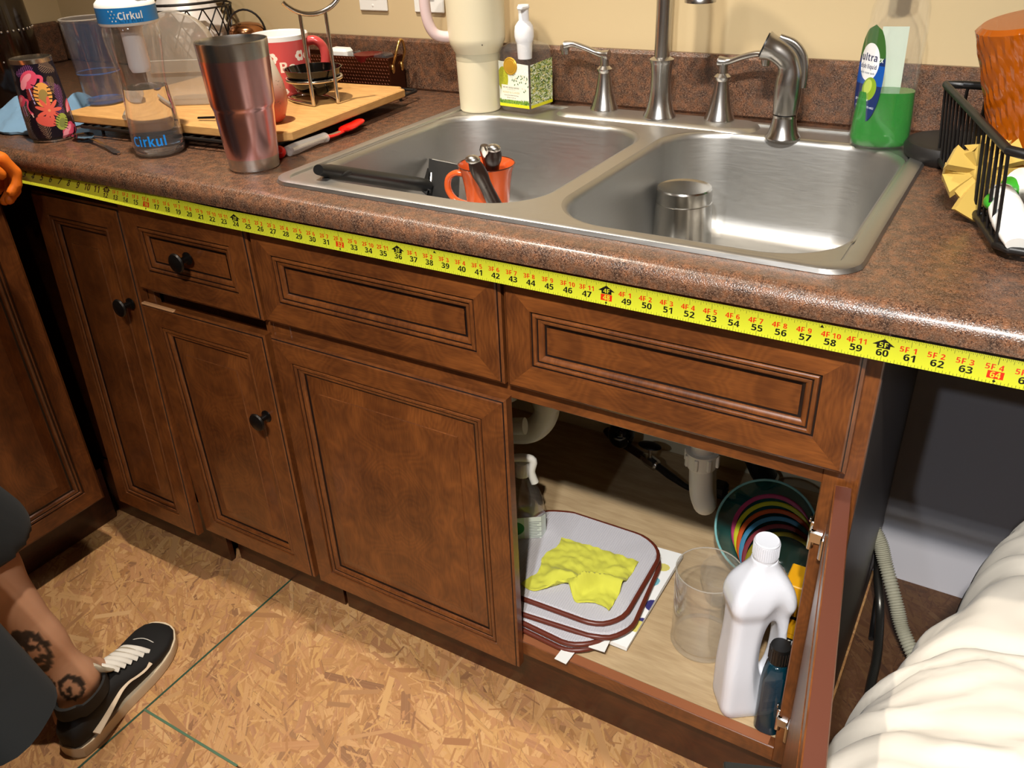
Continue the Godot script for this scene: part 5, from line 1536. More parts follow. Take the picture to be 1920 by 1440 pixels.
	# spray cleaner on the left
	var s := thing("spray_bottle", "clear spray cleaner bottle with white trigger partly hidden by the closed door", "bottle", V3(0.945, Y, -0.245))
	s.basis = Basis(Vector3.UP, 0.60)
	var B := []
	for k in [[0.036, 0.024, 0.0], [0.040, 0.028, 0.006], [0.040, 0.028, 0.09], [0.037, 0.027, 0.12], [0.026, 0.022, 0.155], [0.014, 0.014, 0.172], [0.013, 0.013, 0.182]]:
		B.append(rrect(-k[0], k[0], -k[1], k[1], k[1] * 0.9, k[2], 5))
	put("shell", Geo.new().loft(B), M.clear_plastic, s, 60)
	var sl := Image.create(256, 320, false, Image.FORMAT_RGB8)
	sl.fill(Color(0.86, 0.90, 0.88))
	sl.fill_rect(Rect2i(0, 0, 110, 320), Color(0.74, 0.84, 0.70))
	blob(sl, 40, 90, 70, 60, Color(0.14, 0.48, 0.18))
	write(sl, "KLY", 66, 225, 62, Color(0.88, 0.82, 0.25))
	for i in 12: sl.fill_rect(Rect2i(140, 40 + i * 14, 80 - (i % 3) * 14, 4), Color(0.35, 0.40, 0.42))
	sl.fill_rect(Rect2i(150, 215, 40, 40), Color(0.40, 0.50, 0.70))
	var sg := Geo.new(); sg.own = true
	sg.quad_uv(V3(-0.034, 0.012, 0.0285), V3(0.030, 0.012, 0.0285), V3(0.030, 0.100, 0.0285), V3(-0.034, 0.100, 0.0285), V2(0, 1), V2(0.85, 1), V2(0.85, 0), V2(0, 0))
	sg.quad_uv(V3(0.030, 0.012, 0.0285), V3(0.0405, 0.012, 0.010), V3(0.0405, 0.092, 0.010), V3(0.030, 0.100, 0.0285), V2(0.85, 1), V2(1, 1), V2(1, 0.08), V2(0.85, 0))
	put("label", sg, mat("spray_label", Color(1, 1, 1), 0.4, 0.0, {"albedo_texture": tex(sl)}), s)
	put("collar", Geo.new().lathe([V2(0, 0.180), V2(0.016, 0.180), V2(0.016, 0.198), V2(0.011, 0.205), V2(0, 0.205)], 24), M.white_plastic, s)
	put("trigger", Geo.new().tube(smooth([V3(-0.03, 0.215, 0.0), V3(0.0, 0.218, 0.003), V3(0.020, 0.212, 0.006), V3(0.016, 0.190, 0.010), V3(0.022, 0.168, 0.014)], 4), 0.0075, 12), M.white_plastic, s)
	# towels
	var grey := mat("grey_towel", Color(0.73, 0.72, 0.74), 0.92, 0.0, {"rim_enabled": true, "rim": 0.3, "normal_enabled": true, "normal_texture": knit(), "normal_scale": 0.7, "uv1_scale": V3(60, 60, 1)})
	var trim := mat("brown_binding", Color(0.36, 0.15, 0.095), 0.4)
	var ys := [[0.0, 1.065, 0.235, -0.012, -0.1900, 0.030, "grey towel with brown binding and white care tag, lowest of the stack"], [0.020, 1.082, 0.228, -0.010, -0.2000, 0.018, "grey brown-edged towel in the middle of the stack, above the patterned cloth"], [0.036, 1.072, 0.218, -0.024, -0.2150, 0.016, "grey quilted towel with brown binding, topmost under the yellow cloth"]]
	var nz := noise(61, 1.0, 2)
	for k in ys.size():
		var q2: Array = ys[k]
		var tw := thing("folded_towel", q2[6], "towel", V3(q2[1], Y + q2[0], q2[4]), "folded grey towels with brown binding")
		tw.basis = Basis(Vector3.UP, [-0.05, 0.10, 0.03][k])
		var hx := 0.128
		var hz: float = q2[2] * 0.56
		var th: float = q2[5] - 0.002
		var R := []
		for lv in [[0.004, 0.0], [0.0, 0.004], [0.0, th - 0.004], [0.004, th]]:
			var rr := rrect(-hx + lv[0], hx - lv[0], -hz + lv[0], hz - lv[0], 0.062, lv[1], 8)
			for i in rr.size():
				var pp: Vector3 = rr[i]
				rr[i] = pp + V3(0, (0.006 * nz.get_noise_2d(pp.x * 9 + k * 5, pp.z * 9) - 0.05 * maxf(0.0, pp.x - 0.06) * (0.8 if k > 0 else 0.0)) * (1.0 if lv[1] > 0.003 else 0.2), 0)
			R.append(rr)
		put("towel_body", Geo.new().loft(R), grey, tw)
		var bd: Array = rrect(-hx, hx, -hz, hz, 0.062, th - 0.006, 8)
		for i in bd.size():
			var pp: Vector3 = bd[i]
			bd[i] = pp + V3(0, 0.006 * nz.get_noise_2d(pp.x * 9 + k * 5, pp.z * 9) - 0.05 * maxf(0.0, pp.x - 0.06) * (0.8 if k > 0 else 0.0), 0)
		bd.append(bd[0]); bd.append(bd[1])
		put("binding", Geo.new().tube(bd, 0.0048, 10, false), trim, tw)
		if k == 0:
			var b2 := []
			for pp in bd: b2.append(pp + V3(-0.004, -0.013, 0.003))
			put("binding", Geo.new().tube(b2, 0.0045, 10, false), trim, tw)
			put("care_tag", geo_at(V3(0.080, 0.008, hz + 0.008)).box(Vector3.ZERO, V3(0.022, 0.001, 0.040)), M.white_plastic, tw)
		if k == 1:
			put("care_tag", geo_at(V3(0.088, 0.003, hz + 0.004)).box(Vector3.ZERO, V3(0.028, 0.001, 0.026)), M.white_plastic, tw)
	# printed cloth between the towels
	var pc := Image.create(256, 256, false, Image.FORMAT_RGB8)
	pc.fill(Color(0.90, 0.90, 0.89))
	var rg := RandomNumberGenerator.new(); rg.seed = 14
	for i in 26: blob(pc, rg.randf() * 256, rg.randf() * 256, rg.randf_range(8, 22), rg.randf_range(6, 16), [Color(0.18, 0.16, 0.40), Color(0.42, 0.66, 0.72), Color(0.80, 0.76, 0.40), Color(0.30, 0.42, 0.46)][rg.randi() % 4], rg.randf() * 3)
	var gg := []
	for i in 13:
		var row := []
		for j in 13:
			var u := i / 12.0
			var w := j / 12.0
			row.append(V3(0.965 + u * 0.258, Y + 0.0165 + 0.004 * sin(u * 7.0) * sin(w * 5.0) + (0.032 * maxf(0.0, 0.22 - u) * 5.0) * w, -0.335 + w * 0.255 - 0.02 * u))
		gg.append(row)
	single("printed_cloth", "white cloth with blue and yellow print folded between the grey towels", "cloth", Vector3.ZERO, Geo.new().sheet(gg, 0.008, true), mat("printed_cloth", Color(1, 1, 1), 0.9, 0.0, {"albedo_texture": tex(pc)}))
	# yellow cloth
	var yg := []
	for i in 41:
		var row := []
		for j in 37:
			var u := i / 40.0
			var w := j / 36.0
			var ex := u - 0.5
			var ez := w - 0.5
			var fold := 0.016 * exp(-pow((w - 0.62 - 0.10 * sin(u * 4.0)) / 0.09, 2.0)) * smoothstep(0.0, 0.3, u) + 0.015 * exp(-pow((u - 0.62 + 0.3 * (w - 0.6)) / 0.06, 2.0)) * smoothstep(0.35, 0.8, w)
			fold += 0.010 * exp(-pow((u + w - 1.35) / 0.06, 2.0)) * smoothstep(0.4, 0.7, w)
			var bump := 0.004 * nz.get_noise_2d(u * 6.0, w * 6.0 + 20.0)
			var xx := ex * 0.190 * (1.0 + 0.06 * sin(w * 9.0)) + 0.02 * ez + (0.008 * smoothstep(0.8, 1.0, w) * sin(u * 15.0))
			var zz := ez * 0.165 * (1.0 + 0.06 * sin(u * 7.0 + 1.0)) - 0.02 * ex - 0.012 * smoothstep(0.75, 1.0, w) * exp(-pow((u - 0.42) / 0.14, 2.0))
			var base: Vector3 = V3(1.030, 0, -0.254).lerp(V3(1.164, 0, -0.262), u).lerp(V3(1.030, 0, -0.112).lerp(V3(1.166, 0, -0.130), u), w)
			var notch := 0.022 * smoothstep(0.7, 1.0, w) * exp(-pow((u - 0.45) / 0.13, 2.0))
			row.append(V3(base.x + xx * 0.10 + 0.006 * sin(w * 11.0) * (1.0 - u), Y + 0.0535 + fold + bump - 0.05 * maxf(0.0, base.x - 1.145), base.z - notch + 0.006 * sin(u * 13.0) * w))
		yg.append(row)
	single("yellow_cloth", "crumpled bright yellow microfiber cloth on top of the towel stack", "cloth", Vector3.ZERO, Geo.new().sheet(yg, 0.003), mat("yellow_cloth", Color(0.76, 0.755, 0.26), 0.92, 0.0, {"rim_enabled": true, "rim": 0.35}), "", 70)
	# clear glass cylinder
	var gl := thing("glass_cylinder", "wide clear glass cylinder vase beside the white jug", "vase", V3(1.322, Y, -0.188))
	put("glass_wall", Geo.new().lathe([V2(0, 0.0), V2(0.050, 0.0), V2(0.0525, 0.003), V2(0.0535, 0.155), V2(0.0530, 0.158), V2(0.0512, 0.156), V2(0.0500, 0.014), V2(0.046, 0.010), V2(0, 0.008)], 56), M.clear_glass, gl, 50)
	put("base_ring", Geo.new().tube(circle(V3(0, 0.006, 0), 0.0505, 48), 0.0035, 8, false), M.clear_glass, gl)
	put("rim_ring", Geo.new().tube(circle(V3(0, 0.157, 0), 0.0525, 48), 0.0012, 8, false), M.frosted, gl)
	var g2 := thing("drinking_glass", "clear glass tumbler lying behind the wide glass cylinder", "glass", V3(1.318, Y + 0.040, -0.285))
	g2.basis = Basis(V3(1, 0, 0), 0.35)
	put("glass_wall", Geo.new().lathe([V2(0, -0.038), V2(0.026, -0.038), V2(0.030, -0.03), V2(0.033, 0.05), V2(0.031, 0.05), V2(0.028, -0.026), V2(0, -0.03)], 36), M.clear_glass, g2)
	# rainbow stack of bowls, tipped towards the viewer
	var bx := Basis(V3(1, 0, 0), 0.95).rotated(Vector3.UP, 0.28)
	var tb := thing("teal_bowl", "large clear teal glass bowl tipped on its side behind the glass cylinder", "bowl", V3(1.352, Y + 0.088, -0.412))
	tb.basis = bx
	put("bowl_wall", Geo.new().lathe([V2(0, -0.040), V2(0.030, -0.040), V2(0.060, -0.022), V2(0.082, 0.012), V2(0.088, 0.030), V2(0.086, 0.031), V2(0.078, 0.012), V2(0.056, -0.018), V2(0, -0.034)], 56), M.teal_glass, tb, 60)
	put("rim", Geo.new().tube(circle(V3(0, 0.0305, 0), 0.087, 56), 0.0022, 8, false), mat("teal_rim", Color(0.45, 0.66, 0.66), 0.1), tb)
	var cols := [[Color(0.62, 0.17, 0.34), "pink"], [Color(0.66, 0.66, 0.05), "lime yellow"], [Color(0.66, 0.26, 0.03), "orange"], [Color(0.20, 0.44, 0.56), "light blue"], [Color(0.42, 0.14, 0.17), "dusty red"], [Color(0.46, 0.42, 0.06), "olive yellow"]]
	for i in 6:
		var bowl := thing("striped_bowl", "small clear bowl with %s rim nested in the tipped stack behind the jug" % cols[i][1], "bowl", tb.position + bx * V3(0.010 + i * 0.004, 0.014 + i * 0.010, 0.006 + 0.011 * i), "bowls with coloured rims nested beside the teal bowl")
		bowl.basis = bx
		var R1 := 0.068 - i * 0.0012
		put("bowl_wall", Geo.new().lathe([V2(0, -0.030), V2(0.03, -0.029), V2(0.054, -0.014), V2(R1 - 0.002, 0.004), V2(R1 - 0.004, 0.004), V2(0.05, -0.012), V2(0, -0.026)], 40), M.teal_glass if i < 2 else mat("smoky_clear", Color(0.12, 0.20, 0.17, 0.4), 0.1, 0.0, {"transparency": 1}), bowl, 60)
		put("coloured_rim", Geo.new().lathe([V2(R1 - 0.006, 0.0035), V2(R1 + 0.0005, 0.0035), V2(R1 + 0.001, 0.006), V2(R1 - 0.001, 0.0075), V2(R1 - 0.0065, 0.0065), V2(R1 - 0.006, 0.0035)], 48), mat("rim_colour_%d" % i, cols[i][0], 0.35), bowl)
	# white jug
	jug()
	# yellow carton
	var bxg := Image.create(256, 512, false, Image.FORMAT_RGB8)
	bxg.fill(Color(0.84, 0.60, 0.06))
	bxg.fill_rect(Rect2i(14, 250, 150, 44), Color(0.05, 0.05, 0.05))
	write(bxg, "DEN", 76, 272, 26, Color(0.9, 0.9, 0.88))
	for i in 4: write(bxg, ["Fresh", "Clean", "for all", "Floors"][i], 70, 325 + i * 30, 17, Color(0.25, 0.17, 0.02))
	bxg.fill_rect(Rect2i(0, 226, 256, 3), Color(0.70, 0.44, 0.02))
	var yb := thing("yellow_carton", "yellow cardboard carton with a black label strip behind the white jug", "carton", V3(1.468, Y, -0.180))
	var yc := Geo.new(); yc.box(V3(0, 0.105, 0), V3(0.052, 0.21, 0.05), 0.0015)
	put("carton_body", yc, mat("carton_yellow", Color(0.84, 0.60, 0.06), 0.5), yb)
	var yf := Geo.new(); yf.own = true
	yf.quad_uv(V3(-0.0255, 0.002, 0.0254), V3(0.0255, 0.002, 0.0254), V3(0.0255, 0.208, 0.0254), V3(-0.0255, 0.208, 0.0254), V2(0, 1), V2(0.75, 1), V2(0.75, 0), V2(0, 0))
	put("print", yf, mat("carton_print", Color(1, 1, 1), 0.5, 0.0, {"albedo_texture": tex(bxg)}), yb)
	var dk := Geo.new(); dk.box(V3(-0.005, 0.150, 0.0256), V3(0.030, 0.006, 0.0006))
	put("tear_slot", dk, M.hole_dark, yb)
	# teal bottle with black cap
	var t := thing("teal_bottle", "dark teal bottle with ribbed black cap at the right front corner", "bottle", V3(1.4640, Y, -0.080))
	var TB := []
	for k in [[0.017, 0.0], [0.0195, 0.004], [0.0195, 0.10], [0.0180, 0.118], [0.0135, 0.132], [0.011, 0.136]]: TB.append(rrect(-k[0], k[0], -k[0] * 1.3, k[0] * 1.3, k[0] * 0.8, k[1], 5))
	put("shell", Geo.new().loft(TB), mat("teal_plastic", Color(0.01, 0.17, 0.22, 0.8), 0.08, 0.0, {"transparency": 1}), t, 60)
	var cg := Geo.new()
	cg.lathe([V2(0, 0.134), V2(0.0145, 0.134), V2(0.0150, 0.138), V2(0.0150, 0.160), V2(0.0138, 0.165), V2(0, 0.166)], 30)
	for i in 24: cg.box(V3(cos(TAU * i / 24) * 0.015, 0.149, sin(TAU * i / 24) * 0.015), V3(0.0012, 0.022, 0.0012))
	put("cap", cg, M.black_plastic, t)
	# small wooden brushes at the back right
	for k in [[V3(1.462, Y, -0.36), 0.10, "short pale wooden handled brush leaning left of the hinge"], [V3(1.476, Y, -0.33), 0.085, "pale wooden handled brush nearest the upper hinge"]]:
		var w := thing("wooden_brush", k[2], "brush", k[0], "wooden brushes beside the upper hinge")
		put("handle", Geo.new().tube([V3(0, 0.0, 0), V3(-0.004, k[1] * 0.6, -0.01), V3(-0.01, k[1], -0.02)], [0.006, 0.007, 0.004], 10), M.raw_wood, w)
		put("blue_ferrule", geo_at(V3(-0.004, k[1] * 0.55, -0.010)).box(Vector3.ZERO, V3(0.017, 0.016, 0.014), 0.003), M.blue_plastic, w)

func knit() -> ImageTexture:
	var im := Image.create(64, 64, false, Image.FORMAT_RGB8)
	for y in 64:
		for x in 64:
			var h := 0.5 + 0.25 * sin(x * TAU / 16.0) + 0.2 * sin(y * TAU / 8.0 + x * 0.2)
			im.set_pixel(x, y, Color(h, h, h))
	im.bump_map_to_normal_map(4.0)
	return tex(im)

func jug() -> void:
	var Y := 0.1755
	var j := thing("detergent_jug", "large white plastic detergent jug with side handle hole at the cabinet front", "jug", V3(1.421, Y, -0.098))
	j.basis = Basis(Vector3.UP, 0.62).scaled_local(V3(0.88, 1.19, 0.92))
	var wm := mat("jug_white", Color(0.86, 0.87, 0.90), 0.28)
	# body field: rounded block, pinched for the grip, with a through hole
	var bones := []
	var f := Field.new()
	f.setup(V3(-0.062, -0.004, -0.046), V3(0.062, 0.262, 0.046), 0.0032)
	f.fill(func(p: Vector3) -> float:
		var t := p.y / 0.25
		var w := 0.050
		var d := 0.034
		if p.y > 0.185:
			var s := smoothstep(0.185, 0.250, p.y)
			w = lerpf(0.053, 0.020, s * s * 0.55 + s * 0.45); d = lerpf(0.037, 0.019, s * s * 0.6 + s * 0.4)
		elif p.y > 0.165:
			var s := smoothstep(0.165, 0.188, p.y)
			w = lerpf(0.0475, 0.053, s); d = lerpf(0.0315, 0.037, s)
		elif p.y > 0.02:
			var s := smoothstep(0.06, 0.15, p.y)
			w = lerpf(0.0515, 0.0475, s); d = lerpf(0.0355, 0.0315, s)
		else:
			w = 0.0515 - 0.006 * pow(1.0 - p.y / 0.02, 2.0); d = 0.0355 - 0.006 * pow(1.0 - p.y / 0.02, 2.0)
		var r := 0.017
		var q := V2(absf(p.x) - w + r, absf(p.z) - d + r)
		var dd := V2(maxf(q.x, 0), maxf(q.y, 0)).length() + minf(maxf(q.x, q.y), 0.0) - r
		dd = maxf(dd, maxf(-p.y, p.y - 0.250))
		# grip hole
		var hx := (p.x - 0.021) / 0.0150
		var hy := (p.y - 0.108) / 0.050
		var hole := (sqrt(hx * hx + hy * hy) - 1.0) * 0.0150
		var flare := 0.010 * smoothstep(0.016, 0.034, absf(p.z))
		var cut := -(hole - flare)
		var k := 0.010
		var h := clampf(0.5 - 0.5 * (cut - dd) / k, 0.0, 1.0)
		return lerpf(cut, dd, h) + k * h * (1.0 - h))
	put("jug_body", f.mesh_into(Geo.new()), wm, j, 70)
	put("neck", geo_at(V3(0, 0.245, 0)).lathe([V2(0, 0), V2(0.0195, 0), V2(0.0185, 0.008), V2(0, 0.008)], 32), wm, j)
	var cg := geo_at(V3(0, 0.252, 0))
	cg.lathe([V2(0, 0), V2(0.0195, 0.0), V2(0.0200, 0.003), V2(0.0195, 0.022), V2(0.0180, 0.0235), V2(0.0165, 0.0230), V2(0, 0.0230)], 40)
	for i in 40: cg.box(V3(cos(TAU * i / 40) * 0.0199, 0.011, sin(TAU * i / 40) * 0.0199), V3(0.0008, 0.018, 0.0008))
	put("cap", cg, wm, j)
	var li := Image.create(128, 256, false, Image.FORMAT_RGB8)
	li.fill(Color(0.66, 0.66, 0.80))
	for i in 12: li.fill_rect(Rect2i(14, 14 + i * 12, 90 - (i % 4) * 12, 4), Color(0.42, 0.42, 0.60))
	li.fill_rect(Rect2i(14, 180, 84, 56), Color(0.26, 0.26, 0.55))
	for i in 8: li.fill_rect(Rect2i(18 + i * 10, 184, 4, 48), Color(0.66, 0.66, 0.80))
	var lg := Geo.new(); lg.own = true
	lg.quad_uv(V3(0.014, 0.015, 0.0362), V3(0.046, 0.015, 0.0352), V3(0.046, 0.070, 0.0352), V3(0.014, 0.070, 0.0362), V2(0, 1), V2(1, 1), V2(1, 0), V2(0, 0))
	put("label", lg, mat("jug_label", Color(1, 1, 1), 0.4, 0.0, {"albedo_texture": tex(li)}), j)

# a field of distances, meshed with surface nets
class Field:
	var lo: Vector3
	var h: float
	var nx: int
	var ny: int
	var nz: int
	var d: PackedFloat32Array

	func setup(a: Vector3, b: Vector3, cell: float) -> void:
		lo = a; h = cell
		nx = int(ceil((b.x - a.x) / h)) + 1; ny = int(ceil((b.y - a.y) / h)) + 1; nz = int(ceil((b.z - a.z) / h)) + 1
		d.resize(nx * ny * nz); d.fill(1.0)

	func fill(f: Callable) -> void:
		var i := 0
		for z in nz:
			for y in ny:
				for x in nx:
					d[i] = f.call(lo + Vector3(x, y, z) * h); i += 1

	# tapered capsule joined with a smooth minimum k
	func bone(a: Vector3, ra: float, b: Vector3, rb: float, k := 0.03) -> void:
		var m := maxf(ra, rb) + k * 1.5 + h * 2.0
		var p0 := ((a.min(b) - Vector3.ONE * m - lo) / h).floor()
		var p1 := ((a.max(b) + Vector3.ONE * m - lo) / h).ceil()
		var x0 := maxi(0, int(p0.x))
		var x1 := mini(nx - 1, int(p1.x))
		var y0 := maxi(0, int(p0.y))
		var y1 := mini(ny - 1, int(p1.y))
		var z0 := maxi(0, int(p0.z))
		var z1 := mini(nz - 1, int(p1.z))
		var ab := b - a
		var L := maxf(ab.length_squared(), 1e-9)
		for z in range(z0, z1 + 1):
			for y in range(y0, y1 + 1):
				for x in range(x0, x1 + 1):
					var p := lo + Vector3(x, y, z) * h - a
					var t := clampf(p.dot(ab) / L, 0.0, 1.0)
					var v := (p - ab * t).length() - lerpf(ra, rb, t)
					var i := (z * ny + y) * nx + x
					var o := d[i]
					if k > 0.0:
						var w := clampf(0.5 + 0.5 * (o - v) / k, 0.0, 1.0)
						d[i] = lerpf(o, v, w) - k * w * (1.0 - w)
					else: d[i] = minf(o, v)

	func mesh_into(g: Geo) -> Geo:
		var at := {}
		var sx := 1
		var sy := nx
		var sz := nx * ny
		var off := [0, sx, sy, sx + sy, sz, sx + sz, sy + sz, sx + sy + sz]
		var cor := [Vector3(0, 0, 0), Vector3(1, 0, 0), Vector3(0, 1, 0), Vector3(1, 1, 0), Vector3(0, 0, 1), Vector3(1, 0, 1), Vector3(0, 1, 1), Vector3(1, 1, 1)]
		var edges := [[0, 1], [2, 3], [4, 5], [6, 7], [0, 2], [1, 3], [4, 6], [5, 7], [0, 4], [1, 5], [2, 6], [3, 7]]
		for z in nz - 1:
			for y in ny - 1:
				var base := (z * ny + y) * nx
				for x in nx - 1:
					var i := base + x
					var s := d[i] < 0.0
					if s == (d[i + sx] < 0.0) and s == (d[i + sy] < 0.0) and s == (d[i + sz] < 0.0) and s == (d[i + sx + sy] < 0.0) and s == (d[i + sx + sz] < 0.0) and s == (d[i + sy + sz] < 0.0) and s == (d[i + sx + sy + sz] < 0.0): continue
					var c := Vector3.ZERO
					var n := 0
					for e in edges:
						var a := d[i + off[e[0]]]
						var b := d[i + off[e[1]]]
						if (a < 0.0) != (b < 0.0):
							c += (cor[e[0]] as Vector3).lerp(cor[e[1]], a / (a - b)); n += 1
					at[i] = lo + (Vector3(x, y, z) + c / n) * h
		for i in at:
			var s0 := d[i] < 0.0
			for ax in 3:
				var st: int = [sx, sy, sz][ax]
				var u: int = [sy, sz, sx][ax]
				var v: int = [sz, sx, sy][ax]
				if s0 == (d[i + st] < 0.0): continue
				if not (at.has(i - u) and at.has(i - v) and at.has(i - u - v)): continue
				if s0: g.quad(at[i - u - v], at[i - v], at[i], at[i - u])
				else: g.quad(at[i - u - v], at[i - u], at[i], at[i - v])
		return g

func bay() -> void:
	# white blanket wrapped appliance pulled out in front of the empty bay
	var c := V3(1.884, 0.0, 0.201)
	var ex := V3(0.957, 0, 0.290)
	var ez := V3(-0.290, 0, 0.957)
	var a := thing("wrapped_appliance", "bulky low appliance wrapped in white padded insulation blanket beside the cabinet", "appliance", c)
	var n1 := noise(71, 1.0, 3)
	var hx := 0.305
	var hz0 := -0.46
	var hz1 := 0.55
	var rings := []
	var NS := 150
	# cross-sections across the width, lofted along the length
	for i in NS + 1:
		var t := float(i) / NS
		var z := lerpf(hz0, hz1, t)
		var endr := minf(t, 1.0 - t)
		var shrink := 1.0 - 0.22 * pow(1.0 - clampf(endr / 0.08, 0, 1), 2.0)
		var ring := []
		var M2 := 120
		for j in M2:
			var ang := TAU * j / M2
			var cx := cos(ang)
			var sy := sin(ang)
			var px := signf(cx) * pow(absf(cx), 0.42) * hx * shrink
			var py := signf(sy) * pow(absf(sy), 0.42) * 0.305 * shrink
			# quilted ridges running across the top, and soft dents
			var ridge := 0.0
			if sy > -0.1:
				var w := px * 0.9 + z * 2.2 + 0.25 * n1.get_noise_2d(px * 3.0, z * 3.0)
				ridge = 0.014 * absf(n1.get_noise_2d(w * 5.5, px * 0.9 + 4.0)) + 0.009 * sin(w * 34.0 + 2.5 * n1.get_noise_2d(px * 4.0, z * 4.0)) * (0.5 + 0.8 * n1.get_noise_2d(px * 3.0 + 8.0, z * 3.0))
				ridge += 0.016 * n1.get_noise_2d(px * 4.0, z * 4.0 + 30.0)
			var nn := V2(cx, sy).normalized()
			var pos := V2(px, 0.312 + py) + nn * ridge
			ring.append(ex * pos.x + V3(0, maxf(pos.y, 0.004), 0) + ez * z)
		rings.append(ring)
	put("blanket", Geo.new().loft(rings), mat("white_fleece", Color(0.735, 0.71, 0.665), 0.85, 0.0, {"rim_enabled": true, "rim": 0.3}), a, 80)
	var fr := Geo.new()
	var p0 := V3(1.517, 0.705, 0.420) - c
	var p1 := V3(1.600, 0.700, 0.383) - c
	fr.x = Transform3D(Basis((p1 - p0).normalized(), Vector3.UP, (p1 - p0).normalized().cross(Vector3.UP)), (p0 + p1) * 0.5)
	var fl := p0.distance_to(p1)
	fr.box(V3(0, 0, 0), V3(fl, 0.004, 0.030), 0.001)
	fr.box(V3(0, -0.015, -0.014), V3(fl, 0.030, 0.003), 0.001)
	fr.box(V3(fl * 0.5 - 0.012, -0.05, 0.0), V3(0.02, 0.10, 0.02), 0.001)
	put("metal_bracket", fr, mat("scuffed_metal", Color(0.16, 0.165, 0.16), 0.5, 0.6), a, 40.0, "scuffed dark metal bracket")
	# hoses
	var h := thing("drain_hose", "grey ribbed plastic drain hose dropping behind the white blanket", "hose", V3(1.52, 0.0, -0.6))
	var pth := smooth([V3(1.502, 0.195, -0.605), V3(1.530, 0.178, -0.585), V3(1.552, 0.140, -0.565), V3(1.585, 0.090, -0.528), V3(1.612, 0.050, -0.496), V3(1.66, 0.025, -0.44), V3(1.72, 0.02, -0.38)], 26)
	var rad := []
	for i in pth.size():
		pth[i] = pth[i] - h.position
		rad.append(0.0125 + 0.0017 * (1.0 if i % 2 == 0 else -1.0))
	put("hose_tube", Geo.new().tube(pth, rad, 14), mat("hose_grey", Color(0.66, 0.65, 0.58), 0.5), h, 50)
	var b := thing("braided_hose", "braided stainless water hose lying on the floor beside the end panel", "hose", V3(1.55, 0.0, -0.55))
	var bp := smooth([V3(1.505, 0.185, -0.62), V3(1.530, 0.150, -0.60), V3(1.543, 0.080, -0.595), V3(1.562, 0.025, -0.56), V3(1.578, 0.010, -0.46), V3(1.583, 0.010, -0.36), V3(1.60, 0.010, -0.20)], 10)
	for i in bp.size(): bp[i] = bp[i] - b.position
	var br := Image.create(32, 32, false, Image.FORMAT_RGB8)
	for y in 32:
		for x in 32:
			var v := 0.35 + 0.5 * absf(sin((x + y) * PI / 8.0)) * absf(sin((x - y) * PI / 8.0))
			br.set_pixel(x, y, Color(v, v, v))
	put("hose_tube", Geo.new().tube(bp, 0.0085, 14), mat("braid", Color(0.62, 0.61, 0.58), 0.35, 0.9, {"albedo_texture": tex(br), "uv1_scale": V3(120, 120, 1)}), b)
	single("power_cable", "thin black cable curving down the wall beside the ribbed hose", "cable", Vector3.ZERO, Geo.new().tube(smooth([V3(1.510, 0.180, -0.640), V3(1.532, 0.120, -0.655), V3(1.545, 0.05, -0.645), V3(1.55, 0.006, -0.60), V3(1.56, 0.006, -0.5)], 8), 0.005, 8), M.black_plastic)

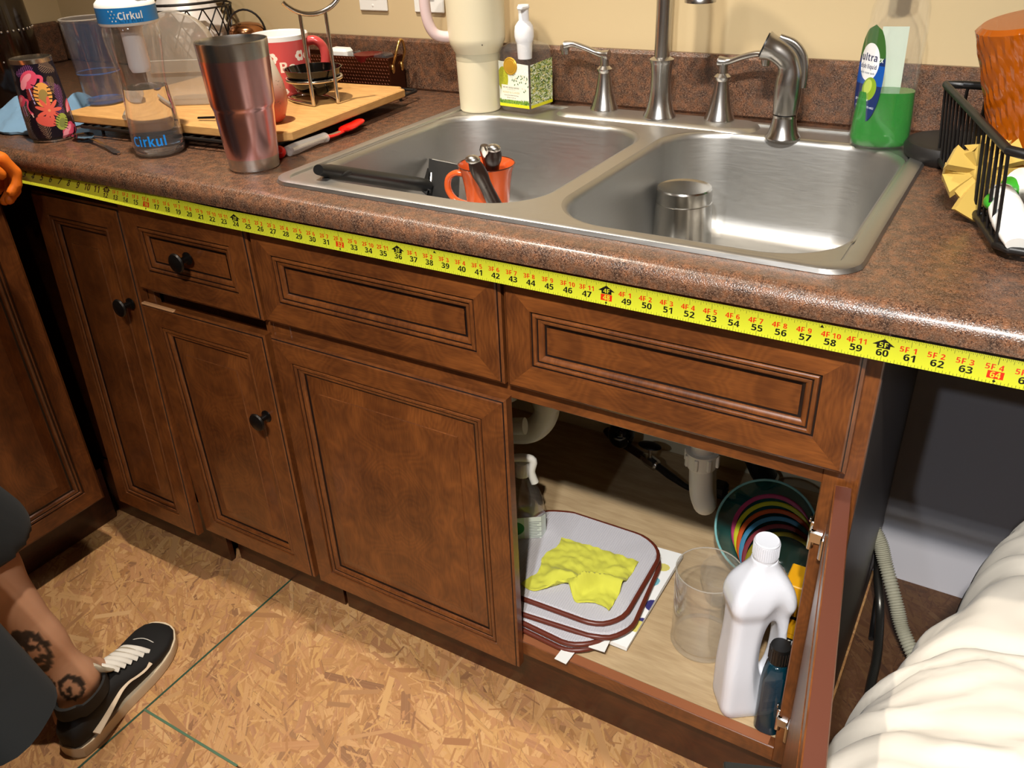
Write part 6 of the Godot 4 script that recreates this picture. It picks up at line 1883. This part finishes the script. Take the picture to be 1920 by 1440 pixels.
func tape() -> void:
	var t := thing("tape_measure", "yellow steel tape measure blade stretched along the counter's front edge", "tape measure", V3(0.8, 0.868, 0))
	var am := ArrayMesh.new()
	var Y := Color(0.72, 0.73, 0.17)
	var black := Color(0.06, 0.06, 0.05)
	var red := Color(0.76, 0.16, 0.05)
	var mats := []
	for sgm in 5:
		var im := Image.create(1536, 112, false, Image.FORMAT_RGB8)
		im.fill(Y)
		for i in range(0, 16 * 16 + 1):
			var x := i * 6
			var L := 9
			if i % 16 == 0: L = 34
			elif i % 8 == 0: L = 22
			elif i % 4 == 0: L = 17
			elif i % 2 == 0: L = 13
			im.fill_rect(Rect2i(maxi(x - 1, 0), 0, 1, L), black)
			if i % 2 == 0: im.fill_rect(Rect2i(maxi(x - 1, 0), 112 - L * 2 / 3, 1, L), black)
		for k in range(0, 17):
			var inch: int = sgm * 16 + k
			var cx := k * 96.0
			if inch == 0: continue
			var ft := inch / 12
			var r := inch % 12
			if inch < 12: write(im, str(inch), cx, 52, 44, black)
			elif inch % 16 == 0:
				im.fill_rect(Rect2i(int(cx) - 27, 62, 54, 30), red)
				write(im, str(inch), cx, 77, 24, Y)
				blob(im, cx, 101, 5, 4, black)
			else: write(im, str(inch), cx, 78, 28, black, 1.15)
			if inch >= 12:
				if r == 0:
					fill_tri(im, V2(cx - 40, 46), V2(cx + 40, 46), V2(cx, 18), black)
					im.fill_rect(Rect2i(int(cx) - 24, 44, 48, 16), black)
					write(im, "%dF" % ft, cx, 45, 22, Y)
				else:
					write(im, "%dF" % ft, cx - 22, 46, 23, red)
					write(im, str(r), cx + (14 if r < 10 else 20), 46, 23, red)
		for q in [19.2, 38.4, 57.6]:
			var xx: float = (q - sgm * 16) * 96
			if xx > 0 and xx < 1536: fill_tri(im, V2(xx - 8, 20), V2(xx + 8, 20), V2(xx, 6), black)
		var g := Geo.new(); g.own = true
		g.x = Transform3D(Basis(), -t.position)
		var nx := 32
		var nv := 6
		for i in nx:
			for j in nv:
				var pp := []
				var uu := []
				for e in [[0, 0], [0, 1], [1, 1], [1, 0]]:
					var u: float = (i + e[0]) / float(nx)
					var v: float = (j + e[1]) / float(nv)
					var x: float = (sgm * 16 + u * 16) * 0.0254
					var near := 1.0 - smoothstep(0.12, 0.62, x)
					var tw := 0.72 * near
					var s := (0.5 - v) * 0.0288
					var bow := 0.0016 * (1.0 - pow(v * 2.0 - 1.0, 2.0))
					var cy := 0.8676 + 0.0042 * near
					var cz := -0.0005 - 0.006 * near
					pp.append(V3(x, cy + s * cos(tw) + bow * sin(tw), cz - s * sin(tw) - bow * cos(tw)))
					uu.append(V2(u, v))
				g.quad_uv(pp[0], pp[1], pp[2], pp[3], uu[0], uu[1], uu[2], uu[3])
		var ms := g.mesh(60)
		am.add_surface_from_arrays(Mesh.PRIMITIVE_TRIANGLES, ms.surface_get_arrays(0))
		am.surface_set_material(sgm, mat("tape_print_%d" % sgm, Color(1, 1, 1), 0.32, 0.0, {"albedo_texture": tex(im), "cull_mode": 2}))
	var o := MeshInstance3D.new()
	o.name = "blade"; o.mesh = am; t.add_child(o, true)
	put("end_hook", geo_at(V3(0.0, 0.872, -0.007) - t.position).box(Vector3.ZERO, V3(0.003, 0.024, 0.016), 0.0008), M.nickel, t)

func person() -> void:
	var p := thing("person", "standing person with tattooed shin, black shoe and orange glove holding the tape end", "person", V3(0.35, 0, 0.40))
	var o := -p.position
	var skin := mat("skin", Color(1, 1, 1), 0.5, 0.0, {"vertex_color_use_as_albedo": true, "vertex_color_is_srgb": true, "subsurf_scatter_enabled": true, "subsurf_scatter_strength": 0.1})
	var ankle := V3(0.368, 0.105, 0.362)
	var knee := V3(0.205, 0.475, 0.395)
	var hip := V3(0.17, 0.90, 0.62)
	var ankle2 := V3(0.50, 0.10, 0.80)
	var knee2 := V3(0.47, 0.49, 0.66)
	var hip2 := V3(0.33, 0.90, 0.70)
	var pel := (hip + hip2) * 0.5 + V3(0, 0.05, 0)
	var chest := V3(0.30, 1.28, 0.62)
	var neck := V3(0.26, 1.46, 0.55)
	var head := V3(0.23, 1.60, 0.50)
	var shL := V3(0.16, 1.36, 0.50)
	var shR := V3(0.44, 1.34, 0.74)
	var elb := V3(0.07, 1.11, 0.36)
	var wrist := V3(0.102, 0.966, 0.128)
	var elb2 := V3(0.52, 1.10, 0.86)
	var wrist2 := V3(0.44, 0.90, 0.98)
	var f := Field.new()
	f.setup(V3(-0.12, 0.0, -0.02), V3(0.72, 1.76, 1.10), 0.0145)
	for b in [[hip, 0.085, knee, 0.058, 0.04], [knee, 0.056, ankle.lerp(knee, 0.62), 0.056, 0.03], [hip2, 0.085, knee2, 0.058, 0.04], [knee2, 0.056, ankle2.lerp(knee2, 0.62), 0.056, 0.03], [ankle2.lerp(knee2, 0.62), 0.055, ankle2, 0.038, 0.03],
		[ankle2, 0.042, ankle2 + V3(-0.05, -0.065, -0.17), 0.032, 0.03], [pel, 0.145, pel.lerp(chest, 0.5), 0.135, 0.06], [pel.lerp(chest, 0.5), 0.135, chest, 0.145, 0.06], [shL, 0.062, shR, 0.062, 0.06], [chest, 0.10, neck, 0.055, 0.05],
		[shL, 0.055, elb, 0.043, 0.03], [elb, 0.042, wrist, 0.029, 0.02], [shR, 0.055, elb2, 0.043, 0.03], [elb2, 0.042, wrist2, 0.029, 0.02],
		[neck, 0.055, head, 0.055, 0.02], [head + V3(0, 0.03, 0.012), 0.088, head + V3(-0.006, -0.05, -0.03), 0.062, 0.03]]:
		f.bone(b[0], b[1], b[2], b[3], b[4])
	var g := Geo.new(); g.x = Transform3D(Basis(), o)
	f.mesh_into(g)
	# the seen shin and ankle on a finer grid
	var f2 := Field.new()
	f2.setup(V3(0.16, 0.03, 0.23), V3(0.46, 0.46, 0.48), 0.0052)
	for b in [[knee, 0.055, ankle.lerp(knee, 0.62), 0.0555, 0.02], [ankle.lerp(knee, 0.64), 0.0535, ankle.lerp(knee, 0.22), 0.0370, 0.02], [ankle.lerp(knee, 0.24), 0.0365, ankle, 0.0360, 0.02], [ankle + V3(0, -0.015, -0.01), 0.033, ankle + V3(-0.012, -0.030, -0.045), 0.026, 0.025], [ankle, 0.0380, ankle + V3(0.004, -0.06, 0.020), 0.032, 0.02], [ankle + V3(0.032, -0.004, 0.006), 0.013, ankle + V3(0.033, -0.01, 0.006), 0.012, 0.016]]:
		f2.bone(b[0], b[1], b[2], b[3], b[4])
	f2.mesh_into(g)
	# hands: palm, four fingers and a thumb each
	for hnd in [[wrist, V3(0.15, -0.50, -0.85).normalized(), V3(0.92, 0.1, 0.2).normalized(), 1.0], [wrist2, V3(-0.1, -0.95, 0.2).normalized(), V3(-0.5, 0.0, 0.85).normalized(), 0.0]]:
		var w: Vector3 = hnd[0]
		var fd: Vector3 = hnd[1]
		var sd: Vector3 = (hnd[2] - fd * fd.dot(hnd[2])).normalized()
		var dn := fd.cross(sd).normalized()
		if dn.y > 0: dn = -dn
		var fh := Field.new()
		var cc := w + fd * 0.085
		fh.setup(cc - Vector3.ONE * 0.125, cc + Vector3.ONE * 0.125, 0.0042)
		fh.bone(w - fd * 0.03, 0.028, w + fd * 0.02, 0.026, 0.01)
		for k in 4:
			var s := (k - 1.5) * 0.0195
			fh.bone(w + fd * 0.015 + sd * s * 0.7, 0.0165, w + fd * 0.085 + sd * s, 0.0125, 0.008)
		for k in 4:
			var s := (k - 1.5) * 0.0205
			var L: float = [0.80, 1.0, 0.95, 0.74][k]
			var a := w + fd * 0.085 + sd * s
			var b1 := a + (fd * 0.85 + dn * 0.5).normalized() * 0.040 * L
			var b2 := b1 + (fd * 0.25 + dn * 1.0).normalized() * 0.027 * L
			var b3 := b2 + (fd * -0.35 + dn * 1.0).normalized() * 0.021 * L
			fh.bone(a, 0.0115, b1, 0.0098, 0.003); fh.bone(b1, 0.0098, b2, 0.0090, 0.002); fh.bone(b2, 0.0090, b3, 0.0080, 0.002)
		var t0 := w + fd * 0.030 + sd * 0.030
		var t1 := t0 + (fd * 0.6 + sd * 0.75 + dn * 0.35).normalized() * 0.036
		var t2 := t1 + (fd * 0.95 + dn * 0.45).normalized() * 0.030
		fh.bone(t0 - sd * 0.012, 0.016, t1, 0.0125, 0.006); fh.bone(t1, 0.0120, t2, 0.0095, 0.002)
		if hnd[3] > 0.5:
			var gg := Geo.new(); gg.x = Transform3D(Basis(), o)
			fh.bone(w - fd * 0.06, 0.034, w + fd * 0.005, 0.033, 0.006)
			fh.mesh_into(gg)
			put("work_glove", gg, mat("orange_glove", Color(0.88, 0.44, 0.06), 0.55), p, 80, "orange glove on the hand at the tape end")
		else: fh.mesh_into(g)
	# skin colour with the dark tattoo patches, and hair
	var sk := Color(0.70, 0.525, 0.41)
	var tn := noise(81, 1.0, 3)
	var ink := Color(0.085, 0.075, 0.07)
	var ax := (knee - ankle).normalized()
	var camd := V3(0.75, 0.0, 0.66)
	camd = (camd - ax * camd.dot(ax)).normalized()
	var sdv := ax.cross(camd).normalized()
	g.C.resize(g.P.size())
	for i in g.P.size():
		var q := g.P[i] - o
		var c := sk
		if q.y < 0.42 and q.y > 0.06 and q.x < 0.45 and q.z < 0.5 and q.z > 0.22:
			var d := q - ankle
			var along := d.dot(ax)
			var ang := atan2(d.dot(sdv), d.dot(camd))
			var arc := ang * 0.042
			var n := tn.get_noise_2d(along * 60.0, arc * 60.0)
			# large oval piece on the shin, two small ones above the shoe
			var r1 := V2((along - 0.098) / 0.046, (arc + 0.004) / 0.034).length()
			if r1 < 1.0 and (r1 > 0.74 or n > 0.02 or along > 0.118): c = ink.lerp(sk, 0.15 + 0.2 * absf(n))
			var r2 := V2((along - 0.030) / 0.013, (arc + 0.012) / 0.010).length()
			if r2 < 1.0: c = ink.lerp(sk, 0.15)
			var r3 := V2((along - 0.004) / 0.024, (arc - 0.014) / 0.020).length()
			if r3 < 1.0 and (r3 > 0.66 or n > 0.10): c = ink.lerp(sk, 0.18)
			var r4 := V2((along - 0.006) / 0.009, (arc + 0.016) / 0.008).length()
			if r4 < 1.0 and n > -0.1: c = ink.lerp(sk, 0.25)
		g.C[i] = c
	put("body", g, skin, p, 80)
	# shorts, shirt and hair
	var cloth := mat("dark_cloth", Color(0.055, 0.075, 0.085), 0.9, 0.0, {"rim_enabled": true, "rim": 0.25})
	var fs := Field.new()
	fs.setup(V3(-0.24, 0.32, 0.18), V3(0.72, 1.12, 1.0), 0.0135)
	var hem := V3(0.247, 0.385, 0.378)
	var hem2 := V3(0.560, 0.42, 0.60)
	for b in [[hip, 0.125, hem, 0.098, 0.04], [hip2, 0.125, knee2.lerp(hem2, 0.45), 0.10, 0.05], [knee2.lerp(hem2, 0.4), 0.10, hem2, 0.088, 0.05], [pel, 0.165, pel + V3(-0.02, 0.03, 0), 0.160, 0.05]]:
		fs.bone(b[0], b[1], b[2], b[3], b[4])
	# flat hems
	var idx := 0
	for z in fs.nz:
		for y in fs.ny:
			for x in fs.nx:
				var q := fs.lo + V3(x, y, z) * fs.h
				var cut := (0.372 if q.z < 0.48 and q.x < 0.42 else 0.352) - q.y
				if cut > fs.d[idx]: fs.d[idx] = cut
				idx += 1
	var sg := Geo.new(); sg.x = Transform3D(Basis(), o)
	fs.mesh_into(sg)
	var lr := []
	for q in [[0.0, 0.066, 0.0], [0.0, 0.083, 0.0], [0.03, 0.086, 0.0], [0.12, 0.094, 0.0], [0.24, 0.105, 0.0]]:
		var r := []
		for j in 32:
			var a := TAU * j / 32.0
			var wob := 1.0 + 0.05 * sin(a * 3.0 + 1.0) + 0.03 * sin(a * 5.0)
			r.append(V3(0.582 - q[0] * 0.62, 0.345 + q[0], 0.552 + q[0] * 0.18) + V3(cos(a), 0, sin(a)) * q[1] * wob)
		lr.append(r)
	sg.loft(lr)
	put("shorts", sg, cloth, p, 70)
	var ft := Field.new()
	ft.setup(V3(-0.10, 0.86, 0.26), V3(0.66, 1.56, 1.06), 0.015)
	for b in [[pel + V3(0, 0.02, 0), 0.160, pel.lerp(chest, 0.5), 0.15, 0.05], [pel.lerp(chest, 0.5), 0.15, chest, 0.158, 0.05], [shL, 0.075, shR, 0.075, 0.05], [shL, 0.074, shL.lerp(elb, 0.62), 0.064, 0.03], [shR, 0.074, shR.lerp(elb2, 0.62), 0.064, 0.03], [chest, 0.11, neck.lerp(chest, 0.4), 0.08, 0.03]]:
		ft.bone(b[0], b[1], b[2], b[3], b[4])
	var tg := Geo.new(); tg.x = Transform3D(Basis(), o)
	ft.mesh_into(tg)
	put("shirt", tg, cloth, p, 70)
	var fh2 := Field.new()
	fh2.setup(head - Vector3.ONE * 0.16, head + Vector3.ONE * 0.16, 0.012)
	fh2.bone(head + V3(0.0, 0.052, 0.028), 0.090, head + V3(0.01, 0.0, 0.048), 0.072, 0.03)
	var hg2 := Geo.new(); hg2.x = Transform3D(Basis(), o)
	fh2.mesh_into(hg2)
	put("hair", hg2, mat("dark_hair", Color(0.06, 0.04, 0.03), 0.6), p, 70)
	var fc := geo_at(o + head)
	fc.tube([V3(-0.012, 0.0, -0.098), V3(-0.014, -0.022, -0.112)], [0.008, 0.013], 10)
	for s in [-1.0, 1.0]:
		fc.ell(V3(-0.008 + s * 0.032, 0.008, -0.082), V3(0.013, 0.007, 0.008), 12, 8)
		fc.ell(V3(0.006 + s * 0.090, -0.01, 0.0), V3(0.010, 0.030, 0.018), 12, 8)
	fc.tube([V3(-0.034, -0.052, -0.088), V3(-0.012, -0.054, -0.096), V3(0.012, -0.052, -0.088)], [0.003, 0.006, 0.003], 8)
	put("face_features", fc, mat("skin_plain", sk, 0.5), p, 60)
	shoe(p, o)
	shoe2(p, o)

func shoe_rings(scale_w: float, lift: float, tall: float) -> Array:
	# stations along the foot from heel (0) to toe (1): half width, height, side shift
	var st := [[0.0, 0.014, 0.050, 0.0], [0.02, 0.024, 0.062, 0.0], [0.07, 0.031, 0.075, 0.0], [0.16, 0.035, 0.080, 0.0], [0.26, 0.036, 0.083, 0.001], [0.36, 0.037, 0.080, 0.002], [0.46, 0.041, 0.071, 0.004], [0.57, 0.046, 0.060, 0.005], [0.68, 0.0495, 0.050, 0.005], [0.79, 0.049, 0.043, 0.003], [0.88, 0.044, 0.038, -0.001], [0.95, 0.034, 0.032, -0.005], [0.985, 0.022, 0.026, -0.008], [1.0, 0.010, 0.022, -0.010]]
	var R := []
	for s in st:
		var ring := []
		for j in 28:
			var a := TAU * j / 28.0
			var cx := cos(a)
			var sy := sin(a)
			var w: float = s[1] * scale_w
			var hgt: float = s[2] * tall
			var x := signf(cx) * pow(absf(cx), 0.62) * w * (1.0 if sy < 0 else (1.0 - 0.38 * sy * sy))
			var y := lift + (hgt - lift) * 0.5 * (1.0 + signf(sy) * pow(absf(sy), 0.7))
			ring.append(V3(x + s[3], y, -s[0]))
		R.append(ring)
	return R

func shoe_parts(p: Node, xf: Transform3D) -> void:
	var black := mat("black_suede", Color(0.035, 0.033, 0.032), 0.7)
	var cream := mat("sole_cream", Color(0.80, 0.73, 0.62), 0.6)
	var L := 0.292
	var sx := Transform3D(Basis.from_scale(V3(1, 1, L)), Vector3.ZERO)
	var up := Geo.new(); up.x = xf * sx
	up.loft(shoe_rings(0.97, 0.018, 1.04))
	var sh := put("shoe", up, black, p, 60, "black low shoe with white laces and side stripe")
	var col := Geo.new(); col.x = xf
	var cr := []
	for q in [[0.0445, 0.074], [0.0440, 0.090], [0.0425, 0.098], [0.038, 0.099], [0.036, 0.092]]:
		var r := []
		for j in 30:
			var a := TAU * j / 30.0
			r.append(V3(cos(a) * q[0] * 0.82, q[1] - 0.010 * sin(a) * 0.0 + (0.006 if sin(a) > 0.6 else 0.0), -0.062 + sin(a) * q[0] * 1.22))
		cr.append(r)
	col.loft(cr, false, false)
	put("collar", col, black, sh, 60)
	var so := Geo.new(); so.x = xf * sx
	var R := []
	for lv in [[0.985, 0.0], [1.02, 0.003], [1.03, 0.020], [1.01, 0.0235], [0.93, 0.0235]]:
		var ring := []
		for j in 44:
			var a := TAU * j / 44.0
			var z := 0.5 - 0.5 * cos(a)
			var w := 0.0
			var shf := 0.0
			var st := [[0.0, 0.010, 0.0], [0.02, 0.024, 0.0], [0.07, 0.031, 0.0], [0.16, 0.035, 0.0], [0.36, 0.037, 0.002], [0.57, 0.046, 0.005], [0.68, 0.0495, 0.005], [0.79, 0.049, 0.003], [0.88, 0.044, -0.001], [0.95, 0.034, -0.005], [0.985, 0.022, -0.008], [1.0, 0.008, -0.010]]
			for k in st.size() - 1:
				if z >= st[k][0] and z <= st[k + 1][0]:
					var tt: float = (z - st[k][0]) / (st[k + 1][0] - st[k][0])
					w = lerpf(st[k][1], st[k + 1][1], tt); shf = lerpf(st[k][2], st[k + 1][2], tt)
			ring.append(V3(signf(sin(a)) * w * lv[0] + shf, lv[1], -(z * 1.02 - 0.01) - (lv[0] - 1.0) * 0.06 * (z - 0.5)))
		R.append(ring)
	so.loft(R)
	put("sole", so, cream, sh, 40)
	# wavy side stripe on the camera side
	for sd in [1.0]:
		var stp := Geo.new(); stp.x = xf
		var pts := [[0.028, 0.034], [0.060, 0.042], [0.088, 0.050], [0.108, 0.054], [0.126, 0.054], [0.144, 0.049], [0.160, 0.046], [0.178, 0.046]]
		var path := []
		for q in pts:
			var z: float = q[0]
			var wl := 0.0365 + (0.046 - 0.0365) * smoothstep(0.10, 0.19, z)
			var y: float = q[1]
			var inset := 0.30 * maxf(0.0, y - 0.045) * 0.55
			path.append(V3(sd * (wl * 0.985 - inset + 0.0005), y, -z))
		put("side_stripe", stp.tube(smooth(path, 5), 0.0080, 8, true, 0.35), mat("stripe_cream", Color(0.78, 0.70, 0.60), 0.6), sh, 60)
	var lm := mat("lace_white", Color(0.80, 0.78, 0.74), 0.85)
	for i in 6:
		var z := -0.120 - i * 0.0145
		var yt := 0.089 - i * 0.0060
		var w := 0.026 + 0.0012 * i
		var lp := Geo.new(); lp.x = xf
		lp.tube(smooth([V3(-w, yt - 0.012, z + 0.004), V3(-w * 0.5, yt + 0.001, z), V3(w * 0.4, yt + 0.002, z - 0.002), V3(w, yt - 0.010, z - 0.008)], 4), 0.0050, 8, true, 0.5)
		put("lace", lp, lm, sh, 60)
	var tg := Geo.new(); tg.x = xf
	tg.tube(smooth([V3(-0.004, 0.060, -0.190), V3(-0.002, 0.080, -0.130), V3(-0.001, 0.102, -0.104), V3(0.0, 0.122, -0.098)], 4), [0.018, 0.020, 0.022, 0.023, 0.024, 0.025, 0.025, 0.0255, 0.026, 0.026, 0.025, 0.022, 0.016], 14, true, 0.22)
	put("tongue", tg, mat("tongue_grey", Color(0.62, 0.58, 0.50), 0.8), sh, 60)
	var toe := Geo.new(); toe.x = xf
	for k in 2:
		var arc := []
		for i in 13:
			var a := lerpf(-1.1, 1.1, i / 12.0)
			arc.append(V3(sin(a) * 0.038 + 0.001, 0.0475 - 0.010 * pow(absf(a), 1.5) + (0.0015 if k == 0 else 0.003), -0.216 - cos(a) * 0.012 + k * 0.022))
		toe.tube(arc, 0.0008, 5)
	put("stitching", toe, lm, sh, 60)

func shoe(p: Node, o: Vector3) -> void:
	var heel := V3(0.411, 0, 0.424)
	var dirv := (V3(0.322, 0, 0.140) - heel).normalized()
	shoe_parts(p, Transform3D(Basis(dirv.cross(Vector3.UP), Vector3.UP, -dirv), o + heel))

func shoe2(p: Node, o: Vector3) -> void:
	var heel := V3(0.515, 0, 0.875)
	var dirv := V3(-0.25, 0, -1).normalized()
	shoe_parts(p, Transform3D(Basis(dirv.cross(Vector3.UP), Vector3.UP, -dirv), o + heel))
